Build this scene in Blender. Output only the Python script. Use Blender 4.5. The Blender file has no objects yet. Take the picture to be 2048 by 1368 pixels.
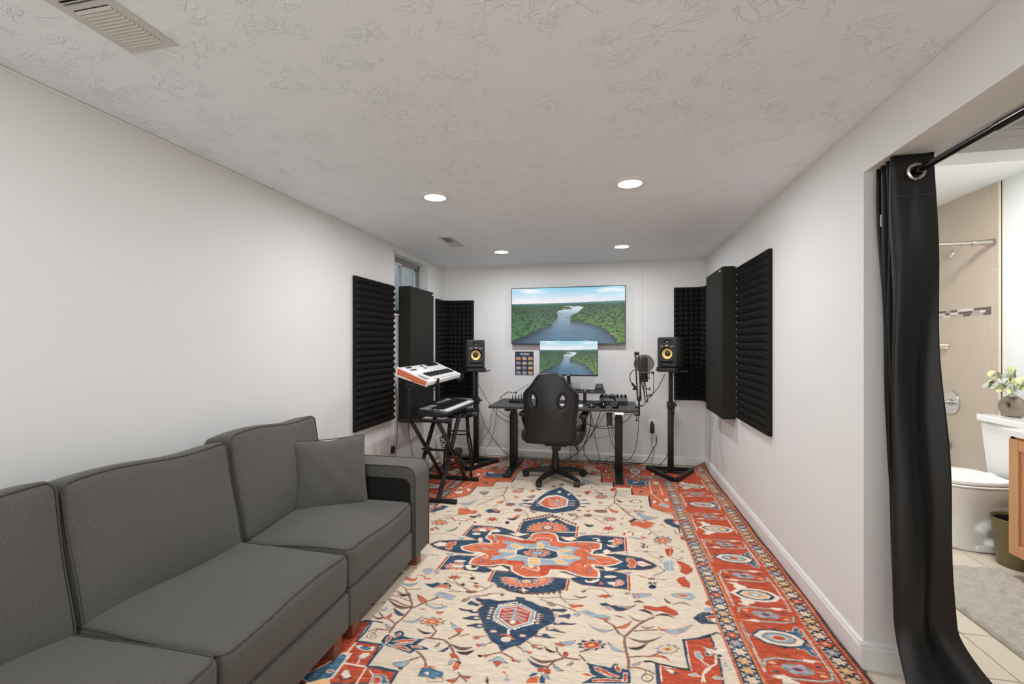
import bpy, bmesh, math, random
import numpy as np
from mathutils import Vector, Matrix, Euler
random.seed(7); rng = np.random.default_rng(7)
S = bpy.context.scene
PI = math.pi
# ---------------------------------------------------------------- camera, world, exposure
EYE = 1.262; YAW = math.radians(12.03)
cam_d = bpy.data.cameras.new('camera'); cam = bpy.data.objects.new('camera', cam_d); S.collection.objects.link(cam)
cam_d.sensor_width = 36; cam_d.lens = 16.0 * 910.0 / 910.2; cam_d.clip_start = .02; cam_d.clip_end = 100
cam_d.shift_y = (688 - 684) / 2048.0
cam.location = (0, 0, EYE); cam.rotation_euler = (PI / 2, 0, YAW); S.camera = cam
W = bpy.data.worlds.new('sky'); S.world = W; W.use_nodes = True
bg = W.node_tree.nodes['Background']; bg.inputs[0].default_value = (.78, .88, 1, 1); bg.inputs[1].default_value = 1.8
S.view_settings.view_transform = 'Standard'; S.view_settings.look = 'None'; S.view_settings.gamma = 1.0
S.view_settings.use_curve_mapping = False; S.view_settings.exposure = 0.0
S.cycles.max_bounces = 10; S.cycles.diffuse_bounces = 6; S.cycles.glossy_bounces = 3; S.cycles.caustics_reflective = False; S.cycles.caustics_refractive = False
S.cycles.sample_clamp_indirect = 6
COL = S.collection

def light(name, loc, power, size, rot=(0, 0, 0), shape='DISK', col=(1, 1.005, 1.035), sy=None, spread=PI):
    d = bpy.data.lights.new(name, 'AREA'); d.shape = shape; d.size = size; d.energy = power; d.color = col; d.spread = spread
    if sy: d.size_y = sy
    o = bpy.data.objects.new(name, d); o.location = loc; o.rotation_euler = rot; COL.objects.link(o); return o
LAMPS = [(-1.015, 2.56), (.112, 2.56), (-1.0, 4.21), (.112, 4.2)]
for i, (x, y) in enumerate(LAMPS): light('downlight_lamp', (x, y, 2.118), 10.0, .11)
# the room goes on behind the camera with the same lamps and, by the rear wall, a wide added fill light
for x, y in ((-1.0, .9), (.11, .9), (-1, -.8), (.11, -.8)): light('downlight_lamp', (x, y, 2.118), 4.0, .11)
light('rear_fill_light', (-.45, -1.86, 1.25), 26, 2.2, (PI / 2, 0, 0), 'RECTANGLE', sy=1.6)
light('bathroom_lamp', (1.95, 3.0, 2.37), 29, .35, col=(1, 1, 1.02))
light('hall_lamp', (1.9, .9, 2.11), 5, .2)

# ---------------------------------------------------------------- materials
MATS = {}
def lin(c):
    return tuple((v / 255 / 12.92) if v / 255 <= .04045 else ((v / 255 + .055) / 1.055) ** 2.4 for v in c)
def mat(name, rgb, rough=.6, metal=0, noise=0, nscale=30, bump=0, bscale=200, emit=0, spec=.5, coat=0, stretch=None, alpha=1, trans=0):
    if name in MATS: return MATS[name]
    m = bpy.data.materials.new(name); m.use_nodes = True; nt = m.node_tree; b = nt.nodes['Principled BSDF']
    c = (*lin(rgb), 1); b.inputs['Base Color'].default_value = c; b.inputs['Roughness'].default_value = rough
    b.inputs['Metallic'].default_value = metal; b.inputs['Specular IOR Level'].default_value = spec
    b.inputs['Coat Weight'].default_value = coat; b.inputs['Alpha'].default_value = alpha; b.inputs['Transmission Weight'].default_value = trans
    if emit: b.inputs['Emission Color'].default_value = c; b.inputs['Emission Strength'].default_value = emit
    tc = nt.nodes.new('ShaderNodeTexCoord'); out = tc.outputs['Object']
    if stretch:
        mp = nt.nodes.new('ShaderNodeMapping'); mp.inputs['Scale'].default_value = stretch; nt.links.new(out, mp.inputs[0]); out = mp.outputs[0]
    n = nt.nodes.new('ShaderNodeTexNoise'); n.inputs['Scale'].default_value = nscale; n.inputs['Detail'].default_value = 4; nt.links.new(out, n.inputs['Vector'])
    mx = nt.nodes.new('ShaderNodeMix'); mx.data_type = 'RGBA'; mx.inputs[6].default_value = tuple(v * (1 - noise) for v in c[:3]) + (1,)
    mx.inputs[7].default_value = tuple(min(1, v * (1 + noise)) for v in c[:3]) + (1,)
    nt.links.new(n.outputs['Fac'], mx.inputs[0]); nt.links.new(mx.outputs[2], b.inputs['Base Color'])
    if bump:
        n2 = nt.nodes.new('ShaderNodeTexNoise'); n2.inputs['Scale'].default_value = bscale; n2.inputs['Detail'].default_value = 3; nt.links.new(out, n2.inputs['Vector'])
        bp = nt.nodes.new('ShaderNodeBump'); bp.inputs['Strength'].default_value = bump; bp.inputs['Distance'].default_value = .004
        nt.links.new(n2.outputs['Fac'], bp.inputs['Height']); nt.links.new(bp.outputs[0], b.inputs['Normal'])
    MATS[name] = m; return m
WALL = mat('wall_paint', (228, 228, 226), .75, noise=.015, nscale=3, bump=.06, bscale=90, spec=.3)
TRIM = mat('trim_paint', (232, 232, 230), .4, noise=.01, spec=.4)
BLK = mat('black_plastic', (24, 24, 23), .45, noise=.1)
BMET = mat('black_metal', (18, 18, 18), .45, noise=.08, spec=.45)
RUB = mat('black_rubber', (26, 25, 25), .8, noise=.1)
GLOSS = mat('gloss_black', (14, 14, 14), .15, spec=.6)
CHR = mat('chrome', (215, 213, 210), .12, 1, noise=.02)
NICK = mat('brushed_nickel', (190, 184, 174), .28, 1, noise=.05, nscale=60)
WHT = mat('white_plastic', (232, 231, 228), .35, noise=.01)
PORC = mat('porcelain', (240, 240, 238), .12, noise=.005, coat=.4)
FOAM = mat('acoustic_foam', (36, 35, 33), .95, noise=.25, nscale=400, bump=.3, bscale=600, spec=.12)
TRAPF = mat('trap_fabric', (46, 45, 42), .92, noise=.12, nscale=500, bump=.15, bscale=800, spec=.12)
LEATH = mat('chair_leather', (34, 34, 33), .42, noise=.12, nscale=90, bump=.12, bscale=260, spec=.5)
DESKM = mat('desk_laminate', (62, 61, 59), .55, noise=.08, nscale=80, bump=.05)
GREY = mat('grey_plastic', (90, 89, 87), .5, noise=.05)
LEDM = mat('led_glow', (255, 255, 255), .4, emit=6)
LENS = mat('lamp_lens', (255, 253, 248), .4, emit=14)
TANW = mat('tan_wood', (214, 170, 118), .4, noise=.12, nscale=9, stretch=(1, 12, 1))
FOOT = mat('brown_wood', (128, 74, 48), .45, noise=.2, nscale=12, stretch=(8, 8, 1))
CABW = mat('maple_cabinet', (206, 152, 104), .4, noise=.08, nscale=6, stretch=(6, 6, .6))
CURT = mat('black_satin_curtain', (13, 13, 12), .45, noise=.1, nscale=40, bump=.1, bscale=900, spec=.45)
CURT.node_tree.nodes['Principled BSDF'].inputs['Sheen Weight'].default_value = 0

def fabric():
    m = bpy.data.materials.new('charcoal_weave'); m.use_nodes = True; nt = m.node_tree; b = nt.nodes['Principled BSDF']; L = nt.links
    b.inputs['Roughness'].default_value = .92; b.inputs['Specular IOR Level'].default_value = .2; b.inputs['Sheen Weight'].default_value = .12
    tc = nt.nodes.new('ShaderNodeTexCoord'); r = nt.nodes.new('ShaderNodeValToRGB'); el = r.color_ramp.elements
    el[0].position = .3; el[0].color = (*lin((66, 65, 62)), 1); el[1].position = .72; el[1].color = (*lin((112, 110, 105)), 1)
    acc = None
    for sc in ((260, 900, 260), (900, 260, 900)):
        mp = nt.nodes.new('ShaderNodeMapping'); mp.inputs['Scale'].default_value = sc; n = nt.nodes.new('ShaderNodeTexNoise'); n.inputs['Scale'].default_value = 1; n.inputs['Detail'].default_value = 2
        L.new(tc.outputs['Object'], mp.inputs[0]); L.new(mp.outputs[0], n.inputs['Vector'])
        if acc is None: acc = n.outputs['Fac']
        else:
            a = nt.nodes.new('ShaderNodeMath'); a.operation = 'ADD'; L.new(acc, a.inputs[0]); L.new(n.outputs['Fac'], a.inputs[1])
            h = nt.nodes.new('ShaderNodeMath'); h.operation = 'MULTIPLY'; h.inputs[1].default_value = .5; L.new(a.outputs[0], h.inputs[0]); acc = h.outputs[0]
    L.new(acc, r.inputs[0]); L.new(r.outputs[0], b.inputs['Base Color'])
    bp = nt.nodes.new('ShaderNodeBump'); bp.inputs['Strength'].default_value = .35; bp.inputs['Distance'].default_value = .002; L.new(acc, bp.inputs['Height']); L.new(bp.outputs[0], b.inputs['Normal'])
    return m
FAB = fabric()
WELT = mat('welt_fabric', (82, 80, 77), .9, noise=.15, nscale=500, spec=.2)

def ceiling_mat():
    m = bpy.data.materials.new('stomped_ceiling'); m.use_nodes = True; nt = m.node_tree; b = nt.nodes['Principled BSDF']; L = nt.links
    b.inputs['Base Color'].default_value = (*lin((234, 240, 243)), 1); b.inputs['Roughness'].default_value = .6; b.inputs['Specular IOR Level'].default_value = .35
    tc = nt.nodes.new('ShaderNodeTexCoord')
    w = nt.nodes.new('ShaderNodeTexNoise'); w.inputs['Scale'].default_value = 7; w.inputs['Detail'].default_value = 2
    L.new(tc.outputs['Object'], w.inputs['Vector'])
    mx = nt.nodes.new('ShaderNodeMix'); mx.data_type = 'VECTOR'; mx.inputs[0].default_value = .12
    L.new(tc.outputs['Object'], mx.inputs[4]); L.new(w.outputs['Color'], mx.inputs[5])
    # slap-brush fans: ridges that run outward from scattered centres
    def fan(scale, seed, kang, krad, width):
        off = nt.nodes.new('ShaderNodeVectorMath'); off.operation = 'ADD'; off.inputs[1].default_value = (seed, seed*1.7, 0); L.new(mx.outputs[1], off.inputs[0])
        vo = nt.nodes.new('ShaderNodeTexVoronoi'); vo.voronoi_dimensions = '2D'; vo.inputs['Scale'].default_value = scale; L.new(off.outputs[0], vo.inputs['Vector'])
        d = nt.nodes.new('ShaderNodeVectorMath'); d.operation = 'SUBTRACT'; L.new(off.outputs[0], d.inputs[0]); L.new(vo.outputs['Position'], d.inputs[1])
        sp = nt.nodes.new('ShaderNodeSeparateXYZ'); L.new(d.outputs[0], sp.inputs[0])
        an = nt.nodes.new('ShaderNodeMath'); an.operation = 'ARCTAN2'; L.new(sp.outputs[1], an.inputs[0]); L.new(sp.outputs[0], an.inputs[1])
        am = nt.nodes.new('ShaderNodeMath'); am.operation = 'MULTIPLY'; am.inputs[1].default_value = kang; L.new(an.outputs[0], am.inputs[0])
        rm = nt.nodes.new('ShaderNodeMath'); rm.operation = 'MULTIPLY'; rm.inputs[1].default_value = krad; L.new(vo.outputs['Distance'], rm.inputs[0])
        cb = nt.nodes.new('ShaderNodeCombineXYZ'); L.new(am.outputs[0], cb.inputs[0]); L.new(rm.outputs[0], cb.inputs[1]); L.new(vo.outputs['Color'], cb.inputs[2])
        n = nt.nodes.new('ShaderNodeTexNoise'); n.inputs['Scale'].default_value = 1; n.inputs['Detail'].default_value = 3; n.inputs['Distortion'].default_value = .6; L.new(cb.outputs[0], n.inputs['Vector'])
        s1 = nt.nodes.new('ShaderNodeMath'); s1.operation = 'SUBTRACT'; s1.inputs[1].default_value = .5; L.new(n.outputs['Fac'], s1.inputs[0])
        ab = nt.nodes.new('ShaderNodeMath'); ab.operation = 'ABSOLUTE'; L.new(s1.outputs[0], ab.inputs[0])
        mr = nt.nodes.new('ShaderNodeMapRange'); mr.inputs[1].default_value = 0; mr.inputs[2].default_value = width; mr.inputs[3].default_value = 1; mr.inputs[4].default_value = 0; L.new(ab.outputs[0], mr.inputs[0])
        ms = nt.nodes.new('ShaderNodeMapRange'); ms.interpolation_type = 'SMOOTHSTEP'; ms.inputs[1].default_value = .12; ms.inputs[2].default_value = .3; L.new(vo.outputs['Distance'], ms.inputs[0])
        k = nt.nodes.new('ShaderNodeTexNoise'); k.inputs['Scale'].default_value = 9; k.inputs['Detail'].default_value = 2; L.new(off.outputs[0], k.inputs['Vector'])
        kr = nt.nodes.new('ShaderNodeMapRange'); kr.inputs[1].default_value = .50; kr.inputs[2].default_value = .66; L.new(k.outputs['Fac'], kr.inputs[0])
        f = nt.nodes.new('ShaderNodeMath'); f.operation = 'MULTIPLY'; L.new(mr.outputs[0], f.inputs[0]); L.new(kr.outputs[0], f.inputs[1])
        g = nt.nodes.new('ShaderNodeMath'); g.operation = 'MULTIPLY'; L.new(f.outputs[0], g.inputs[0]); L.new(ms.outputs[0], g.inputs[1]); return g
    f1 = fan(4.2, 0, 3.2, 5, .05); f2 = fan(6.5, 5.3, 2.6, 6, .05)
    f = nt.nodes.new('ShaderNodeMath'); f.operation = 'MAXIMUM'; L.new(f1.outputs[0], f.inputs[0]); L.new(f2.outputs[0], f.inputs[1])
    fn = nt.nodes.new('ShaderNodeTexNoise'); fn.inputs['Scale'].default_value = 70; fn.inputs['Detail'].default_value = 4; L.new(tc.outputs['Object'], fn.inputs['Vector'])
    ad = nt.nodes.new('ShaderNodeMath'); ad.operation = 'MULTIPLY_ADD'; ad.inputs[1].default_value = .22; L.new(fn.outputs['Fac'], ad.inputs[0]); L.new(f.outputs[0], ad.inputs[2])
    bp = nt.nodes.new('ShaderNodeBump'); bp.inputs['Strength'].default_value = .58; bp.inputs['Distance'].default_value = .005; L.new(ad.outputs[0], bp.inputs['Height']); L.new(bp.outputs[0], b.inputs['Normal'])
    return m
CEIL = ceiling_mat()
def tile_mat(name, a, bcol, rough=.35):
    m = mat(name, a, rough, noise=0, bump=.05, bscale=60)
    nt = m.node_tree; n = [x for x in nt.nodes if x.type == 'TEX_NOISE'][0]; n.inputs['Scale'].default_value = 5; n.inputs['Detail'].default_value = 6
    mx = [x for x in nt.nodes if x.type == 'MIX'][0]; mx.inputs[6].default_value = (*lin(a), 1); mx.inputs[7].default_value = (*lin(bcol), 1); return m
FTILE = tile_mat('floor_tile_glaze', (218, 208, 192), (206, 193, 174))
WTILE = tile_mat('wall_tile_glaze', (196, 181, 165), (186, 170, 153), .4)
GROUT = mat('grout', (222, 212, 198), .9, noise=.04)
FGROUT = mat('floor_grout', (178, 166, 148), .9, noise=.04)

# ---------------------------------------------------------------- mesh helpers
class MB:
    def __init__(s): s.v = []; s.f = []; s.mi = []
    def add(s, vs, fs, M=None, mi=0):
        n = len(s.v)
        for p in vs: s.v.append(tuple(M @ Vector(p)) if M is not None else tuple(p))
        for f in fs: s.f.append(tuple(i + n for i in f)); s.mi.append(mi)
        return s
    def box(s, lo, hi, M=None, mi=0, b=0):
        x0, y0, z0 = lo; x1, y1, z1 = hi
        if b <= 0:
            vs = [(x0,y0,z0),(x1,y0,z0),(x1,y1,z0),(x0,y1,z0),(x0,y0,z1),(x1,y0,z1),(x1,y1,z1),(x0,y1,z1)]
            return s.add(vs, [(0,3,2,1),(4,5,6,7),(0,1,5,4),(1,2,6,5),(2,3,7,6),(3,0,4,7)], M, mi)
        bm = bmesh.new(); bmesh.ops.create_cube(bm, size=1)
        for v in bm.verts: v.co = Vector(((x0+x1)/2 + v.co.x*(x1-x0), (y0+y1)/2 + v.co.y*(y1-y0), (z0+z1)/2 + v.co.z*(z1-z0)))
        bmesh.ops.bevel(bm, geom=bm.edges[:], offset=b, segments=2, profile=.5, affect='EDGES', clamp_overlap=True)
        bm.verts.index_update(); s.add([v.co[:] for v in bm.verts], [[v.index for v in f.verts] for f in bm.faces], M, mi); bm.free(); return s
    def cyl(s, a, b, r, r2=None, n=12, mi=0, cap=True, M=None):
        a = Vector(a); b = Vector(b); d = (b - a)
        q = d.to_track_quat('Z', 'Y').to_matrix(); r2 = r if r2 is None else r2
        vs = [a + q @ Vector((r*math.cos(2*PI*i/n), r*math.sin(2*PI*i/n), 0)) for i in range(n)] + [b + q @ Vector((r2*math.cos(2*PI*i/n), r2*math.sin(2*PI*i/n), 0)) for i in range(n)]
        fs = [(i, (i+1) % n, n+(i+1) % n, n+i) for i in range(n)]
        if cap: fs += [tuple(range(n))[::-1], tuple(range(n, 2*n))]
        return s.add(vs, fs, M, mi)
    def tube(s, pts, r, n=6, mi=0, smooth=True, closed=False, M=None):
        P = [Vector(p) for p in pts]
        if smooth and len(P) > 2:
            Q = []; m = len(P); rg = m if closed else m - 1
            for i in range(rg):
                p0 = P[(i-1) % m] if closed or i > 0 else P[0]; p1 = P[i]; p2 = P[(i+1) % m]; p3 = P[(i+2) % m] if closed or i + 2 < m else P[-1]
                for k in range(4):
                    t = k/4; Q.append(.5*((2*p1) + (p2-p0)*t + (2*p0-5*p1+4*p2-p3)*t*t + (3*p1-p0-3*p2+p3)*t**3))
            if not closed: Q.append(P[-1])
            P = Q
        m = len(P); vs = []; up = None
        for i in range(m):
            d = (P[(i+1) % m] - P[i-1]) if closed else (P[min(i+1, m-1)] - P[max(i-1, 0)])
            d = d.normalized() if d.length > 1e-9 else Vector((0, 0, 1))
            if up is None: up = d.orthogonal().normalized()
            up = (up - d * up.dot(d)); up = up.normalized() if up.length > 1e-6 else d.orthogonal().normalized()
            w = d.cross(up)
            for k in range(n):
                a = 2*PI*k/n; vs.append(P[i] + up*r*math.cos(a) + w*r*math.sin(a))
        fs = []
        for i in range(m if closed else m-1):
            j = (i+1) % m
            for k in range(n): fs.append((i*n+k, i*n+(k+1) % n, j*n+(k+1) % n, j*n+k))
        if not closed: fs += [tuple(range(n))[::-1], tuple(range((m-1)*n, m*n))]
        return s.add(vs, fs, M, mi)
    def lathe(s, prof, c=(0, 0, 0), n=24, M=None, mi=0, sx=1, sy=1, cap=True):
        vs = []; m = len(prof)
        for r, z in prof:
            for k in range(n): vs.append((c[0] + sx*r*math.cos(2*PI*k/n), c[1] + sy*r*math.sin(2*PI*k/n), c[2] + z))
        fs = [(i*n+k, i*n+(k+1) % n, (i+1)*n+(k+1) % n, (i+1)*n+k) for i in range(m-1) for k in range(n)]
        if cap: fs += [tuple(range(n))[::-1], tuple(range((m-1)*n, m*n))]
        return s.add(vs, fs, M, mi)
    def prism(s, poly, ax, a, b, M=None, mi=0):
        # poly: 2-D outline; ax: axis of extrusion; a, b: its ends
        def q(p, t): return (t, p[0], p[1]) if ax == 'x' else (p[0], t, p[1]) if ax == 'y' else (p[0], p[1], t)
        n = len(poly); vs = [q(p, a) for p in poly] + [q(p, b) for p in poly]
        return s.add(vs, [tuple(range(n))[::-1], tuple(range(n, 2*n))] + [(i, (i+1) % n, n+(i+1) % n, n+i) for i in range(n)], M, mi)
    def grid(s, P, mi=0, M=None, closed_u=False):
        # P[i][j] points
        a = len(P); b = len(P[0]); vs = [p for r in P for p in r]
        return s.add(vs, [(i*b+j, i*b+(j+1) % b, (i+1)*b+(j+1) % b, (i+1)*b+j) for i in range(a-1) for j in range(b if closed_u else b-1)], M, mi)
    def build(s, name, mats, parent=None, smooth=False, local=False, bevel=0, fix=True):
        me = bpy.data.meshes.new(name); vs = s.v
        if parent is not None and not local:
            Mi = WM(parent).inverted(); vs = [tuple(Mi @ Vector(p)) for p in s.v]
        me.from_pydata(vs, [], s.f)
        if not isinstance(mats, (list, tuple)): mats = [mats]
        for m in mats: me.materials.append(m)
        if len(mats) > 1: me.polygons.foreach_set('material_index', s.mi)
        me.update()
        if fix:
            bm = bmesh.new(); bm.from_mesh(me); bmesh.ops.recalc_face_normals(bm, faces=bm.faces[:])
            if bevel: bmesh.ops.bevel(bm, geom=bm.edges[:], offset=bevel, segments=1, affect='EDGES', clamp_overlap=True)
            bm.to_mesh(me); bm.free()
        if smooth:
            me.shade_smooth()
            if smooth != 'all':
                try: me.set_sharp_from_angle(angle=math.radians(40))
                except Exception: pass
        o = bpy.data.objects.new(name, me); COL.objects.link(o)
        if parent is not None: o.parent = parent
        return o
ROOTM = {}
def WM(o):
    M = Matrix.Identity(4)
    while o is not None:
        M = Matrix.LocRotScale(o.location, o.rotation_euler, o.scale) @ M; o = o.parent
    return M
def tag(o, label=None, cat=None, group=None, kind=None):
    if label: o['label'] = label
    if cat: o['category'] = cat
    if group: o['group'] = group
    if kind: o['kind'] = kind
    return o
def thing(name, label, cat, loc=(0, 0, 0), rotz=0, group=None):
    o = bpy.data.objects.new(name, None); o.empty_display_size = .05; COL.objects.link(o); o.location = loc; o.rotation_euler = (0, 0, rotz); return tag(o, label, cat, group)
def struct(name, mb, m, parent=None, **k):
    o = mb.build(name, m, parent, **k); o['kind'] = 'structure'; return o
def dup(root, loc, rotz=0, label=None, group=None, parent=None):
    r = root.copy(); COL.objects.link(r); r.location = loc; r.rotation_euler = (0, 0, rotz)
    if label: r['label'] = label
    if group: r['group'] = group
    def rec(a, b):
        for ch in list(a.children):
            c = ch.copy(); COL.objects.link(c); c.parent = b; rec(ch, c)
    rec(root, r); return r
def at(px, py, Y):
    # point of the plane y = Y that the measured ray of the photograph hits
    a = (px - 1024) / 910; b = -(py - 688) / 910; c, s = math.cos(YAW), math.sin(YAW)
    rx, ry = c*a - s, s*a + c; t = Y / ry; return Vector((rx*t, Y, EYE + b*t))
def plate(name, outer, holes, thick, m, parent, M, bevel=.004, cuts=0, fn=None, smooth=True, sub=0):
    # outline with holes given in a plane (x, z), thickness along y; cut into a lattice so fn can bend it
    cu = bpy.data.curves.new('tmp', 'CURVE'); cu.dimensions = '2D'; cu.fill_mode = 'BOTH'
    for pts in [outer] + holes:
        sp = cu.splines.new('POLY'); sp.points.add(len(pts)-1); sp.use_cyclic_u = True
        for p, q in zip(sp.points, pts): p.co = (q[0], q[1], 0, 1)
    cu.offset = -bevel; cu.extrude = max(thick/2 - bevel, .0005); cu.bevel_depth = bevel; cu.bevel_resolution = 2
    o = bpy.data.objects.new('tmp', cu); me = bpy.data.meshes.new_from_object(o); bpy.data.objects.remove(o); bpy.data.curves.remove(cu)
    bm = bmesh.new(); bm.from_mesh(me); bmesh.ops.remove_doubles(bm, verts=bm.verts[:], dist=1e-5)
    if cuts:
        xs = [q[0] for q in outer]; zs = [q[1] for q in outer]
        for k in range(1, cuts):
            for ax, lo, hi in ((0, min(xs), max(xs)), (1, min(zs), max(zs))):
                co = [0, 0, 0]; no = [0, 0, 0]; co[ax] = lo + (hi-lo)*k/cuts; no[ax] = 1
                bmesh.ops.bisect_plane(bm, geom=bm.verts[:]+bm.edges[:]+bm.faces[:], plane_co=co, plane_no=no)
    for v in bm.verts:
        x, z, y = v.co; p = Vector((x, y, z))
        if fn: p = Vector(fn(p.x, p.y, p.z))
        v.co = M @ p
    bmesh.ops.recalc_face_normals(bm, faces=bm.faces[:]); bm.to_mesh(me); bm.free()
    Mi = WM(parent).inverted() if parent is not None else Matrix.Identity(4); me.transform(Mi)
    me.materials.clear(); me.materials.append(m)
    if smooth:
        me.shade_smooth(); me.set_sharp_from_angle(angle=math.radians(45))
    me.name = name; ob = bpy.data.objects.new(name, me); COL.objects.link(ob); ob.parent = parent; return ob
def text_mesh(name, s, size, m, parent, M, depth=.0004, align='CENTER'):
    cu = bpy.data.curves.new('tmp', 'FONT'); cu.body = s; cu.size = size; cu.extrude = depth; cu.align_x = align; cu.align_y = 'CENTER'
    o = bpy.data.objects.new('tmp', cu); me = bpy.data.meshes.new_from_object(o); bpy.data.objects.remove(o); bpy.data.curves.remove(cu)
    me.transform(M); Mi = WM(parent).inverted(); me.transform(Mi); me.materials.clear(); me.materials.append(m); me.name = name
    ob = bpy.data.objects.new(name, me); COL.objects.link(ob); ob.parent = parent; return ob
def rrect(x0, y0, x1, y1, r, n=5):
    P = []
    for cx, cy, a in ((x1-r, y1-r, 0), (x0+r, y1-r, PI/2), (x0+r, y0+r, PI), (x1-r, y0+r, 1.5*PI)):
        for k in range(n+1): P.append((cx + r*math.cos(a + k*PI/2/n), cy + r*math.sin(a + k*PI/2/n)))
    return P
def soft_box(dx, dy, dz, r, bul=(0, 0, 0), n=10, fn=None):
    # puffy box about the origin
    mb = MB(); h = (dx/2, dy/2, dz/2); seen = {}
    for ax in range(3):
        for sg in (-1, 1):
            u, v = [(1, 2), (0, 2), (0, 1)][ax]; P = []
            for i in range(n+1):
                row = []
                for j in range(n+1):
                    # denser near the rim
                    a = math.sin((i/n-.5)*PI); b = math.sin((j/n-.5)*PI); p = [0, 0, 0]; p[ax] = sg*h[ax]; p[u] = a*h[u]; p[v] = b*h[v]
                    inn = [max(-(h[k]-r), min(h[k]-r, p[k])) for k in range(3)]
                    d = Vector([p[k]-inn[k] for k in range(3)])
                    if d.length > 1e-9: d = d.normalized()*r
                    q = [inn[k]+d[k] for k in range(3)]
                    for k in range(3):
                        o1, o2 = [(1, 2), (0, 2), (0, 1)][k]
                        w = max(0, 1-(q[o1]/h[o1])**2)*max(0, 1-(q[o2]/h[o2])**2); q[k] += bul[k]*w*q[k]/h[k]
                    row.append(tuple(q) if not fn else tuple(fn(*q)))
                P.append(row)
            mb.grid(P)
    return mb
def merge(o, d=1e-4):
    bm = bmesh.new(); bm.from_mesh(o.data); bmesh.ops.remove_doubles(bm, verts=bm.verts[:], dist=d); bmesh.ops.recalc_face_normals(bm, faces=bm.faces[:]); bm.to_mesh(o.data); bm.free(); return o
T = Matrix.Translation
def RZ(a): return Matrix.Rotation(a, 4, 'Z')
def RX(a): return Matrix.Rotation(a, 4, 'X')
def RY(a): return Matrix.Rotation(a, 4, 'Y')

# ---------------------------------------------------------------- room shell
XL, XR, YB, H = -1.876, .971, 5.015, 2.14
YF = -1.9
mb = MB()   # wall with the small high window cut out
wy0, wy1, wz0, wz1 = 3.742, 4.535, 1.52, 2.095
for lo, hi in (((XL-.24, YF, 0), (XL, wy0, H)), ((XL-.24, wy1, 0), (XL, YB, H)), ((XL-.24, wy0, 0), (XL, wy1, wz0)), ((XL-.24, wy0, wz1), (XL, wy1, H))): mb.box(lo, hi)
struct('wall_left', mb, WALL)
struct('wall_back', MB().box((XL-.24, YB, 0), (XR+.15, YB+.12, H+.3)), WALL)
mb = MB().box((XR, 2.02, 0), (XR+.15, YB, 2.45)).box((XR, .45, 1.931), (XR+.15, 2.02, 2.45)).box((XR, YF, 0), (XR+.15, .45, 2.45))
struct('wall_right', mb, WALL)
struct('wall_front', MB().box((XL-.24, YF-.12, 0), (3.1, YF, 2.45)), WALL)
struct('ceiling', MB().box((XL-.24, YF, H), (XR, YB, H+.1)), CEIL)
struct('floor', MB().box((XL-.24, YF-.1, -.08), (XR+.15, YB+.1, -.006)), mat('subfloor_tile', (205, 193, 172), .5, noise=.05))
# caulk line along the ceiling
struct('trim_1', MB().tube([(XL+.004, YF+.02, H-.004), (XL+.004, 2, H-.006), (XL+.004, YB, H-.004)], .005, 5, smooth=False), TRIM)
struct('trim_2', MB().tube([(XR-.003, YF+.02, H-.003), (XR-.003, YB, H-.003)], .003, 5, smooth=False), TRIM)
def baseboard(name, a, b, nx, ny, h=.092, t=.014):
    prof = [(0, 0), (t, 0), (t, h*.78), (t*.65, h*.82), (t*.75, h*.9), (t*.3, h*.97), (0, h)]
    mb = MB(); a = Vector(a); b = Vector(b); nrm = Vector((nx, ny, 0)); n = len(prof)
    vs = [a + nrm*p[0] + Vector((0, 0, p[1])) for p in prof] + [b + nrm*p[0] + Vector((0, 0, p[1])) for p in prof]
    mb.add(vs, [tuple(range(n))[::-1], tuple(range(n, 2*n))] + [(i, (i+1) % n, n+(i+1) % n, n+i) for i in range(n)])
    return struct(name, mb, TRIM)
baseboard('baseboard_left', (XL, YF, 0), (XL, YB, 0), 1, 0, .085)
baseboard('baseboard_back', (XL, YB, 0), (XR, YB, 0), 0, -1, .085)
baseboard('baseboard_right', (XR, 2.02, 0), (XR, YB, 0), -1, 0, .105)
baseboard('baseboard_jamb', (XR-.014, 2.02, 0), (XR+.15, 2.02, 0), 0, -1, .105)
# hall and bathroom shell
X1 = 2.65; YE = 2.05
mb = MB().box((XR+.15, 2.05, 0), (1.202, 2.16, 2.45)).box((1.202, 2.05, 2.03), (2.02, 2.16, 2.45)).box((2.02, 2.05, 0), (3.1, 2.16, 2.45))
struct('wall_hall_end', mb, WALL)
struct('wall_hall_side', MB().box((3.0, YF, 0), (3.1, 2.05, 2.45)), WALL)
struct('ceiling_hall', MB().box((XR+.15, YF, 2.14), (3.0, 2.05, 2.2)), WALL)
mb = MB().box((1.202, 2.04, 0), (1.217, 2.17, 2.0)).box((2.0, 2.04, 0), (2.02, 2.17, 2.0)).box((1.202, 2.04, 1.985), (2.02, 2.17, 2.03))
door = struct('door_1', mb, TRIM)
mb = MB()
for x0, x1 in ((1.135, 1.206), (2.02, 2.09)): mb.box((x0, 2.036, 0), (x1, 2.05, 1.985)).box((x0+.01, 2.03, 0), (x1-.03, 2.036, 1.985))
mb.box((1.135, 2.036, 1.992), (2.09, 2.05, 2.062)).box((1.135, 2.03, 2.03), (2.09, 2.036, 2.055)).box((1.135, 2.026, 2.056), (2.09, 2.036, 2.066))
struct('door_casing', mb, TRIM, door)
struct('wall_bathroom', MB().box((X1+.008, 2.16, 0), (X1+.1, 4.65, 2.45)), mat('bath_paint', (226, 229, 226), .6, noise=.01))
struct('wall_bathroom_back', MB().box((XR+.15, 4.55, 0), (X1+.1, 4.65, 2.45)), WALL)
struct('ceiling_bathroom', MB().box((XR+.15, 2.16, 2.39), (X1+.1, 4.65, 2.45)), WALL)
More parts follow.
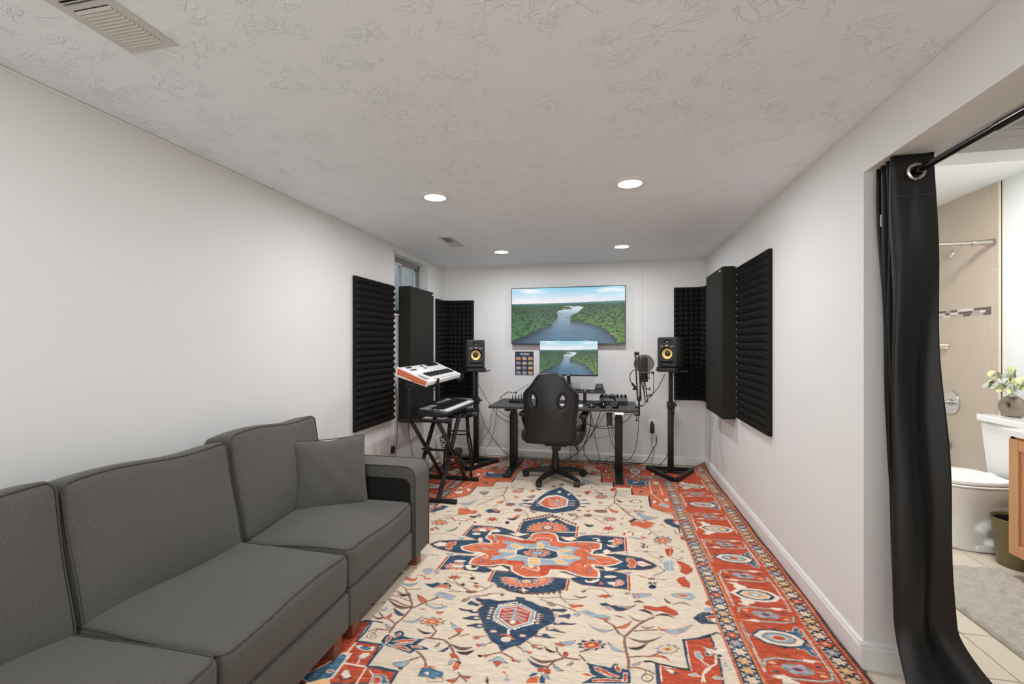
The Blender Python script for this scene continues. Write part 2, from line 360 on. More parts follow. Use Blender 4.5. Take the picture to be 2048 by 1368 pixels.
# floor tiles, each one a piece
fl = struct('floor_tiled', MB().box((XR, YF, -.08), (3.1, 4.65, -.007)), FGROUT)
gx, gy, ts = 1.503, 2.055, .297
tm = None
for i in range(-2, 5):
    for j in range(-3, 7):
        x0 = gx + i*ts; y0 = gy + j*ts + (0 if i % 2 else ts/2*0)
        lo = max(x0+.002, XR+.003); hi = min(x0+ts-.002, 2.9)
        if lo >= hi-.02 or y0 > 3.8: continue
        full = lo == x0+.002 and hi == x0+ts-.002
        if full and tm is not None: o = bpy.data.objects.new('tile', tm); COL.objects.link(o); o.parent = fl; o.location = (x0, y0, 0)
        else:
            m = MB().box((lo-x0, .002, -.01), (hi-x0, ts-.002, 0)); o = m.build('tile', FTILE, fl, bevel=.001); o.location = (x0, y0, 0)
            if full: tm = o.data
# shower wall tiles
ws = struct('wall_shower', MB().box((X1-.0062, 3.77, 0), (X1+.008, 4.55, 2.39)), GROUT)
def wtile(poly, m=WTILE, name='tile', t=.008):
    o = MB().prism(poly, 'x', X1-t, X1).build(name, m, ws); return o
def clip(poly, y0, y1, z0, z1):
    for k, lim, sg in ((0, y0, 1), (0, y1, -1), (1, z0, 1), (1, z1, -1)):
        out = []
        for i in range(len(poly)):
            a, b = poly[i-1], poly[i]; da, db = sg*(a[k]-lim), sg*(b[k]-lim)
            if (da >= 0) != (db >= 0):
                t = da/(da-db); out.append((a[0]+t*(b[0]-a[0]), a[1]+t*(b[1]-a[1])))
            if db >= 0: out.append(b)
        poly = out
        if len(poly) < 3: return None
    ys = [p[0] for p in poly]; zs = [p[1] for p in poly]
    return poly if max(ys)-min(ys) > .01 and max(zs)-min(zs) > .01 else None
for z0, z1 in ((.30, .519), (.519, .764), (.764, 1.013), (1.013, 1.26), (1.26, 1.468)):
    k = round(z0*4); off = .0 if k % 2 else .155
    zs = [3.846 + off - .31 + .31*i for i in range(5)]
    for a in zs:
        p = clip([(a+.002, z0+.002), (a+.308, z0+.002), (a+.308, z1-.002), (a+.002, z1-.002)], 3.846, 4.55, 0, 3)
        if p: wtile(p)
for z0, z1 in ((.3, .64), (.64, .93), (.93, 1.2), (1.2, 1.485), (1.485, 1.787), (1.787, 2.09), (2.09, 2.39)):
    wtile([(3.785, z0+.002), (3.843, z0+.002), (3.843, z1-.002), (3.785, z1-.002)])
wtile([(3.77, .3), (3.783, .3), (3.783, 2.388), (3.77, 2.388)], mat('bullnose', (224, 208, 188), .3), 'bullnose', .014)
hd = .165
for i in range(-1, 6):
    for j in range(-1, 8):
        if (i+j) % 2: continue
        cy, cz = 3.94 + hd*i, 1.70 - hd + hd*j; e = hd-.003
        p = clip([(cy-e, cz), (cy, cz-e), (cy+e, cz), (cy, cz+e)], 3.846, 4.55, 1.532, 2.388)
        if p: wtile(p)
MOS = [mat('mosaic_dark', (98, 84, 76), .2), mat('mosaic_mid', (176, 162, 150), .2), mat('mosaic_pale', (214, 206, 196), .2)]
mo = {0: MB(), 1: MB(), 2: MB()}
for r_ in range(3):
    y = 3.85; k = 0
    while y < 4.54:
        w = random.choice((.05, .07, .09)); y2 = min(y+w, 4.55); mo[[0, 2, 1, 0, 1, 2][(k*2+r_*3+random.randrange(2)) % 6]].box((X1-.009, y+.0015, 1.471+r_*.0195), (X1, y2-.0015, 1.488+r_*.0195)); y = y2; k += 1
for k in mo: mo[k].build('mosaic_strip', MOS[k], ws)

# window
wn = struct('window_1', MB().box((XL-.17, wy0, wz1-.012), (XL+.004, wy1, wz1)).box((XL-.17, wy1-.012, wz0), (XL+.004, wy1, wz1)).box((XL-.17, wy0, wz0), (XL+.004, wy0+.012, wz1)).box((XL-.17, wy0, wz0), (XL+.015, wy1, wz0+.012)), TRIM)
fx = XL-.115
ALU = mat('grey_frame', (150, 149, 146), .4, .3, noise=.03)
struct('window_frame', MB().box((fx-.04, wy0+.012, wz1-.055), (fx+.02, wy1-.012, wz1-.012)).box((fx-.04, wy0+.012, wz0+.012), (fx+.02, wy1-.012, wz0+.05)).box((fx-.04, wy1-.035, wz0), (fx+.02, wy1-.012, wz1-.02)).box((fx-.04, wy0+.012, wz0), (fx+.02, wy0+.03, wz1-.02)), ALU, wn)
GL = mat('window_glass', (190, 205, 210), .03, noise=0, alpha=.14)
ym = (wy0+wy1)/2+.0
for a, b, xx in ((wy0+.03, ym+.012, fx+.005), (ym-.012, wy1-.035, fx-.02)):
    z0, z1 = wz0+.05, wz1-.055; m = MB().box((xx-.008, a, z1-.018), (xx+.008, b, z1)).box((xx-.008, a, z0), (xx+.008, b, z0+.018)).box((xx-.008, a, z0), (xx+.008, a+.018, z1)).box((xx-.008, b-.02, z0), (xx+.008, b, z1))
    sa = struct('window_sash', m, WHT, wn); struct('pane', MB().box((xx-.002, a+.015, z0+.015), (xx+.002, b-.015, z1-.015)), GL, sa)
struct('window_latch', MB().box((fx+.012, ym-.006, 1.84), (fx+.024, ym+.008, 1.88), b=.002), WHT, wn)
# window well outside: corrugated steel, gravel and a strip of siding
mb = MB(); P = []
for i in range(41):
    y = 3.4 + i*.0325; a = (i/40-.5)*PI; P.append([(XL-.3-.62*math.cos(a), 4.1+.75*math.sin(a), 1.2), (XL-.3-.62*math.cos(a), 4.1+.75*math.sin(a), 2.30)])
mb.grid(P); struct('window_well', mb, mat('galvanised_steel', (176, 184, 178), .6, .1, noise=.1, nscale=12), smooth=True)
struct('window_well_gravel', MB().box((XL-1.0, 3.3, 1.1), (XL-.24, 4.9, 1.2)), mat('gravel', (130, 128, 120), .9, noise=.3, nscale=60, bump=.5, bscale=90))
struct('trim_outside_eave', MB().box((XL-1.6, 2.5, 3.2), (XL-.9, 5.6, 3.26)), mat('eave_paint', (200, 205, 210), .6))
# joint line in the plaster and a thin white cord down the wall
struct('trim_3', MB().box((.345, YB-.0015, 1.9), (.3475, YB+.001, H)).box((.345, YB-.001, 1.1), (.3465, YB+.001, 1.9)), mat('joint_seam', (186, 184, 180), .8))

# rug pattern in millimetres of the floor: kind, fill, outline, width : x,y pairs
RUG = '''p r n 14 : 310 2035 380 2059 426 2083 433 1969 411 1772 175 1722 182 1864 255 1856 307 1855
l w - 5 : 320 2029 309 1868 311 1852
l w - 5 : 197 1855 193 1768
l w - 4 : 197 1853 259 1852 311 1850
l n - 17 : 309 2037 304 1922 305 1854
l n - 17 : 186 1861 183 1755
l k - 11 : 139 1866 162 1871 183 1865 255 1856 305 1854
p r n 12 : -1051 1876 -1049 1783 -1042 1738 -931 1741 -921 1613 -796 1609 -787 1549 -1160 1469 -1230 1634 -1173 1821 -1092 1867
p b w 10 : -1055 1660 -1024 1653 -1017 1529 -1067 1482 -1135 1508 -1081 1590
l n - 17 : -1042 1870 -1036 1803 -1042 1741
l k - 10 : -1084 1876 -1033 1882 -992 1878
l n - 12 : -1042 1741 -985 1740 -926 1742
l n - 17 : -918 1735 -920 1677 -921 1613
l n - 15 : -921 1613 -874 1618 -792 1612
l n - 17 : -789 1611 -787 1555
p n - 0 : -780 1636 -778 1630 -779 1625 -781 1622 -785 1621 -790 1623 -795 1627 -798 1632 -800 1637 -800 1642 -797 1646 -793 1646 -788 1645 -783 1641
l w - 9 : -1039 1728 -1039 1667
l w - 10 : -1012 1610 -927 1610
l w - 13 : -918 1606 -911 1522
l w - 10 : -1055 1660 -1019 1664 -1017 1592 -1015 1530 -1044 1504
p w - 0 : -1034 1713 -1007 1723 -985 1715 -969 1718 -948 1727 -941 1700 -973 1693 -998 1696
p b n 4 : -1006 1711 -992 1718 -955 1713 -964 1699 -995 1701
p w - 0 : -983 1656 -975 1677 -961 1684 -943 1682 -947 1659 -964 1648
l w - 8 : -969 1647 -963 1619
l g - 6 : -994 1661 -969 1647 -944 1653
p w - 0 : -992 1552 -993 1576 -976 1576 -950 1551 -962 1534
l k - 9 : -991 1542 -974 1525 -946 1545
p b w 6 : -902 1599 -875 1580 -824 1581 -794 1547 -864 1532 -870 1571
p r w 6 : -861 1569 -835 1571 -824 1541 -855 1534
p r w 5 : -1062 1561 -1035 1567 -1026 1562 -1044 1548
p w - 0 : 379 2006 403 2001 424 1995 450 2011 466 2009 459 1982 429 1971 398 1974
p n w 5 : 412 1972 409 1965 403 1958 397 1953 390 1952 385 1954 382 1959 382 1966 385 1973 390 1980 397 1985 403 1986 409 1984 412 1979
p n w 5 : 447 1965 445 1959 440 1955 435 1952 429 1950 425 1952 422 1955 422 1959 424 1965 429 1969 434 1973 440 1974 444 1973 447 1969
l w - 6 : 430 2012 442 2046 472 2063 466 2084
l w - 8 : 420 1959 411 1909 364 1867 350 1837 349 1801
p g - 0 : 410 2002 428 2011 442 2004 423 1990
l l - 5 : 356 1935 364 1899 381 1888
p w g 4 : 426 1903 439 1896 449 1927 449 1898 465 1893 444 1879 433 1881
p l w 4 : 381 1830 398 1843 419 1834 453 1841 423 1827 390 1822
p l w 5 : 340 1965 359 1973 370 1936 357 1918 342 1934
l w - 5 : 357 1918 387 1892
p w n 4 : 384 2011 408 1991 414 1961 392 1964
p w g 4 : 210 1845 234 1841 260 1826 254 1814 231 1819
p n - 0 : 259 1825 258 1822 255 1818 251 1816 248 1815 244 1816 242 1818 242 1822 243 1825 246 1829 250 1831 254 1832 257 1831 259 1829
p l w 4 : 295 1826 326 1843 337 1825 301 1821
l w - 8 : 339 1799 352 1842 385 1880
p o k 9 : -64 4420 63 4447 103 4520 454 4509 510 4301 488 3653 464 3176 462 3454 465 3542 387 3571 319 3631 324 3913 194 3901 195 4087 47 4073 46 4221 -61 4208
l k - 16 : -69 4398 -68 4207
l k - 16 : 39 4229 40 4072
l k - 16 : 192 4087 187 3900
l k - 16 : 318 3904 314 3650
l w - 8 : 62 4426 60 4243
p b w 9 : 156 4353 259 4355 262 4306 347 4334 360 4288 354 4211 309 4193 280 4168 177 4174 157 4226
p y - 0 : 203 4255 233 4300 270 4269 230 4241
l w - 6 : 324 4319 321 4214
p n w 3 : 265 4366 363 4387 389 4423 415 4459 360 4346 280 4325
l w - 8 : 360 4288 349 3967 389 3864 416 3750
p w g 5 : 388 4294 425 4331 449 4298 426 4227 394 4239
l w - 7 : 437 4229 438 3953
l w - 7 : 194 4177 195 4087
p k w 4 : 233 4009 271 4034 300 4006 268 3982
p w - 0 : 257 4136 288 4125 323 4159 303 4110
p w g 5 : 367 3769 364 3753 359 3740 353 3732 346 3730 341 3736 338 3747 338 3762 341 3779 346 3792 353 3800 359 3802 365 3796 368 3784
p l w 5 : 385 3729 426 3752 457 3702 441 3643 408 3677 385 3686
p w g 4 : 431 3842 455 3878 471 3851 449 3786
p k w 4 : 352 4000 394 4018 411 3980 369 3971
p w r 4 : -17 4388 7 4393 -5 4308
l k - 6 : -34 4302 18 4293
l w - 6 : 189 4453 288 4453
p o - 0 : 336 3621 335 3614 333 3609 330 3606 327 3605 325 3607 323 3612 323 3618 324 3624 327 3629 329 3632 332 3633 335 3631 336 3626
p o - 0 : 354 3604 353 3598 351 3593 348 3590 345 3589 342 3591 341 3595 341 3601 342 3607 344 3613 347 3616 350 3616 353 3614 354 3610
p o - 0 : 372 3588 371 3582 368 3577 365 3573 362 3573 360 3575 359 3579 359 3585 360 3591 362 3596 365 3599 368 3600 370 3598 372 3594
p o - 0 : 389 3572 388 3566 386 3561 383 3557 380 3557 378 3559 376 3563 376 3569 377 3575 380 3580 383 3583 386 3584 388 3582 389 3577
p o - 0 : 407 3556 405 3550 403 3545 400 3542 397 3541 395 3543 394 3547 394 3553 395 3559 397 3564 400 3567 403 3568 405 3566 407 3561
p o - 0 : 424 3540 422 3534 420 3529 417 3526 414 3525 412 3527 411 3532 411 3537 412 3543 414 3548 417 3551 420 3552 422 3550 424 3545
p o - 0 : 440 3524 439 3518 437 3514 434 3511 431 3510 429 3512 428 3516 428 3522 429 3527 431 3532 434 3535 437 3536 439 3534 441 3530
p o - 0 : 457 3509 456 3503 453 3498 451 3495 448 3495 445 3497 444 3501 444 3506 446 3512 448 3517 451 3520 454 3520 456 3518 457 3514
p o - 0 : 474 3494 472 3488 470 3483 467 3480 464 3480 462 3481 461 3485 461 3491 462 3497 465 3501 468 3504 470 3505 473 3503 474 3499
p o k 9 : -865 4449 -859 4198 -862 4028 -884 4033 -1005 4017 -1004 3876 -1135 3858 -1135 3618 -1180 3561 -1243 3508 -1295 3429 -1345 3419 -1366 3940 -1393 4407 -1166 4553
l k - 12 : -860 4187 -861 4037
l k - 14 : -1005 4065 -1004 3886
l k - 14 : -1138 3839 -1135 3626
l w - 6 : -873 4390 -874 4123
p b w 6 : -1181 4313 -1111 4339 -1069 4249 -1000 4329 -967 4270 -985 4161 -1125 4152 -1170 4227
p w k 4 : -1169 4316 -1102 4330 -1086 4267 -1134 4256
l w - 6 : -1182 4268 -1178 4079 -1203 3880 -1241 3746
p w g 4 : -1242 4255 -1206 4219 -1212 4175 -1248 4189
p w k 4 : -1283 3669 -1257 3691 -1220 3716 -1199 3653 -1231 3630 -1262 3640
p w l 5 : -1164 3754 -1161 3738 -1161 3725 -1166 3717 -1173 3715 -1181 3721 -1189 3732 -1196 3747 -1199 3763 -1199 3776 -1195 3785 -1187 3786 -1179 3781 -1170 3769
p k w 4 : -1112 3974 -1084 4000 -1051 3968 -1086 3942
p o w 5 : -1254 3577 -1250 3558 -1251 3543 -1258 3533 -1268 3531 -1280 3537 -1291 3549 -1300 3567 -1304 3585 -1303 3601 -1297 3612 -1286 3614 -1274 3608 -1263 3594
l w - 5 : -1269 3793 -1273 3705
l w - 5 : -1190 4036 -1242 4127 -1230 3968
p w g 3 : -1285 3790 -1252 3814 -1247 3762 -1268 3758
p n u 11 : -600 3143 -533 3206 -447 3271 -396 3307 -364 3261 -291 3185 -218 3143 -215 2976 -304 2957 -361 2997 -494 2974 -508 2903 -550 2894 -595 2968
p n u 11 : -919 3022 -806 3029 -717 3025 -646 2996 -608 2966 -557 2934 -515 2943 -511 2872 -581 2898 -642 2916 -747 2909 -748 2812 -803 2791 -834 2809 -928 2845
p n u 11 : -1096 2680 -1061 2736 -966 2766 -863 2788 -800 2811 -742 2823 -701 2764 -809 2722 -830 2680 -776 2638 -799 2607 -896 2602 -1009 2622 -1062 2649
p n u 11 : -926 2546 -874 2574 -791 2581 -745 2589 -722 2564 -755 2477 -658 2474 -586 2521 -530 2494 -502 2433 -456 2400 -568 2412 -631 2428 -670 2406 -770 2413 -857 2409 -918 2387
p n u 11 : -618 2434 -555 2436 -498 2427 -439 2404 -335 2426 -300 2434 -216 2438 -218 2325 -267 2295 -330 2269 -375 2254 -426 2242 -496 2253 -555 2285 -588 2316 -617 2325
p n u 11 : -204 2973 -147 3016 -84 3032 1 3032 99 3033 94 2841 20 2806 -38 2778 -99 2756 -74 2823 -101 2921 -183 2913 -251 2879 -306 2896 -335 2961
p n u 11 : -18 2765 39 2786 115 2776 189 2762 254 2708 265 2679 234 2645 183 2619 90 2603 36 2577 -32 2578 -97 2601 19 2657 56 2689 1 2735
p n u 11 : -67 2563 11 2572 71 2559 98 2543 96 2392 50 2393 -49 2392 -137 2392 -179 2417 -204 2440 -235 2490 -265 2506 -245 2525 -171 2489 -68 2483
l w - 34 : -921 3028 -934 2841
l r - 20 : -921 3028 -934 2841
l w - 34 : -927 2541 -934 2389
l r - 20 : -927 2541 -934 2389
l w - 34 : -622 2440 -623 2327
l r - 20 : -622 2440 -623 2327
l w - 34 : -604 3142 -600 2973
l r - 20 : -604 3142 -600 2973
l w - 34 : 107 3024 105 2844
l r - 20 : 107 3024 105 2844
l w - 34 : 107 2541 103 2387
l r - 20 : 107 2541 103 2387
l w - 34 : -206 2436 -210 2320
l r - 20 : -206 2436 -210 2320
l w - 34 : -207 3151 -205 2983
l r - 20 : -207 3151 -205 2983
p o w 4 : -400 3025 -510 3001 -544 3007 -519 3033 -549 3050 -518 3068 -541 3094 -506 3102 -520 3135 -484 3133 -487 3169 -454 3155 -446 3192 -419 3169 -400 3202 -383 3171 -355 3197 -349 3161 -315 3179 -320 3142 -284 3149 -300 3115 -266 3110 -290 3082 -260 3068 -290 3047
l w - 4 : -454 3044 -508 3035
l w - 4 : -453 3059 -506 3067
l w - 4 : -448 3074 -496 3097
l w - 4 : -438 3087 -476 3124
l w - 4 : -425 3097 -449 3145
l w - 4 : -410 3102 -418 3157
l w - 4 : -395 3103 -385 3158
l w - 4 : -380 3099 -354 3150
l w - 4 : -368 3091 -329 3133
l w - 4 : -359 3080 -310 3108
l w - 4 : -354 3065 -301 3079
l w - 4 : -354 3050 -302 3048
p n - 0 : -374 3090 -372 3072 -386 3062 -395 3048 -411 3051 -426 3048 -434 3063 -447 3073 -444 3091 -446 3110 -432 3120 -423 3135 -407 3131 -391 3134 -383 3119 -370 3108
p w - 0 : -382 3097 -383 3082 -389 3069 -399 3060 -411 3058 -422 3062 -431 3071 -436 3085 -435 3100 -429 3113 -419 3122 -407 3125 -395 3120 -386 3110
p y r 4 : -389 3095 -390 3085 -394 3076 -402 3070 -410 3068 -419 3071 -425 3077 -429 3086 -428 3096 -424 3105 -416 3111 -407 3113 -399 3111 -392 3104
p o w 4 : -425 2368 -323 2433 -290 2435 -314 2415 -284 2410 -314 2395 -289 2385 -321 2375 -304 2360 -337 2355 -328 2337 -359 2338 -358 2318 -386 2325 -394 2304 -416 2316 -432 2296 -447 2312 -470 2294 -476 2313 -505 2299 -502 2320 -535 2311 -524 2332 -557 2328 -538 2347 -571 2349 -544 2366 -573 2374 -542 2387
l w - 4 : -378 2398 -326 2412
l w - 4 : -378 2390 -325 2394
l w - 4 : -381 2381 -332 2376
l w - 4 : -388 2372 -346 2358
l w - 4 : -398 2365 -366 2343
l w - 4 : -409 2359 -390 2331
l w - 4 : -423 2355 -417 2323
l w - 4 : -436 2353 -445 2319
l w - 4 : -449 2353 -471 2320
l w - 4 : -461 2357 -495 2327
l w - 4 : -470 2362 -514 2337
l w - 4 : -476 2369 -527 2351
l w - 4 : -479 2377 -533 2368
l w - 4 : -478 2386 -531 2387
p n - 0 : -394 2367 -393 2357 -405 2351 -413 2342 -427 2343 -441 2340 -448 2348 -459 2352 -455 2362 -457 2372 -445 2378 -436 2387 -422 2386 -408 2389 -401 2381 -390 2377
p w - 0 : -401 2369 -402 2361 -407 2352 -416 2347 -426 2344 -437 2346 -444 2351 -448 2359 -448 2368 -442 2377 -433 2382 -423 2385 -412 2383 -405 2377
p y r 4 : -408 2368 -409 2361 -412 2355 -418 2351 -426 2350 -433 2351 -438 2355 -441 2361 -440 2368 -437 2373 -431 2378 -423 2379 -416 2378 -411 2374
p l - 0 : -456 2360 -452 2351 -463 2351 -472 2344 -475 2354 -483 2360 -474 2366 -471 2376 -463 2370 -452 2370
p l - 0 : -366 2373 -363 2363 -374 2363 -383 2357 -385 2367 -394 2372 -385 2378 -381 2388 -373 2382 -362 2383
p w r 6 : -439 3245 -405 3277 -365 3261 -387 3213 -416 3213
p w r 5 : -453 2275 -429 2293 -399 2280 -414 2252
p o w 4 : -806 2944 -873 2925 -896 2928 -882 2942 -901 2950 -881 2961 -892 2974 -868 2979 -871 2995 -846 2993 -839 3010 -818 3002 -802 3016 -789 3004 -767 3014 -763 2998 -739 3002 -745 2986
l w - 4 : -841 2949 -875 2943
l w - 4 : -840 2958 -873 2960
l w - 4 : -835 2965 -862 2976
l w - 4 : -825 2972 -842 2990
l w - 4 : -813 2976 -818 2997
l w - 4 : -801 2976 -791 2999
l w - 4 : -789 2974 -768 2994
l w - 4 : -781 2969 -751 2983
p w o 5 : -866 2976 -822 2986 -799 2936 -845 2937
p w - 0 : -782 2907 -774 2963 -749 2990 -715 2981 -712 2949 -741 2937 -757 2950 -760 2907
p w k 4 : -823 2893 -824 2885 -831 2877 -841 2871 -855 2868 -867 2869 -878 2873 -883 2880 -882 2889 -876 2897 -865 2903 -852 2906 -839 2905 -829 2900
p w y 6 : -821 2807 -817 2838 -797 2832 -784 2785 -798 2772
p w y 6 : -647 2941 -609 2949 -588 2975 -561 2954 -515 2964 -556 2924 -583 2908
p o w 4 : -828 2437 -791 2422 -795 2409 -816 2412 -829 2401 -844 2409 -864 2402 -869 2413 -892 2412 -887 2425 -907 2429 -893 2441 -906 2450 -885 2458 -889 2470 -866 2472 -859 2486 -839 2481 -823 2492 -810 2482
l w - 4 : -824 2431 -817 2415
l w - 4 : -836 2429 -843 2412
l w - 4 : -848 2431 -866 2417
l w - 4 : -855 2436 -881 2427
l w - 4 : -858 2443 -887 2441
l w - 4 : -854 2451 -880 2456
l w - 4 : -846 2457 -862 2469
l w - 4 : -834 2461 -838 2477
l w - 4 : -822 2461 -812 2478
p w l 6 : -875 2459 -836 2460 -802 2463 -801 2436 -856 2428
p w k 5 : -802 2514 -804 2507 -813 2500 -826 2494 -843 2490 -859 2490 -871 2493 -877 2499 -875 2506 -867 2513 -853 2519 -836 2523 -820 2523 -808 2520
p w k 3 : -797 2460 -776 2480 -759 2476 -756 2453 -735 2473 -714 2462 -715 2432 -749 2417 -774 2427
p k - 0 : -727 2460 -727 2455 -730 2451 -735 2447 -742 2446 -748 2447 -753 2449 -756 2453 -756 2458 -753 2463 -748 2466 -741 2467 -735 2466 -730 2464
p w y 8 : -664 2466 -627 2473 -597 2503 -565 2479 -530 2457 -558 2450 -595 2450 -633 2449
p w y 8 : -302 2454 -269 2476 -239 2496 -205 2482 -169 2465 -210 2446 -245 2445 -280 2445
p w - 0 : -234 3035 -363 3018 -193 3065
p o w 4 : 33 2947 34 3007 49 3020 58 3006 76 3012 75 2994 92 2990 82 2973 93 2962 78 2949 80 2933 62 2928 56 2911 40 2915 27 2900 16 2912
l w - 4 : 44 2979 55 3001
l w - 4 : 52 2974 71 2990
l w - 4 : 55 2965 77 2971
l w - 4 : 53 2955 73 2950
l w - 4 : 46 2945 59 2931
l w - 4 : 36 2939 39 2919
l w - 4 : 26 2938 18 2917
p w l 5 : -7 2960 34 2989 37 2960 5 2943
p w k 3 : -107 2969 -87 2993 -62 2988 -48 2942 -60 2929 -81 2944
p k - 0 : -67 2969 -69 2963 -73 2958 -78 2954 -85 2953 -90 2954 -95 2958 -96 2963 -95 2969 -91 2974 -85 2978 -79 2979 -73 2978 -69 2974
p w y 8 : -304 2957 -253 2958 -229 2973 -202 2948 -233 2912 -266 2915
p w - 0 : -15 2905 21 2899 57 2897 21 2871 -7 2883
p w y 6 : -34 2805 -15 2836 12 2815 -3 2777 -26 2772
p w y 7 : -32 2615 4 2608 47 2609 11 2572 -17 2566
p o w 4 : 28 2441 43 2482 56 2490 57 2479 71 2483 66 2472 80 2471 71 2461 81 2457 69 2449 76 2442 62 2437 64 2427 50 2427 47 2416 36 2419 28 2409 20 2416
l w - 4 : 40 2462 54 2476
l w - 4 : 45 2459 62 2470
l w - 4 : 46 2454 66 2460
l w - 4 : 46 2449 65 2449
l w - 4 : 43 2444 59 2438
l w - 4 : 38 2439 48 2429
l w - 4 : 31 2436 35 2422
l w - 4 : 24 2434 21 2419
p w l 5 : -10 2447 31 2456 34 2430 4 2424
p w k 3 : -126 2443 -99 2462 -71 2455 -51 2480 -50 2445 -84 2418 -118 2418
p k - 0 : -81 2452 -83 2448 -88 2444 -94 2440 -102 2439 -109 2439 -114 2441 -116 2445 -114 2450 -109 2454 -103 2457 -95 2459 -88 2459 -83 2456
p w k 5 : 42 2513 39 2506 29 2499 15 2493 0 2489 -14 2489 -24 2493 -27 2499 -24 2506 -14 2514 0 2520 15 2523 29 2523 39 2519
p o - 0 : -53 2412 -40 2448 -26 2417
p w r 5 : -1076 2679 -1048 2724 -992 2716 -996 2668 -1035 2657
p o w 5 : -988 2670 -985 2732 -947 2750 -934 2705 -954 2682 -938 2648 -951 2626 -979 2644
p o w 6 : 106 2749 140 2748 159 2695 141 2637 116 2624 103 2660 118 2679 101 2707
p w r 8 : 160 2720 190 2726 238 2688 185 2658 161 2672
l o - 8 : 173 2690 223 2685
p o w 20 : -499 2875 -494 2948 -469 2984 -403 3009 -349 3000 -326 2952 -314 2885 -263 2876 -199 2909 -101 2921 -48 2913 -47 2836 -97 2808 -99 2754 -34 2744 20 2739 72 2691 37 2653 -25 2617 -87 2625 -83 2585 -53 2551 -51 2485 -120 2475 -170 2488 -230 2520 -317 2513 -316 2473 -333 2439 -362 2420 -439 2407 -475 2424 -522 2458 -537 2508 -589 2520 -660 2482 -718 2481 -779 2491 -778 2552 -728 2614 -754 2634 -814 2630 -872 2653 -891 2686 -845 2728 -787 2765 -725 2766 -729 2806 -779 2846 -771 2899 -684 2907 -594 2875 -544 2861
l k - 6 : -659 2478 -587 2511 -555 2489 -528 2449
l k - 6 : -778 2486 -716 2476 -659 2477
l k - 5 : -535 2860 -502 2867 -497 2937
p l r 6 : -682 2826 -588 2827 -534 2809 -452 2822 -449 2856 -419 2882 -368 2874 -352 2819 -278 2807 -248 2841 -166 2822 -202 2769 -203 2725 -147 2687 -199 2627 -225 2574 -251 2575 -350 2562 -369 2536 -469 2530 -472 2567 -582 2573 -596 2583 -678 2549 -670 2609 -632 2634 -642 2658 -671 2678 -619 2735 -624 2776
p y w 9 : -438 2839 -396 2838 -394 2764 -431 2766
p y w 9 : -460 2628 -396 2642 -384 2564 -446 2550
p y w 9 : -600 2785 -569 2797 -510 2749 -539 2731 -584 2747
p y w 9 : -647 2697 -555 2707 -554 2681 -637 2672
p y w 9 : -601 2603 -546 2644 -539 2627 -571 2595
p y w 9 : -308 2756 -279 2784 -228 2798 -225 2771 -277 2734
p y w 9 : -284 2717 -216 2706 -169 2694 -198 2671 -274 2658
p y w 9 : -317 2636 -280 2650 -231 2612 -237 2595 -282 2592
p n w 15 : -506 2749 -379 2772 -303 2743 -286 2674 -333 2637 -461 2635 -542 2653 -549 2713
p o w 4 : -339 2709 -341 2703 -347 2697 -356 2693 -367 2691 -376 2691 -384 2694 -387 2699 -385 2705 -379 2711 -370 2715 -359 2718 -349 2717 -342 2714
p o w 4 : -367 2678 -368 2672 -372 2667 -379 2663 -386 2662 -393 2663 -399 2666 -401 2671 -400 2677 -396 2682 -390 2686 -382 2688 -375 2687 -369 2683
p o w 4 : -409 2664 -410 2658 -414 2653 -420 2649 -428 2647 -435 2648 -441 2651 -443 2656 -442 2662 -438 2667 -432 2671 -424 2673 -417 2672 -412 2669
p o w 4 : -441 2673 -443 2667 -449 2662 -458 2657 -468 2655 -478 2656 -486 2658 -489 2663 -488 2669 -482 2675 -473 2679 -462 2682 -452 2681 -445 2678
p o w 4 : -455 2701 -456 2695 -462 2689 -471 2684 -482 2682 -492 2682 -499 2685 -503 2690 -501 2696 -495 2702 -486 2707 -476 2709 -465 2709 -458 2706
p o w 4 : -441 2729 -441 2723 -445 2718 -452 2714 -460 2712 -467 2713 -473 2717 -476 2722 -475 2728 -471 2733 -464 2737 -456 2739 -449 2738 -443 2735
p o w 4 : -397 2745 -398 2739 -402 2733 -409 2729 -417 2727 -424 2728 -430 2732 -433 2737 -432 2743 -428 2749 -421 2753 -413 2754 -405 2753 -400 2750
p o w 4 : -351 2737 -353 2731 -359 2725 -368 2720 -379 2718 -389 2719 -396 2722 -399 2727 -398 2733 -392 2739 -382 2743 -372 2746 -362 2745 -354 2742
p l w 5 : -393 2704 -395 2695 -401 2687 -412 2681 -424 2679 -435 2680 -443 2685 -447 2692 -446 2701 -440 2709 -429 2715 -417 2718 -406 2716 -397 2711
l w - 7 : -489 2867 -462 2883 -462 2913 -417 2923 -359 2910 -359 2875
l w - 8 : -478 2497 -472 2522 -446 2504 -384 2488 -378 2511 -391 2531
p w y 6 : -414 2534 -414 2527 -417 2521 -422 2517 -429 2516 -435 2518 -440 2522 -443 2528 -442 2535 -439 2541 -434 2545 -427 2546 -421 2545 -416 2540
l w - 6 : -739 2895 -709 2830 -686 2806 -687 2776 -720 2769
l w - 7 : -732 2630 -700 2602 -695 2582 -725 2576
l w - 7 : -140 2800 -103 2755 -97 2801 -78 2823
l w - 7 : -133 2586 -131 2610 -91 2626 -94 2602 -53 2551
p l k 2 : -707 2870 -703 2858 -714 2862 -726 2858 -723 2869 -727 2881 -715 2877 -704 2881
p l k 2 : -702 2835 -699 2824 -710 2827 -721 2824 -719 2835 -722 2846 -711 2843 -700 2846
p l k 2 : -722 2563 -719 2554 -729 2556 -739 2553 -737 2562 -740 2571 -730 2569 -719 2572
p l k 2 : -715 2532 -712 2523 -722 2525 -732 2522 -730 2531 -733 2540 -723 2538 -713 2541
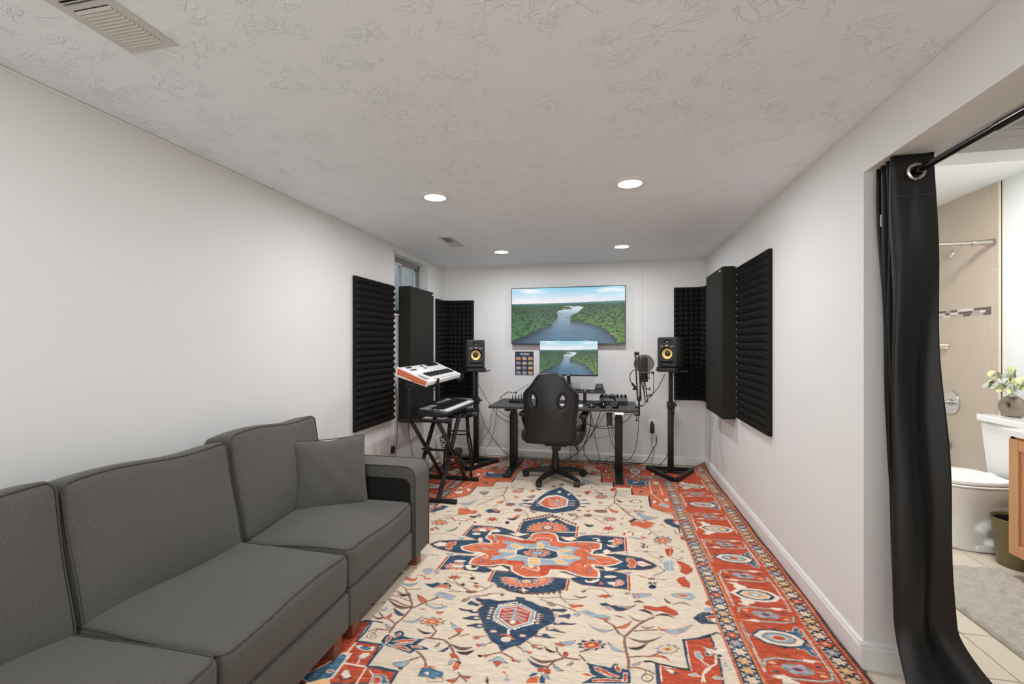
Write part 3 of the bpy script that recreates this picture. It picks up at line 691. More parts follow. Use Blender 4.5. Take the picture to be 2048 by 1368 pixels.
p l k 2 : -651 2517 -648 2509 -658 2511 -668 2508 -665 2517 -668 2526 -658 2523 -648 2526
p l k 2 : -633 2875 -630 2864 -641 2867 -653 2864 -650 2875 -653 2886 -642 2883 -630 2886
p l k 2 : -108 2870 -107 2859 -117 2862 -128 2859 -123 2870 -124 2880 -114 2877 -103 2881
p l k 2 : -99 2835 -97 2824 -107 2827 -118 2824 -113 2835 -115 2845 -105 2842 -94 2845
p l k 2 : -100 2562 -99 2553 -108 2555 -118 2553 -113 2561 -115 2570 -105 2568 -96 2571
p l k 2 : -98 2525 -97 2517 -106 2519 -116 2516 -112 2525 -113 2533 -104 2531 -94 2534
p l k 2 : -173 2517 -172 2508 -181 2510 -190 2508 -186 2516 -188 2524 -179 2522 -169 2525
p l k 2 : -178 2883 -176 2873 -186 2876 -197 2872 -193 2883 -195 2894 -184 2891 -173 2894
p l k 2 : -58 2609 -57 2600 -66 2602 -76 2599 -71 2608 -73 2617 -63 2615 -53 2618
p l k 2 : -61 2771 -60 2762 -70 2764 -81 2761 -76 2771 -77 2781 -67 2778 -57 2782
p r - 0 : -382 2556 -254 2576 -216 2568 -240 2541 -319 2528 -322 2464 -363 2427
p r - 0 : -575 2575 -483 2582 -471 2561 -520 2535 -560 2542
p r - 0 : -583 2842 -459 2864 -450 2836 -526 2815
l w - 4 : -854 2675 -809 2722 -732 2752 -694 2737
l y - 5 : -835 2670 -765 2658 -682 2689
p l r 3 : -766 2690 -727 2702 -721 2681 -757 2673
l y - 6 : -86 2716 -18 2714 49 2704
l w - 4 : -86 2700 -55 2658 12 2680
p l r 4 : -133 2723 -94 2715 -63 2688 -92 2674 -123 2692
p u - 0 : -582 3189 -582 3182 -583 3175 -586 3171 -590 3170 -594 3172 -598 3178 -600 3186 -601 3193 -600 3200 -597 3204 -592 3205 -588 3203 -584 3197
p u - 0 : -562 3206 -562 3198 -563 3191 -566 3187 -570 3186 -575 3189 -578 3195 -581 3202 -581 3210 -580 3217 -577 3221 -573 3222 -568 3219 -565 3214
p u - 0 : -542 3223 -542 3215 -543 3208 -546 3204 -550 3203 -555 3206 -558 3211 -561 3219 -561 3227 -560 3234 -557 3238 -552 3239 -548 3236 -544 3230
p u - 0 : -522 3240 -522 3232 -523 3225 -526 3220 -530 3220 -535 3222 -538 3228 -540 3236 -541 3244 -539 3251 -536 3255 -532 3256 -528 3253 -524 3247
p u - 0 : -502 3257 -501 3248 -503 3242 -506 3237 -510 3236 -514 3239 -518 3245 -520 3253 -521 3261 -519 3268 -516 3272 -512 3273 -507 3270 -504 3264
p u - 0 : -481 3274 -481 3265 -482 3258 -486 3254 -490 3253 -494 3256 -498 3262 -500 3270 -500 3278 -498 3285 -495 3289 -491 3290 -487 3288 -483 3282
p u - 0 : -460 3291 -460 3283 -462 3276 -465 3271 -469 3270 -474 3273 -477 3279 -479 3287 -479 3295 -478 3302 -475 3307 -470 3308 -466 3305 -462 3299
p u - 0 : -440 3308 -439 3300 -441 3293 -444 3288 -449 3287 -453 3290 -456 3296 -458 3304 -459 3313 -457 3320 -454 3324 -449 3325 -445 3322 -442 3316
p u - 0 : -419 3326 -418 3317 -420 3310 -424 3306 -428 3305 -432 3308 -435 3314 -437 3322 -438 3330 -436 3337 -433 3342 -428 3343 -424 3340 -421 3334
p u - 0 : -395 3324 -395 3316 -397 3309 -400 3304 -404 3303 -409 3306 -412 3312 -414 3320 -414 3329 -412 3336 -409 3340 -405 3341 -401 3338 -397 3332
p u - 0 : -363 3299 -363 3291 -365 3284 -369 3280 -373 3279 -377 3282 -380 3287 -382 3295 -382 3303 -380 3309 -377 3313 -373 3314 -368 3312 -365 3306
p u - 0 : -339 3280 -339 3272 -341 3266 -344 3262 -348 3261 -352 3263 -355 3269 -357 3276 -357 3284 -355 3290 -352 3294 -348 3295 -343 3293 -340 3287
p u - 0 : -314 3261 -314 3254 -316 3247 -320 3243 -324 3243 -328 3245 -331 3250 -332 3257 -332 3265 -330 3272 -327 3276 -323 3277 -319 3274 -316 3269
p u - 0 : -290 3243 -290 3236 -292 3229 -296 3225 -300 3224 -304 3227 -307 3232 -308 3239 -308 3247 -306 3253 -303 3257 -299 3258 -295 3256 -291 3250
p u - 0 : -266 3225 -266 3218 -268 3211 -272 3208 -276 3207 -280 3209 -283 3214 -284 3221 -284 3229 -282 3235 -279 3239 -275 3240 -271 3237 -268 3232
p u - 0 : -243 3207 -243 3200 -245 3194 -248 3190 -252 3189 -256 3191 -259 3197 -261 3204 -260 3211 -258 3217 -255 3221 -251 3222 -247 3220 -244 3214
p u - 0 : -219 3190 -220 3183 -222 3177 -225 3173 -229 3172 -233 3174 -236 3179 -237 3186 -237 3193 -235 3199 -232 3203 -228 3204 -224 3202 -221 3197
p u - 0 : -551 2286 -551 2280 -552 2276 -554 2273 -557 2272 -561 2274 -564 2278 -566 2283 -566 2288 -565 2293 -563 2296 -560 2297 -556 2295 -553 2291
p u - 0 : -521 2281 -520 2276 -521 2271 -523 2268 -527 2268 -530 2269 -533 2273 -535 2278 -536 2284 -535 2288 -532 2292 -529 2292 -526 2290 -523 2287
p u - 0 : -490 2277 -490 2272 -491 2267 -493 2264 -496 2263 -500 2265 -503 2269 -505 2274 -505 2279 -504 2284 -502 2287 -498 2288 -495 2286 -492 2282
p u - 0 : -460 2273 -460 2267 -461 2263 -463 2260 -467 2259 -470 2261 -473 2265 -475 2270 -475 2275 -474 2280 -471 2283 -468 2283 -465 2282 -462 2278
p u - 0 : -430 2268 -430 2263 -431 2258 -434 2256 -437 2255 -440 2257 -443 2260 -445 2265 -445 2271 -444 2275 -441 2278 -438 2279 -435 2277 -432 2273
p u - 0 : -401 2264 -401 2259 -402 2254 -404 2251 -407 2251 -411 2252 -413 2256 -415 2261 -415 2266 -414 2271 -412 2274 -408 2275 -405 2273 -402 2269
p u - 0 : -371 2260 -371 2255 -373 2250 -375 2247 -378 2247 -381 2248 -384 2252 -386 2257 -386 2262 -385 2267 -382 2270 -379 2270 -376 2269 -373 2265
p u - 0 : -343 2261 -343 2256 -345 2251 -347 2248 -350 2248 -353 2249 -356 2253 -357 2258 -358 2263 -356 2268 -354 2271 -351 2271 -347 2270 -345 2266
p u - 0 : -316 2270 -316 2265 -318 2260 -320 2257 -323 2256 -326 2258 -329 2262 -330 2267 -330 2272 -329 2277 -327 2280 -323 2280 -320 2279 -318 2275
p u - 0 : -289 2279 -289 2273 -291 2269 -293 2266 -296 2265 -299 2267 -302 2271 -303 2276 -303 2281 -302 2286 -299 2289 -296 2289 -293 2287 -290 2284
p u - 0 : -262 2288 -262 2282 -264 2278 -266 2275 -269 2274 -272 2276 -275 2279 -276 2284 -276 2290 -275 2294 -272 2297 -269 2298 -266 2296 -263 2293
p u - 0 : -235 2296 -235 2291 -236 2286 -239 2284 -242 2283 -245 2285 -248 2288 -249 2293 -249 2299 -247 2303 -245 2306 -242 2307 -238 2305 -236 2302
p n u 5 : -640 2155 -629 2163 -607 2154 -576 2162 -528 2156 -486 2171 -447 2185 -448 2208 -406 2210 -400 2192 -366 2182 -317 2153 -279 2151 -257 2121 -240 2078 -241 2039 -272 2008 -297 1979 -308 1936 -327 1915 -342 1890 -361 1858 -386 1846 -405 1831 -418 1816 -426 1804 -441 1823 -451 1841 -484 1859 -500 1878 -511 1897 -532 1920 -550 1963 -569 1998 -590 2029 -603 2073 -586 2104 -605 2123 -636 2139
p n u 4 : -698 2059 -683 2059 -658 2054 -634 2059 -601 2066 -593 2039 -623 2033 -648 2043 -681 2044
p n u 4 : -656 1989 -640 1996 -620 2012 -576 2022 -568 1993 -590 1984 -620 1982 -645 1984
p n u 4 : -622 1941 -601 1952 -583 1962 -542 1965 -535 1942 -565 1931 -591 1938 -611 1933
p n u 4 : -668 2109 -656 2130 -636 2119 -608 2111 -589 2137 -585 2099 -621 2091 -640 2098 -657 2092
p n u 4 : -266 2145 -224 2152 -200 2161 -191 2148 -209 2128 -240 2130 -260 2125
p n u 4 : -249 2102 -219 2103 -178 2122 -171 2111 -178 2081 -199 2092 -246 2082
p n u 4 : -242 2048 -201 2052 -169 2049 -141 2056 -160 2039 -200 2033 -242 2024
p n u 4 : -272 2003 -224 1995 -206 1985 -181 1982 -194 1976 -234 1979 -269 1981
p n u 4 : -308 1941 -265 1956 -240 1937 -222 1937 -244 1927 -284 1928 -312 1927
p c u 4 : -603 2058 -603 2054 -606 2050 -610 2047 -616 2046 -621 2047 -626 2049 -628 2052 -628 2056 -625 2060 -621 2063 -615 2064 -610 2063 -605 2061
p c u 4 : -577 2005 -577 2001 -580 1998 -586 1995 -592 1993 -598 1994 -603 1996 -606 1999 -606 2003 -602 2007 -597 2010 -591 2011 -584 2011 -579 2009
p c u 4 : -549 1950 -549 1947 -552 1944 -556 1942 -562 1941 -567 1941 -571 1943 -573 1945 -572 1948 -570 1952 -565 1954 -560 1955 -555 1955 -551 1953
p c u 4 : -590 2104 -590 2100 -593 2097 -597 2095 -602 2094 -606 2094 -610 2096 -612 2099 -612 2102 -609 2105 -605 2107 -601 2108 -596 2108 -592 2106
p c u 4 : -223 2097 -224 2093 -227 2090 -232 2088 -238 2086 -243 2087 -246 2089 -248 2092 -247 2095 -244 2099 -239 2101 -234 2102 -229 2102 -225 2100
p c u 4 : -209 2050 -210 2046 -214 2042 -220 2038 -226 2037 -232 2038 -237 2040 -239 2044 -238 2048 -234 2052 -228 2056 -222 2057 -215 2056 -211 2054
p c u 4 : -233 1999 -235 1995 -239 1991 -246 1988 -253 1987 -260 1987 -265 1988 -267 1992 -266 1996 -262 1999 -255 2002 -248 2004 -241 2004 -236 2002
p c u 4 : -278 1946 -279 1942 -282 1939 -287 1936 -294 1935 -299 1935 -303 1937 -305 1940 -305 1944 -301 1947 -296 1950 -290 1951 -284 1951 -280 1949
p c u 4 : -477 1927 -477 1923 -481 1919 -486 1915 -493 1914 -500 1914 -505 1917 -507 1921 -507 1925 -504 1929 -498 1933 -491 1934 -484 1933 -479 1931
p c u 4 : -347 1926 -348 1921 -351 1917 -357 1914 -364 1913 -370 1913 -375 1916 -377 1919 -376 1924 -373 1928 -367 1931 -360 1932 -354 1932 -349 1929
p w n 3 : -519 2119 -429 2157 -330 2105 -328 2010 -420 1951 -522 2016 -523 2080
l u - 6 : -562 2096 -528 2100
l u - 6 : -558 2078 -526 2084
l u - 6 : -555 2061 -524 2067
l u - 6 : -552 2044 -523 2051
l u - 6 : -549 2027 -521 2034
l u - 6 : -546 2010 -519 2019
l u - 8 : -330 2095 -295 2089
l u - 8 : -329 2080 -297 2074
l u - 8 : -327 2065 -298 2058
l u - 8 : -326 2050 -300 2043
l u - 8 : -325 2035 -301 2028
l u - 8 : -324 2021 -302 2013
p w - 0 : -502 2002 -502 1999 -504 1997 -506 1995 -509 1994 -511 1995 -514 1997 -515 2000 -515 2003 -514 2005 -512 2007 -509 2008 -506 2007 -504 2005
p w - 0 : -488 1995 -488 1992 -489 1989 -491 1987 -494 1987 -497 1987 -499 1989 -500 1992 -500 1995 -499 1998 -497 1999 -494 2000 -491 1999 -489 1997
p w - 0 : -473 1987 -473 1984 -474 1982 -477 1980 -479 1979 -482 1980 -485 1982 -486 1984 -486 1987 -485 1990 -482 1992 -480 1992 -477 1992 -475 1990
p w - 0 : -459 1980 -459 1977 -460 1974 -462 1972 -465 1972 -468 1972 -470 1974 -471 1977 -472 1980 -470 1982 -468 1984 -465 1985 -462 1984 -460 1982
p w - 0 : -445 1972 -445 1969 -446 1967 -448 1965 -451 1964 -454 1965 -456 1967 -457 1969 -457 1972 -456 1975 -454 1977 -451 1977 -448 1977 -446 1975
p w - 0 : -431 1965 -431 1962 -432 1959 -434 1958 -437 1957 -440 1958 -442 1960 -443 1962 -443 1965 -442 1968 -440 1969 -437 1970 -434 1969 -432 1967
p w - 0 : -417 1957 -417 1955 -418 1952 -420 1950 -423 1950 -426 1950 -428 1952 -429 1955 -429 1958 -428 1960 -426 1962 -423 1962 -420 1962 -418 1960
p w - 0 : -397 1960 -397 1957 -399 1955 -401 1953 -404 1952 -407 1953 -409 1955 -410 1957 -410 1960 -409 1963 -406 1965 -403 1965 -400 1965 -398 1963
p w - 0 : -385 1973 -385 1970 -386 1968 -389 1966 -392 1965 -395 1966 -397 1968 -398 1970 -398 1973 -397 1976 -394 1977 -391 1978 -388 1977 -386 1976
p w - 0 : -373 1986 -373 1983 -374 1981 -377 1979 -380 1978 -383 1979 -385 1981 -386 1983 -386 1986 -385 1989 -382 1990 -379 1991 -376 1990 -374 1989
p w - 0 : -360 1999 -361 1996 -362 1994 -365 1992 -368 1991 -371 1992 -373 1994 -374 1996 -374 1999 -372 2002 -370 2004 -367 2004 -364 2004 -362 2002
p w - 0 : -348 2012 -348 2009 -350 2007 -352 2005 -355 2004 -358 2005 -360 2007 -362 2009 -361 2012 -360 2015 -357 2017 -354 2018 -351 2017 -349 2015
p w - 0 : -335 2026 -336 2023 -337 2020 -340 2018 -343 2017 -346 2018 -348 2020 -349 2023 -349 2026 -347 2028 -345 2030 -342 2031 -339 2030 -337 2028
p w - 0 : -323 2039 -323 2036 -324 2033 -327 2032 -330 2031 -333 2032 -335 2033 -337 2036 -336 2039 -335 2042 -332 2044 -329 2045 -326 2044 -324 2042
p w - 0 : -534 2096 -535 2094 -536 2092 -539 2091 -543 2090 -546 2090 -549 2091 -550 2093 -550 2095 -548 2097 -545 2099 -542 2100 -538 2099 -536 2098
p w - 0 : -309 2094 -310 2092 -312 2090 -315 2088 -318 2088 -321 2088 -324 2089 -325 2091 -324 2093 -322 2095 -319 2096 -316 2097 -313 2097 -310 2096
p w - 0 : -533 2075 -534 2073 -535 2071 -538 2069 -542 2069 -545 2069 -548 2070 -549 2072 -549 2074 -547 2076 -544 2077 -540 2078 -537 2078 -535 2077
p w - 0 : -309 2076 -309 2074 -311 2072 -314 2070 -317 2069 -320 2070 -323 2071 -324 2072 -323 2075 -321 2077 -318 2078 -315 2079 -312 2079 -310 2077
p w - 0 : -532 2054 -533 2052 -534 2050 -537 2049 -541 2048 -544 2048 -546 2049 -548 2051 -547 2053 -546 2055 -543 2057 -539 2057 -536 2057 -534 2056
p w - 0 : -308 2058 -308 2056 -310 2054 -313 2052 -316 2052 -319 2052 -322 2053 -323 2055 -322 2057 -320 2059 -318 2060 -314 2061 -311 2061 -309 2059
p w - 0 : -531 2034 -532 2032 -533 2030 -536 2028 -540 2028 -543 2028 -545 2029 -547 2031 -546 2033 -545 2035 -542 2036 -538 2037 -535 2037 -533 2036
p w - 0 : -307 2040 -307 2038 -309 2036 -312 2035 -315 2034 -318 2034 -321 2035 -322 2037 -321 2039 -319 2041 -317 2042 -313 2043 -310 2043 -308 2042
p w - 0 : -530 2014 -531 2012 -532 2010 -535 2008 -539 2008 -542 2008 -544 2009 -546 2011 -545 2013 -544 2015 -541 2016 -537 2017 -534 2017 -532 2015
p w - 0 : -306 2023 -306 2021 -308 2019 -311 2017 -314 2017 -317 2017 -320 2018 -321 2020 -320 2022 -319 2023 -316 2025 -312 2026 -309 2025 -307 2024
p w - 0 : -509 2126 -509 2123 -510 2121 -512 2119 -514 2119 -517 2119 -519 2121 -520 2124 -520 2127 -519 2129 -517 2131 -515 2132 -512 2131 -510 2129
p w - 0 : -409 2153 -409 2150 -410 2148 -412 2146 -415 2145 -417 2146 -419 2148 -420 2151 -420 2154 -419 2156 -417 2158 -415 2158 -412 2158 -410 2156
p w - 0 : -496 2133 -496 2130 -497 2128 -499 2126 -501 2125 -504 2126 -506 2128 -507 2131 -507 2133 -506 2136 -504 2138 -502 2138 -499 2137 -497 2136
p w - 0 : -396 2145 -396 2142 -397 2140 -399 2138 -401 2137 -404 2138 -405 2140 -407 2143 -407 2146 -405 2148 -403 2150 -401 2150 -399 2150 -397 2148
p w - 0 : -483 2140 -483 2137 -484 2134 -486 2132 -489 2132 -491 2133 -493 2135 -494 2137 -494 2140 -493 2143 -491 2144 -489 2145 -486 2144 -484 2142
p w - 0 : -382 2137 -382 2134 -383 2132 -385 2130 -388 2129 -390 2130 -392 2132 -393 2135 -393 2137 -392 2140 -390 2142 -387 2142 -385 2141 -383 2140
p w - 0 : -470 2146 -470 2143 -471 2141 -473 2139 -476 2139 -478 2139 -480 2141 -481 2144 -481 2147 -480 2149 -478 2151 -476 2152 -473 2151 -471 2149
p w - 0 : -369 2129 -369 2126 -370 2124 -372 2122 -374 2121 -377 2122 -379 2124 -380 2127 -380 2129 -378 2132 -376 2134 -374 2134 -372 2133 -370 2131
p w - 0 : -457 2153 -457 2150 -458 2147 -460 2146 -463 2145 -465 2146 -467 2148 -468 2151 -468 2154 -467 2156 -465 2158 -463 2158 -460 2158 -458 2156
p w - 0 : -356 2121 -356 2118 -357 2116 -359 2114 -361 2114 -363 2114 -365 2116 -366 2119 -366 2121 -365 2124 -363 2126 -361 2126 -358 2125 -357 2124
p w - 0 : -444 2160 -444 2157 -445 2154 -447 2152 -450 2152 -452 2153 -454 2155 -455 2157 -455 2160 -454 2163 -452 2165 -450 2165 -447 2164 -445 2162
p w - 0 : -342 2113 -343 2110 -344 2108 -346 2106 -348 2106 -350 2106 -352 2108 -353 2111 -353 2114 -352 2116 -350 2118 -348 2118 -345 2117 -343 2116
p w - 0 : -431 2166 -431 2163 -432 2161 -434 2159 -436 2159 -439 2159 -441 2161 -442 2164 -442 2167 -441 2170 -439 2171 -437 2172 -434 2171 -432 2169
p w - 0 : -329 2105 -330 2103 -331 2100 -333 2099 -335 2098 -337 2099 -339 2101 -340 2103 -340 2106 -339 2108 -337 2110 -335 2110 -332 2110 -330 2108
p l k 4 : -511 2105 -424 2149 -340 2103 -338 2019 -424 1959 -512 2024 -515 2066
p r w 8 : -497 2100 -424 2135 -354 2100 -355 2020 -422 1971 -496 2028
l l - 20 : -430 2116 -427 2059 -426 2009
p w l 8 : -411 2010 -411 2003 -414 1997 -418 1993 -424 1992 -430 1993 -434 1998 -437 2004 -437 2011 -435 2017 -430 2021 -424 2022 -418 2020 -414 2016
l w - 15 : -435 2109 -478 2090
l l - 8 : -435 2109 -478 2090
l w - 15 : -431 2078 -480 2060
l l - 8 : -431 2078 -480 2060
l w - 15 : -429 2053 -481 2039
l l - 8 : -429 2053 -481 2039
l w - 15 : -430 2030 -476 2018
l l - 8 : -430 2030 -476 2018
l w - 15 : -415 2103 -372 2091
l l - 8 : -415 2103 -372 2091
l w - 15 : -416 2077 -373 2060
l l - 8 : -416 2077 -373 2060
l w - 15 : -417 2056 -374 2035
l l - 8 : -417 2056 -374 2035
l w - 15 : -416 2036 -379 2014
l l - 8 : -416 2036 -379 2014
p c w 5 : -406 1888 -407 1881 -411 1875 -419 1870 -427 1868 -436 1870 -443 1873 -447 1879 -446 1886 -442 1893 -434 1897 -425 1899 -416 1898 -409 1894
l o - 14 : -457 1900 -443 1912 -423 1914 -395 1891
l w - 12 : -429 1947 -424 1920
p n u 4 : -412 3984 -368 3923 -331 3872 -288 3799 -263 3741 -226 3642 -220 3586 -224 3529 -257 3447 -337 3395 -386 3367 -452 3366 -550 3378 -596 3422 -578 3582 -543 3728 -510 3834 -465 3911
p w n 3 : -417 3771 -372 3749 -315 3683 -311 3524 -382 3461 -428 3437 -498 3484 -547 3545 -529 3668 -497 3738
p o l 9 : -416 3739 -335 3686 -327 3542 -412 3468 -472 3476 -532 3548 -499 3675
l l - 30 : -410 3663 -401 3519
l w - 8 : -402 3635 -355 3675
l w - 8 : -421 3630 -475 3649
l w - 8 : -397 3594 -351 3636
l w - 8 : -417 3590 -470 3611
l w - 8 : -393 3555 -347 3599
l w - 8 : -412 3550 -465 3574
l w - 8 : -388 3516 -344 3562
l w - 8 : -408 3512 -460 3537
p n u 3 : -276 3785 -236 3798 -209 3780 -239 3771
p n u 3 : -584 3719 -616 3717 -649 3696 -606 3692
p n u 3 : -269 3685 -189 3707 -163 3690 -193 3681
p n u 3 : -569 3622 -640 3611 -672 3590 -630 3587
p n u 3 : -263 3605 -156 3632 -131 3616 -160 3607
p n u 3 : -556 3543 -655 3526 -687 3506 -646 3503
p n u 3 : -258 3535 -187 3555 -162 3539 -190 3530
p n u 3 : -546 3474 -609 3465 -640 3445 -600 3443
p n u 3 : -252 3455 -220 3466 -195 3451 -223 3442
p n u 3 : -533 3395 -557 3394 -588 3375 -549 3373
l w - 9 : -312 3654 -268 3663
l w - 9 : -526 3608 -565 3600
l w - 9 : -309 3617 -265 3627
l w - 9 : -520 3572 -560 3564
l w - 9 : -306 3582 -262 3591
l w - 9 : -515 3537 -554 3529
l w - 9 : -303 3547 -260 3556
l w - 9 : -510 3502 -549 3494
p w y 4 : -394 3858 -394 3846 -398 3836 -404 3830 -411 3829 -417 3832 -423 3840 -426 3851 -425 3863 -422 3873 -416 3880 -409 3881 -402 3878 -397 3869
p w - 0 : -312 3810 -313 3800 -316 3792 -321 3787 -326 3786 -332 3789 -336 3795 -338 3804 -338 3813 -335 3821 -330 3826 -324 3828 -319 3825 -314 3818
p n u 3 : -382 3394 -383 3381 -389 3370 -399 3363 -410 3360 -421 3364 -429 3372 -433 3383 -432 3396 -426 3407 -417 3415 -405 3417 -394 3414 -386 3406
p l u 5 : -442 4051 -418 4094 -386 4054 -410 4012
p r - 0 : -427 4073 -407 4096 -398 4061 -413 4048
l u - 19 : 75 1807 77 1863 69 1911 65 1968 67 2003 99 2059 129 2103 166 2145 203 2175
l u - 12 : 67 2007 45 2020 32 2049 21 2075 -16 2101
l u - 9 : 107 2054 154 2069 210 2083
l u - 9 : 85 1880 131 1895 162 1900 217 1943
l u - 8 : 83 1821 112 1824 148 1816 170 1803
l u - 7 : 138 1817 139 1793
l u - 18 : -931 1821 -934 1881 -920 1938 -916 2007 -924 2038 -983 2130
l u - 9 : -913 2016 -891 2039 -867 2078 -821 2123
l u - 9 : -931 1882 -972 1907 -1013 1918 -1051 1952
l u - 16 : -771 1906 -736 1872 -743 1830 -766 1821
l u - 17 : -785 1745 -740 1719 -711 1691 -696 1661
l u - 9 : -740 1707 -767 1681
l u - 11 : -758 1823 -685 1825 -651 1803 -615 1758
l u - 12 : -664 1838 -634 1871 -637 1907
l u - 7 : -1024 1810 -1000 1834 -942 1835
l u - 7 : -993 1826 -995 1803
l u - 12 : -662 1839 -632 1880 -641 1915
l u - 16 : -647 1799 -616 1757
l u - 13 : -561 1654 -546 1640 -516 1617
l u - 9 : -558 1621 -549 1639 -510 1641
l u - 9 : -480 1771 -428 1801 -379 1777
l u - 7 : -482 1851 -504 1830
l u - 6 : -509 1889 -538 1878
l u - 7 : -342 1890 -308 1872 -271 1876
l u - 7 : -373 1850 -349 1838
l u - 11 : -233 1756 -207 1798 -171 1821 -112 1820
l u - 13 : -211 1876 -206 1853 -176 1820
l u - 10 : -233 1756 -236 1741
l u - 7 : -625 1860 -605 1877 -589 1883
l u - 16 : -114 1849 -103 1836 -89 1816
l u - 9 : -115 1868 -87 1886
l u - 6 : -338 2231 -312 2228 -234 2253 -207 2239 -138 2251
l u - 6 : -241 2288 -230 2243 -198 2209
l u - 8 : -325 2211 -292 2201 -227 2181 -179 2164 -135 2142
l u - 6 : -700 2131 -675 2159 -647 2177 -602 2184 -575 2210
l u - 6 : -250 3248 -200 3327 -164 3367
l u - 6 : -103 3380 -22 3365 24 3356
l u - 6 : -111 3340 -77 3297 -22 3237 23 3229
l u - 6 : -102 3084 -20 3064 22 3111
l u - 8 : 94 3557 134 3477 186 3384
l u - 6 : 185 3372 262 3369
l u - 6 : 119 3192 171 3192
l u - 6 : 263 3217 280 3166 365 3178
l u - 7 : 287 3146 314 3089
l u - 9 : 254 3107 280 3160
l u - 5 : 148 2844 177 2863 214 2854 284 2864
l u - 6 : 224 2834 255 2797 283 2787 299 2725
l u - 7 : 270 2687 303 2634 263 2589 230 2561
l u - 9 : 157 2552 207 2528
l u - 8 : 223 2524 298 2537
l u - 6 : -130 2325 -95 2370 -36 2370 -3 2340
l u - 5 : -244 3286 -169 3290
l u - 12 : 60 4058 58 3921 44 3806 45 3685 104 3558 146 3449 183 3383
l u - 8 : 45 3685 1 3576 -28 3523
l u - 7 : 63 3889 128 3839 234 3854
l u - 6 : 54 3673 121 3644 197 3625
l u - 6 : 77 3593 151 3554 264 3525
l u - 9 : 65 4060 17 4049 -59 4051 -104 4096 -146 4200
l u - 7 : -100 3955 -110 3919 -87 3857 -35 3836
l u - 5 : -104 4105 -78 4166 -44 4183
l u - 7 : 47 3838 1 3766
l u - 6 : -82 3601 -47 3587 1 3604
l u - 5 : -256 3253 -244 3280 -185 3359
l u - 5 : -108 3376 -13 3359
l u - 6 : -111 3332 -75 3292 -30 3238
l u - 5 : -168 3792 -116 3787
l u - 4 : -301 3828 -252 3897 -200 3908
l u - 5 : 69 3957 175 3988
l u - 5 : -242 3994 -155 3995 -100 3963
l u - 4 : 82 3410 142 3454
l u - 10 : -872 3914 -857 3759 -860 3677 -949 3503 -1000 3391
l u - 8 : -860 3677 -804 3549 -780 3510
l u - 7 : -1014 3604 -929 3630 -858 3669
l u - 7 : -1052 3821 -984 3801 -884 3875
l u - 7 : -937 3701 -864 3766
l u - 6 : -809 3593 -730 3595
l u - 5 : -1043 3536 -911 3556
l u - 6 : -850 4011 -766 4029 -692 4103 -670 4187
l u - 5 : -800 3358 -711 3377
l u - 7 : -629 3361 -586 3306 -564 3211
l u - 5 : -790 3237 -727 3314
l u - 5 : -584 3293 -627 3297 -654 3266
l u - 7 : -1190 3152 -1150 3148 -1095 3159 -1085 3199
l u - 8 : -1134 3078 -1101 3121 -1064 3069
l u - 6 : -676 3503 -606 3420
l u - 5 : -950 3430 -897 3406
l u - 7 : -714 3192 -662 3215
l u - 6 : -1264 3213 -1259 3150 -1279 3126
l u - 5 : -853 3114 -819 3075 -735 3104
l u - 5 : -790 2191 -755 2192 -690 2206
l u - 5 : -837 2354 -775 2382 -736 2376 -712 2346
l u - 7 : -806 2298 -745 2245 -679 2214
l u - 6 : -728 2304 -674 2292
l u - 7 : -653 2271 -613 2253 -590 2297
l u - 6 : -648 2215 -612 2247
l u - 6 : -657 2153 -588 2209 -524 2229
l u - 8 : -1201 3082 -1117 3126 -1069 3074
l u - 6 : -1042 2547 -1016 2544 -988 2548
l u - 5 : -1149 2808 -1056 2854 -976 2834
l u - 7 : -1193 3154 -1144 3145 -1099 3161
l u - 14 : -1016 2164 -999 2138 -958 2086 -935 2059 -912 2013
l u - 11 : -1047 2133 -1011 2116 -984 2117
l u - 7 : -1057 2097 -1014 2088 -949 2065
l u - 15 : -1058 2062 -1019 2055 -969 2030 -924 2022
l u - 7 : -1052 2191 -1016 2164 -973 2168 -940 2180
l u - 7 : -1014 2305 -995 2309 -967 2299
l u - 10 : -903 2022 -886 2056 -864 2079 -828 2123
l u - 6 : -874 2063 -824 2065 -782 2070
l u - 6 : -799 2210 -754 2200 -711 2199
l u - 7 : -846 2292 -808 2274 -756 2254 -708 2224
p o - 0 : 28 2063 44 2058 58 2059 71 2066 82 2080 93 2100 102 2126 90 2113 78 2099 66 2088 54 2078 41 2071
p l - 0 : -87 2057 -69 2037 -51 2023 -33 2017 -14 2020 6 2031 26 2048 7 2040 -13 2033 -31 2032 -50 2036 -68 2045
p u - 0 : 77 2005 101 1990 124 1981 147 1981 171 1992 196 2013 222 2040 197 2021 172 2004 148 1995 124 1993 101 1997
p k - 0 : 75 1935 91 1928 106 1926 120 1931 134 1942 148 1961 161 1984 147 1972 133 1959 119 1949 104 1943 89 1939
p l - 0 : -4 1957 2 1935 10 1917 20 1905 33 1900 47 1901 63 1906 51 1911 39 1916 27 1923 16 1933 6 1945
p r - 0 : 167 1901 181 1903 195 1905 208 1904 220 1899 231 1891 242 1883 233 1899 224 1911 212 1918 199 1918 183 1911
p l - 0 : 83 1838 92 1834 99 1833 107 1835 114 1842 120 1851 127 1864 120 1858 113 1853 105 1848 98 1844 91 1841
p g - 0 : 137 2095 147 2086 156 2081 166 2080 177 2085 188 2095 199 2108 188 2102 178 2095 167 2092 157 2091 147 2093
p l o 3 : 220 2092 243 2074 266 2066 290 2070 315 2087 341 2116 368 2156 342 2138 317 2120 292 2106 268 2098 244 2095
p o - 0 : 213 2104 216 2093 219 2085 224 2080 231 2079 238 2082 246 2088 240 2090 234 2091 229 2093 223 2096 218 2100
p k - 0 : 136 2220 148 2216 160 2213 171 2208 182 2203 193 2196 204 2191 196 2208 187 2221 177 2229 165 2231 151 2228
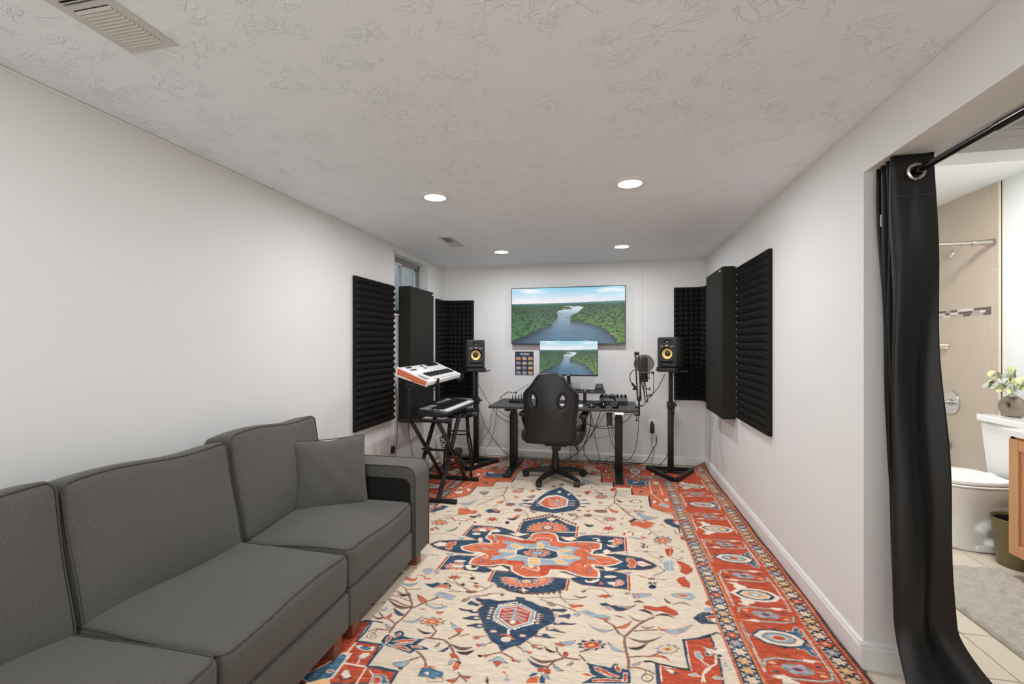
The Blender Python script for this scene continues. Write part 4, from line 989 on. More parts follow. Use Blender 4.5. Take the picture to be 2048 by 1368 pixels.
p k - 0 : 204 2185 220 2192 236 2198 252 2200 267 2199 281 2195 295 2190 283 2203 269 2212 254 2215 238 2211 221 2200
p u - 0 : 95 2167 103 2151 112 2138 122 2131 134 2129 146 2132 160 2139 147 2136 135 2136 124 2139 114 2145 105 2156
p k - 0 : 268 2349 269 2333 272 2320 276 2311 282 2307 290 2307 299 2310 293 2314 287 2318 282 2324 277 2331 272 2340
p g - 0 : 298 2295 314 2307 331 2316 346 2320 361 2319 374 2312 387 2304 376 2318 363 2328 348 2331 332 2325 315 2313
p n - 0 : -1001 1997 -986 1975 -972 1958 -958 1948 -945 1944 -933 1946 -921 1953 -934 1961 -947 1967 -960 1974 -974 1982 -987 1990
p u - 0 : -1056 2058 -1028 2031 -1003 2010 -979 1999 -959 1996 -940 2002 -922 2014 -943 2014 -963 2015 -984 2020 -1007 2030 -1031 2043
p l - 0 : -918 1914 -895 1908 -875 1907 -859 1912 -847 1925 -839 1944 -834 1969 -844 1952 -855 1937 -867 1926 -882 1919 -900 1916
p l - 0 : -979 1876 -971 1863 -963 1853 -956 1846 -948 1844 -941 1844 -933 1848 -940 1855 -948 1859 -955 1864 -963 1869 -971 1873
p l - 0 : -1052 1967 -1042 1963 -1034 1963 -1029 1966 -1027 1972 -1027 1982 -1031 1996 -1035 1992 -1039 1987 -1042 1982 -1046 1978 -1050 1973
p o - 0 : -1003 1911 -991 1909 -983 1911 -979 1917 -978 1926 -980 1939 -987 1955 -990 1948 -993 1941 -996 1933 -998 1926 -1001 1919
p o - 0 : -936 2127 -925 2104 -913 2086 -902 2075 -891 2070 -879 2071 -867 2078 -878 2089 -890 2098 -901 2106 -913 2114 -924 2122
p l - 0 : -866 2059 -841 2041 -818 2030 -799 2027 -782 2033 -768 2046 -756 2065 -771 2057 -787 2049 -805 2045 -824 2046 -844 2052
p k - 0 : -827 1873 -811 1859 -795 1849 -781 1844 -768 1845 -757 1851 -746 1861 -759 1858 -771 1857 -784 1857 -798 1861 -813 1867
p l k 5 : -831 1647 -811 1638 -794 1634 -781 1637 -773 1646 -769 1661 -768 1682 -779 1677 -789 1671 -800 1664 -810 1659 -821 1654
p n - 0 : -680 1752 -668 1750 -659 1752 -652 1756 -648 1765 -646 1776 -647 1791 -652 1784 -656 1776 -662 1769 -668 1763 -674 1757
p g - 0 : -706 1774 -698 1775 -692 1778 -689 1782 -688 1789 -690 1799 -694 1810 -697 1805 -699 1799 -701 1793 -703 1787 -705 1781
p o k 3 : -792 2007 -782 1998 -774 1993 -767 1992 -762 1996 -758 2003 -756 2014 -763 2014 -769 2013 -774 2012 -780 2010 -786 2009
p k - 0 : -1040 2117 -1025 2106 -1012 2099 -1000 2097 -991 2100 -984 2107 -978 2119 -987 2115 -996 2111 -1005 2110 -1016 2111 -1028 2114
p u - 0 : -1060 1914 -1046 1904 -1034 1898 -1024 1897 -1016 1900 -1011 1907 -1006 1917 -1014 1915 -1022 1913 -1031 1911 -1040 1911 -1050 1913
p u - 0 : -644 1804 -624 1789 -606 1780 -590 1777 -576 1780 -563 1790 -551 1806 -565 1801 -579 1797 -594 1795 -610 1796 -627 1800
p k - 0 : -607 1765 -590 1756 -576 1752 -563 1753 -553 1760 -544 1773 -538 1790 -548 1784 -559 1777 -570 1772 -582 1769 -595 1767
p l - 0 : -699 1951 -689 1931 -680 1915 -669 1905 -659 1901 -647 1902 -635 1907 -645 1915 -656 1922 -667 1929 -677 1936 -688 1944
p o - 0 : -664 1903 -653 1893 -644 1886 -637 1885 -631 1888 -627 1897 -624 1910 -631 1911 -638 1911 -645 1910 -652 1909 -658 1907
p o - 0 : -569 1867 -561 1860 -554 1856 -548 1856 -543 1860 -540 1867 -538 1878 -544 1878 -549 1877 -555 1875 -560 1873 -565 1871
p o - 0 : -543 1826 -537 1818 -532 1814 -527 1812 -523 1814 -520 1819 -518 1827 -522 1829 -527 1830 -531 1830 -535 1829 -539 1828
p l - 0 : -522 1834 -518 1826 -513 1821 -509 1819 -506 1820 -502 1824 -499 1831 -503 1834 -507 1836 -511 1836 -515 1837 -519 1836
p k - 0 : -519 1764 -513 1759 -508 1756 -503 1755 -499 1757 -496 1761 -493 1768 -497 1768 -502 1767 -506 1767 -510 1766 -515 1766
p r - 0 : -495 1767 -490 1761 -485 1758 -481 1758 -478 1760 -476 1765 -475 1774 -480 1775 -483 1776 -487 1775 -490 1774 -493 1771
p r - 0 : -379 1773 -377 1764 -375 1759 -372 1755 -369 1755 -365 1757 -360 1762 -363 1767 -365 1770 -368 1772 -371 1774 -375 1774
p l - 0 : -362 1769 -359 1762 -355 1757 -351 1755 -348 1755 -344 1758 -340 1763 -343 1765 -347 1766 -351 1768 -354 1769 -358 1769
p o - 0 : -316 1866 -311 1858 -307 1853 -303 1851 -299 1852 -295 1856 -290 1863 -295 1865 -299 1866 -303 1867 -307 1867 -311 1867
p g - 0 : -292 1858 -287 1853 -281 1849 -276 1849 -272 1851 -267 1856 -263 1863 -268 1862 -273 1861 -278 1860 -283 1859 -288 1859
p l - 0 : -350 1830 -346 1822 -342 1817 -339 1814 -335 1816 -331 1820 -328 1827 -331 1830 -335 1832 -339 1833 -343 1833 -346 1832
p o - 0 : -330 1826 -325 1819 -320 1815 -316 1814 -311 1815 -307 1820 -304 1828 -308 1829 -313 1829 -317 1829 -322 1829 -326 1828
p u - 0 : -310 1801 -292 1786 -275 1776 -259 1772 -242 1775 -226 1785 -210 1799 -227 1793 -243 1788 -259 1786 -276 1789 -293 1794
p n - 0 : -317 1784 -303 1765 -289 1752 -275 1745 -260 1744 -244 1750 -228 1760 -243 1760 -258 1760 -273 1763 -288 1768 -303 1776
p l k 4 : -213 1778 -209 1764 -204 1753 -197 1746 -190 1743 -181 1744 -170 1748 -177 1753 -185 1757 -192 1762 -199 1768 -206 1773
p k - 0 : -262 1873 -255 1859 -247 1848 -238 1842 -229 1840 -219 1843 -208 1848 -217 1850 -227 1852 -236 1856 -245 1860 -253 1867
p l - 0 : -204 1911 -190 1899 -177 1894 -165 1895 -154 1903 -144 1917 -135 1938 -147 1933 -158 1927 -169 1922 -181 1918 -193 1915
p g - 0 : -162 1782 -155 1779 -149 1779 -144 1781 -140 1787 -138 1795 -136 1806 -141 1803 -146 1799 -150 1795 -154 1791 -158 1787
p g - 0 : -705 2118 -696 2114 -688 2114 -682 2117 -679 2124 -678 2135 -679 2150 -684 2145 -688 2139 -692 2134 -697 2129 -701 2124
p g - 0 : -297 2194 -287 2178 -277 2168 -268 2164 -258 2166 -249 2175 -240 2189 -250 2190 -259 2189 -269 2190 -278 2191 -288 2193
p o - 0 : -191 2200 -181 2185 -172 2176 -162 2174 -153 2178 -144 2188 -135 2203 -145 2203 -154 2201 -163 2200 -172 2200 -182 2200
p l - 0 : -161 2131 -156 2119 -150 2111 -145 2108 -139 2110 -134 2117 -128 2128 -133 2131 -139 2132 -144 2133 -150 2133 -155 2133
p g - 0 : -298 3371 -285 3346 -272 3332 -261 3329 -250 3339 -241 3360 -232 3392 -244 3390 -254 3384 -265 3380 -276 3377 -288 3376
p k - 0 : -170 3211 -158 3183 -146 3164 -134 3156 -122 3159 -110 3174 -97 3197 -109 3197 -121 3196 -133 3197 -146 3201 -158 3207
p u - 0 : 20 3527 26 3495 33 3473 41 3462 50 3461 61 3471 73 3490 65 3499 56 3504 47 3510 38 3516 29 3523
p l u 3 : 193 3523 211 3450 232 3398 255 3372 283 3372 314 3395 350 3438 322 3439 294 3439 268 3448 243 3467 218 3495
p k - 0 : 133 3317 143 3304 152 3298 161 3301 169 3313 177 3335 185 3365 176 3359 167 3351 159 3342 150 3335 141 3327
p o - 0 : 202 3075 207 3058 212 3046 218 3042 226 3044 234 3053 243 3068 236 3070 229 3070 222 3071 216 3072 209 3074
p g - 0 : 219 3556 224 3531 230 3515 237 3507 245 3509 255 3520 266 3538 258 3542 250 3543 242 3545 235 3549 227 3553
p l - 0 : -195 3043 -186 3028 -178 3020 -170 3019 -162 3025 -155 3038 -149 3058 -157 3055 -164 3051 -172 3048 -180 3046 -188 3045
p k - 0 : -173 2282 -160 2271 -147 2264 -134 2262 -122 2268 -111 2279 -99 2295 -111 2286 -123 2278 -135 2274 -147 2274 -160 2278
p l - 0 : 102 2834 99 2821 98 2811 99 2804 102 2800 106 2799 112 2801 112 2810 111 2817 110 2823 108 2828 105 2832
p l - 0 : 78 2571 85 2560 92 2553 99 2551 106 2556 113 2566 121 2580 114 2579 107 2576 100 2574 92 2573 85 2573
p g - 0 : 290 2813 293 2799 296 2790 300 2786 306 2789 312 2797 319 2811 315 2815 310 2817 305 2817 301 2818 295 2817
p u - 0 : -139 2324 -133 2320 -128 2319 -123 2321 -119 2326 -116 2335 -114 2347 -119 2344 -123 2340 -127 2336 -131 2333 -135 2329
p k - 0 : 56 3778 62 3743 69 3717 78 3701 89 3696 101 3702 114 3715 104 3721 93 3727 83 3735 74 3747 65 3763
p o - 0 : -4 3562 4 3518 14 3486 25 3468 38 3463 53 3472 70 3490 58 3500 45 3508 32 3518 20 3532 8 3548
p l u 3 : 206 3539 221 3471 239 3421 259 3392 284 3386 313 3400 345 3429 319 3431 294 3434 270 3446 248 3469 227 3503
p o - 0 : 178 3533 182 3518 187 3509 192 3507 198 3512 204 3523 210 3540 205 3541 200 3540 194 3539 189 3538 183 3536
p k - 0 : 187 3371 198 3348 210 3332 222 3326 236 3332 250 3347 266 3370 252 3361 238 3353 225 3350 212 3353 200 3362
p l u 3 : -254 4276 -238 4189 -222 4131 -205 4102 -187 4101 -167 4128 -145 4180 -162 4212 -180 4232 -198 4249 -216 4264 -234 4276
p g - 0 : -294 3381 -282 3357 -271 3342 -260 3337 -251 3344 -242 3361 -233 3387 -243 3387 -253 3384 -263 3382 -273 3382 -284 3382
p o - 0 : -172 3452 -163 3441 -155 3435 -147 3437 -141 3447 -136 3464 -131 3487 -138 3481 -144 3474 -151 3467 -158 3462 -165 3458
p u - 0 : -238 3323 -232 3318 -227 3317 -224 3320 -222 3328 -221 3341 -222 3358 -226 3357 -229 3353 -232 3347 -235 3341 -237 3333
p k - 0 : -343 3357 -338 3352 -334 3349 -331 3351 -329 3357 -328 3366 -329 3380 -332 3379 -335 3377 -337 3373 -339 3369 -341 3364
p k - 0 : -94 3922 -85 3897 -76 3880 -67 3871 -57 3873 -47 3883 -36 3901 -46 3898 -56 3896 -65 3897 -75 3903 -85 3912
p o - 0 : -88 3672 -80 3655 -73 3645 -65 3642 -58 3648 -51 3661 -44 3681 -51 3678 -58 3674 -66 3671 -73 3671 -81 3672
p g - 0 : 117 3527 124 3507 131 3493 139 3487 148 3488 157 3497 167 3511 159 3509 150 3507 141 3507 133 3512 125 3519
p g - 0 : 155 3768 160 3744 166 3728 172 3720 180 3721 189 3730 198 3748 191 3751 184 3752 176 3755 169 3759 162 3765
p u - 0 : -499 4011 -490 3990 -481 3977 -473 3972 -466 3977 -460 3991 -454 4012 -462 4011 -469 4009 -477 4008 -484 4009 -492 4011
p l u 3 : -1158 3415 -1119 3387 -1088 3374 -1064 3382 -1050 3411 -1042 3461 -1041 3529 -1056 3498 -1071 3467 -1089 3444 -1110 3429 -1134 3422
p l u 3 : -697 3506 -688 3475 -679 3455 -671 3443 -664 3442 -656 3449 -649 3466 -657 3479 -665 3487 -673 3495 -681 3501 -689 3505
p g - 0 : -587 3397 -573 3363 -560 3342 -549 3332 -539 3335 -529 3351 -521 3378 -532 3386 -543 3389 -554 3392 -566 3396 -577 3398
p o - 0 : -875 3497 -856 3481 -841 3474 -829 3479 -822 3495 -818 3523 -817 3561 -826 3548 -834 3533 -844 3521 -854 3512 -864 3505
p k - 0 : -1088 3345 -1064 3320 -1044 3304 -1026 3299 -1012 3306 -1002 3324 -993 3351 -1006 3339 -1019 3328 -1034 3324 -1050 3326 -1069 3335
p k - 0 : -718 3191 -703 3175 -690 3166 -679 3165 -670 3174 -663 3191 -658 3216 -667 3207 -676 3199 -686 3193 -696 3190 -707 3191
p o - 0 : -672 3237 -660 3217 -650 3206 -642 3204 -637 3212 -634 3230 -634 3258 -642 3262 -649 3262 -656 3260 -662 3255 -668 3249
p g u 3 : -1078 3712 -1050 3670 -1027 3646 -1010 3640 -998 3654 -992 3688 -991 3739 -1007 3742 -1022 3738 -1037 3733 -1051 3729 -1066 3724
p k - 0 : -996 3180 -980 3161 -967 3150 -957 3147 -949 3154 -944 3169 -941 3192 -951 3190 -959 3187 -968 3184 -977 3183 -987 3183
p g - 0 : -948 3216 -936 3192 -926 3177 -918 3171 -913 3176 -910 3189 -909 3212 -917 3221 -925 3226 -932 3228 -938 3227 -944 3224
p o - 0 : -769 3680 -757 3654 -747 3637 -738 3628 -730 3630 -723 3641 -717 3659 -726 3664 -734 3667 -743 3670 -752 3674 -761 3678
p u - 0 : -779 3889 -763 3868 -750 3855 -738 3852 -728 3859 -720 3877 -714 3902 -723 3893 -733 3883 -743 3878 -754 3879 -766 3883
p k - 0 : -695 3602 -676 3579 -659 3565 -644 3561 -631 3571 -620 3591 -610 3620 -623 3606 -635 3594 -648 3587 -663 3588 -679 3594
p k - 0 : -652 3537 -636 3514 -621 3499 -608 3494 -596 3500 -586 3515 -576 3538 -588 3530 -599 3522 -611 3519 -624 3521 -638 3529
p k - 0 : -614 3466 -599 3447 -586 3434 -574 3430 -563 3436 -554 3452 -546 3474 -556 3465 -567 3458 -577 3454 -589 3455 -602 3460
p k - 0 : -665 3694 -649 3672 -635 3658 -622 3654 -611 3661 -601 3677 -592 3702 -603 3691 -614 3682 -626 3678 -638 3680 -651 3686
p o - 0 : -655 3819 -642 3804 -633 3798 -626 3802 -623 3817 -623 3842 -626 3877 -633 3876 -639 3870 -644 3861 -649 3850 -653 3837
p k - 0 : -621 3913 -610 3886 -599 3868 -590 3858 -582 3860 -574 3871 -567 3890 -576 3894 -585 3895 -593 3898 -602 3903 -612 3909
p k - 0 : -711 3187 -692 3170 -676 3162 -663 3164 -652 3177 -644 3201 -639 3234 -649 3220 -660 3206 -671 3196 -684 3191 -698 3189
p g k 3 : -1073 2899 -1052 2891 -1035 2889 -1022 2897 -1014 2915 -1011 2943 -1012 2979 -1019 2959 -1026 2939 -1035 2923 -1046 2913 -1060 2906
p k - 0 : -715 3119 -704 3099 -696 3089 -690 3086 -686 3093 -684 3108 -685 3131 -692 3139 -698 3141 -704 3140 -708 3137 -712 3130
p k - 0 : -992 3171 -975 3156 -960 3148 -948 3148 -940 3158 -935 3177 -932 3203 -940 3194 -949 3184 -958 3176 -969 3173 -980 3172
p o - 0 : -1181 2887 -1168 2878 -1160 2875 -1155 2877 -1154 2887 -1156 2902 -1163 2924 -1169 2923 -1173 2919 -1177 2913 -1179 2907 -1181 2898
p u - 0 : -1167 2946 -1157 2927 -1148 2913 -1139 2904 -1132 2900 -1125 2901 -1118 2906 -1126 2913 -1134 2919 -1142 2926 -1150 2933 -1158 2940
p k - 0 : -730 2335 -721 2324 -714 2318 -708 2317 -704 2321 -701 2331 -700 2345 -707 2347 -712 2347 -717 2345 -722 2343 -727 2340
p k - 0 : -747 2264 -741 2255 -736 2251 -733 2251 -732 2254 -733 2261 -736 2273 -741 2277 -744 2279 -747 2279 -748 2276 -748 2271
p l - 0 : -952 2583 -939 2566 -928 2555 -919 2551 -913 2555 -909 2566 -907 2584 -916 2588 -923 2589 -931 2590 -939 2589 -946 2588
p l - 0 : -954 2808 -942 2791 -931 2781 -923 2777 -916 2781 -912 2791 -909 2808 -917 2810 -925 2811 -932 2811 -940 2811 -947 2811
p k - 0 : -698 2301 -691 2291 -684 2284 -678 2282 -673 2283 -668 2287 -664 2295 -670 2296 -675 2296 -681 2297 -686 2298 -692 2300
p o - 0 : -689 2270 -680 2257 -672 2250 -666 2247 -660 2250 -656 2258 -653 2271 -660 2274 -666 2274 -672 2274 -678 2274 -683 2273
p u - 0 : -535 2214 -528 2207 -522 2204 -518 2204 -514 2208 -512 2215 -510 2225 -515 2225 -519 2224 -523 2222 -527 2220 -531 2218
p l k 3 : -1056 2211 -1035 2197 -1017 2190 -1002 2190 -992 2198 -985 2213 -980 2235 -991 2227 -1002 2219 -1014 2214 -1027 2211 -1042 2211
p o k 3 : -932 2119 -919 2096 -907 2080 -896 2071 -886 2069 -876 2075 -868 2087 -879 2097 -890 2104 -900 2110 -911 2115 -922 2119
p l u 3 : -781 2061 -773 2051 -767 2045 -761 2043 -757 2046 -755 2052 -753 2063 -759 2066 -764 2067 -769 2067 -773 2067 -778 2065
p g - 0 : -704 2122 -693 2117 -684 2116 -677 2120 -673 2128 -671 2140 -672 2156 -677 2150 -682 2144 -687 2138 -693 2133 -699 2128
p k - 0 : -757 2264 -750 2257 -744 2254 -739 2253 -737 2257 -735 2264 -735 2274 -739 2275 -743 2274 -747 2272 -750 2270 -754 2268
p n - 0 : -25 1927 -16 1914 -41 1907 -49 1892 -70 1895 -92 1883 -100 1896 -125 1893 -115 1909 -133 1917 -110 1928 -112 1944 -86 1945 -70 1961 -54 1952 -29 1960 -30 1944 -7 1941
p r w 5 : -38 1925 -31 1915 -52 1910 -60 1897 -76 1902 -95 1894 -97 1906 -116 1907 -103 1919 -110 1930 -89 1935 -80 1948 -64 1943 -45 1951 -43 1939 -24 1938
p y - 0 : -58 1925 -59 1922 -62 1918 -67 1916 -73 1914 -78 1915 -82 1917 -83 1920 -82 1923 -78 1927 -73 1929 -68 1930 -63 1930 -59 1928
p l - 0 : 271 1964 276 1953 256 1947 248 1933 233 1937 215 1927 211 1938 191 1936 201 1950 188 1957 207 1967 208 1981 228 1981 242 1995 252 1986 273 1993 269 1979 286 1976
p y w 5 : 261 1963 265 1954 249 1950 241 1939 229 1943 214 1937 214 1947 200 1949 212 1959 207 1968 224 1972 232 1984 244 1979 260 1986 259 1975 273 1973
p o - 0 : 246 1963 245 1960 242 1957 238 1955 233 1954 230 1955 227 1956 227 1959 228 1962 231 1965 235 1967 239 1968 243 1968 246 1966
p g - 0 : -733 1938 -720 1928 -744 1921 -747 1907 -770 1910 -789 1899 -801 1910 -826 1907 -821 1921 -842 1927 -822 1938 -828 1951 -802 1953 -791 1967 -771 1959 -747 1967 -744 1953 -719 1952
p o w 5 : -746 1937 -736 1928 -755 1923 -761 1912 -778 1916 -796 1908 -801 1919 -822 1919 -811 1930 -822 1939 -802 1944 -797 1956 -779 1952 -761 1960 -756 1949 -736 1948
p y - 0 : -766 1936 -766 1933 -769 1930 -773 1928 -779 1927 -784 1927 -789 1928 -791 1931 -791 1934 -788 1937 -784 1940 -778 1941 -773 1940 -769 1939
p n - 0 : 41 3329 48 3315 28 3309 21 3292 4 3298 -13 3285 -19 3300 -39 3298 -31 3315 -44 3325 -26 3336 -26 3353 -6 3353 7 3369 19 3358 39 3365 38 3348 56 3344
p o w 5 : 31 3328 36 3317 20 3313 12 3299 0 3305 -15 3298 -16 3311 -31 3313 -20 3326 -26 3337 -9 3342 -2 3355 11 3349 27 3357 27 3343 42 3341
p y - 0 : 16 3329 15 3325 12 3322 8 3320 3 3319 -1 3319 -4 3322 -5 3325 -4 3329 -1 3332 3 3335 8 3336 12 3335 15 3333
p g - 0 : 376 3042 382 3018 357 3010 346 2983 327 2994 305 2976 301 3000 277 2999 289 3026 274 3043 298 3060 301 3089 324 3087 343 3113 355 3093 381 3104 376 3075 396 3066
p o w 5 : 364 3042 368 3023 348 3017 337 2996 324 3007 304 2996 305 3018 288 3023 303 3043 299 3063 319 3069 330 3091 344 3079 364 3091 363 3068 380 3062
p y - 0 : 346 3045 344 3039 340 3034 335 3030 329 3029 325 3030 322 3034 321 3040 323 3046 327 3052 332 3055 338 3057 343 3055 345 3051
p g - 0 : -1113 3019 -1096 3000 -1121 2993 -1121 2970 -1147 2978 -1164 2962 -1179 2982 -1206 2980 -1203 3002 -1227 3016 -1208 3030 -1218 3053 -1190 3053 -1181 3075 -1158 3059 -1135 3069 -1128 3046 -1101 3039
p o w 5 : -1126 3019 -1113 3003 -1134 2998 -1137 2980 -1156 2988 -1174 2978 -1182 2996 -1203 3000 -1195 3017 -1209 3033 -1188 3038 -1186 3057 -1165 3048 -1148 3058 -1139 3040 -1118 3035
p y - 0 : -1148 3020 -1147 3015 -1149 3011 -1154 3007 -1159 3006 -1165 3007 -1170 3010 -1173 3015 -1174 3020 -1172 3025 -1168 3028 -1162 3029 -1156 3028 -1151 3025
p k - 0 : -18 3801 -10 3783 -33 3776 -40 3755 -58 3763 -77 3748 -84 3767 -106 3765 -98 3786 -113 3798 -93 3812 -94 3833 -71 3833 -57 3853 -44 3838 -21 3847 -23 3825 -3 3819
p o w 5 : -29 3801 -23 3786 -42 3781 -50 3764 -63 3773 -80 3763 -82 3780 -98 3784 -86 3799 -93 3814 -74 3819 -67 3836 -53 3827 -35 3837 -34 3820 -17 3816
p y - 0 : -47 3802 -48 3797 -51 3793 -55 3790 -60 3789 -65 3790 -68 3793 -69 3797 -68 3802 -65 3806 -61 3809 -56 3810 -51 3809 -48 3806
p g - 0 : 244 3750 249 3731 231 3725 224 3703 210 3712 194 3698 190 3717 173 3717 181 3738 170 3752 187 3765 188 3788 205 3786 217 3806 227 3790 245 3798 243 3775 258 3768
p w w 5 : 235 3750 239 3734 225 3730 217 3713 207 3722 193 3714 193 3731 180 3736 191 3751 187 3767 202 3771 209 3789 219 3779 234 3788 233 3770 246 3765
p y - 0 : 222 3753 221 3748 218 3743 215 3741 211 3740 207 3741 205 3744 204 3749 205 3754 208 3758 212 3761 216 3762 219 3760 221 3757
p u - 0 : -718 3790 -706 3774 -727 3767 -731 3747 -750 3755 -766 3741 -776 3758 -798 3757 -793 3776 -810 3788 -792 3801 -797 3821 -775 3820 -765 3839 -749 3825 -728 3834 -726 3813 -705 3808
p o w 5 : -728 3790 -720 3776 -737 3772 -742 3756 -757 3764 -772 3755 -776 3771 -793 3774 -784 3789 -793 3803 -776 3807 -771 3823 -756 3815 -740 3824 -736 3808 -719 3804
p y - 0 : -746 3792 -746 3787 -748 3783 -752 3780 -757 3779 -761 3780 -765 3783 -767 3787 -767 3792 -764 3796 -760 3798 -756 3799 -751 3798 -748 3796
p g - 0 : 378 3036 384 3015 359 3007 349 2983 330 2992 307 2975 303 2997 279 2995 291 3019 276 3034 300 3050 302 3075 326 3074 344 3097 357 3080 382 3090 377 3064 398 3057
p o w 5 : 366 3036 370 3018 350 3013 339 2994 326 3003 306 2993 307 3012 290 3017 305 3035 300 3052 321 3058 332 3078 345 3067 365 3078 364 3058 381 3053
p y - 0 : 348 3038 346 3032 342 3027 337 3024 332 3023 327 3024 324 3028 323 3032 325 3038 329 3043 334 3046 340 3048 344 3046 347 3043
p r u 2 : 18 3161 34 3141 6 3144 -2 3116 -12 3140 -40 3124 -25 3151 -51 3159 -21 3169 -26 3196 -4 3180 16 3206 13 3177 43 3181
p r u 2 : -791 3153 -768 3136 -800 3138 -802 3111 -819 3133 -846 3117 -835 3143 -866 3150 -836 3160 -847 3185 -820 3171 -803 3196 -800 3168 -768 3173
p r u 2 : -793 2326 -774 2317 -800 2317 -803 2302 -816 2313 -838 2303 -829 2318 -854 2320 -829 2328 -838 2341 -816 2335 -802 2350 -800 2334 -774 2339
p r u 2 : 2 2311 18 2303 -8 2302 -16 2288 -26 2298 -51 2288 -37 2302 -61 2303 -33 2311 -38 2323 -18 2318 1 2332 -2 2318 26 2323
p r u 2 : -792 2324 -776 2317 -798 2317 -801 2305 -812 2314 -830 2305 -822 2317 -843 2318 -822 2324 -829 2334 -811 2330 -799 2341 -797 2329 -775 2333
p u w 4 : -114 3375 -117 3360 -127 3347 -140 3338 -156 3335 -170 3338 -181 3347 -185 3360 -182 3375 -173 3388 -159 3397 -143 3401 -129 3397 -118 3388
p u w 4 : -634 3373 -635 3357 -642 3343 -655 3333 -670 3330 -685 3334 -698 3344 -704 3358 -704 3375 -697 3389 -684 3399 -668 3403 -653 3399 -641 3388
p u w 5 : -646 2215 -647 2207 -655 2200 -668 2194 -683 2190 -697 2191 -709 2194 -714 2200 -713 2208 -706 2216 -693 2222 -677 2225 -663 2225 -651 2221
p r - 0 : -116 2202 -118 2197 -123 2193 -131 2189 -139 2187 -147 2187 -153 2190 -155 2193 -154 2198 -148 2203 -141 2206 -132 2208 -124 2208 -118 2206
p o u 4 : 149 3273 182 3322 212 3298 261 3351 295 3334 319 3303 287 3291 306 3260 279 3249 249 3203 216 3218 187 3246 156 3234
p w l 3 : 184 3353 251 3336 229 3290 204 3302
p o u 3 : -1108 3246 -1089 3284 -1057 3312 -1014 3307 -963 3276 -967 3222 -1007 3220 -1039 3193 -1072 3186 -1070 3227
p o u 4 : -1123 3283 -1101 3321 -1045 3306 -1004 3301 -963 3283 -970 3224 -1016 3214 -1049 3194 -1074 3183 -1097 3222 -1092 3249
p w l 3 : -1061 3323 -1006 3341 -966 3309 -1009 3287
p r u 6 : 163 2261 187 2264 222 2260 266 2283 288 2263 312 2247 313 2216 289 2206 265 2222 237 2229 205 2230 167 2232
l w - 6 : 170 2233 204 2224 240 2229 267 2217
p o u 4 : -1066 2256 -1058 2277 -1031 2263 -1013 2262 -1004 2283 -1001 2254 -1009 2241 -1029 2240
p r u 4 : -629 1747 -614 1754 -590 1739 -578 1719 -600 1730 -612 1723
p o w 5 : -597 1682 -597 1719 -568 1699 -564 1671 -580 1655
p l k 3 : -616 1711 -598 1715 -602 1688 -612 1686
p n k 3 : -593 1716 -571 1713 -568 1699
p o u 4 : -594 1609 -568 1620 -552 1618 -564 1596
p r u 3 : -533 1639 -519 1644 -509 1634 -525 1631
p o w 7 : -301 1675 -284 1692 -256 1705 -254 1662 -301 1652
p n l 4 : -298 1689 -282 1712 -263 1718 -268 1703 -284 1692
p n w 4 : -255 1699 -237 1709 -228 1668 -252 1663
p r u 5 : -242 1738 -242 1732 -246 1727 -251 1724 -257 1723 -262 1724 -267 1727 -269 1732 -268 1738 -265 1743 -260 1746 -254 1747 -248 1746 -244 1743
p r u 5 : -218 1736 -218 1729 -221 1724 -225 1720 -231 1719 -236 1721 -240 1725 -242 1731 -242 1737 -239 1743 -235 1747 -229 1748 -224 1746 -220 1742
p l k 3 : -252 1713 -227 1715 -214 1690 -237 1692
p l n 4 : -467 1741 -451 1754 -435 1773 -415 1769 -400 1750 -385 1743 -406 1741 -423 1748 -443 1744
p r u 4 : -446 1740 -429 1749 -411 1740 -425 1713
p r k 4 : -160 1845 -161 1838 -163 1833 -167 1829 -171 1828 -176 1830 -179 1834 -181 1840 -180 1847 -178 1853 -174 1856 -169 1857 -165 1855 -162 1851
p o u 4 : -220 1903 -198 1904 -176 1900 -190 1884 -216 1891
p b k 4 : -704 1606 -706 1648 -676 1658 -645 1647 -617 1642 -613 1619 -633 1618 -643 1602 -672 1610
p c u 4 : -672 1610 -643 1602 -613 1619 -600 1599 -657 1587
l o - 7 : -710 1643 -693 1661 -657 1664
p w - 0 : -689 1627 -673 1637 -668 1614
p n w 5 : -941 1758 -940 1797 -930 1813 -898 1797 -914 1829 -892 1848 -870 1839 -858 1814 -810 1807 -759 1818 -781 1775 -731 1765 -717 1752 -771 1740 -785 1714 -851 1727 -913 1739
p r w 5 : -916 1751 -925 1791 -918 1806 -905 1787 -910 1745
p r w 5 : -902 1805 -884 1831 -876 1820 -891 1794
p r w 5 : -892 1768 -848 1793 -794 1804 -802 1790 -853 1772
p r w 5 : -877 1755 -840 1775 -803 1779 -833 1762
p r w 5 : -899 1746 -827 1749 -792 1736 -794 1727 -850 1736
p r w 5 : -804 1762 -768 1765 -750 1757 -791 1752
p n w 5 : -92 1815 -48 1806 9 1804 16 1829 36 1833 48 1809 77 1808 83 1788 81 1733 -104 1694 -63 1736 -81 1796
p r w 5 : 24 1818 36 1822 48 1798 38 1783 26 1797
p r w 5 : 55 1785 69 1788 67 1741 53 1738
p r w 5 : -56 1794 -36 1794 -6 1779 37 1761 27 1752 -16 1763 -35 1780 -6 1752 8 1748 -48 1774
p r w 5 : -108 1747 -79 1753 -49 1742 -78 1736
p r w 5 : -61 1723 -11 1740 49 1746 46 1737 -58 1714
p w k 8 : 162 1781 160 1772 153 1764 145 1759 136 1757 128 1759 123 1764 122 1772 124 1781 131 1789 139 1794 148 1796 156 1794 161 1789
p y - 0 : 149 1778 148 1774 145 1770 142 1767 138 1766 135 1768 133 1770 133 1774 134 1779 136 1783 140 1785 143 1786 147 1785 149 1782
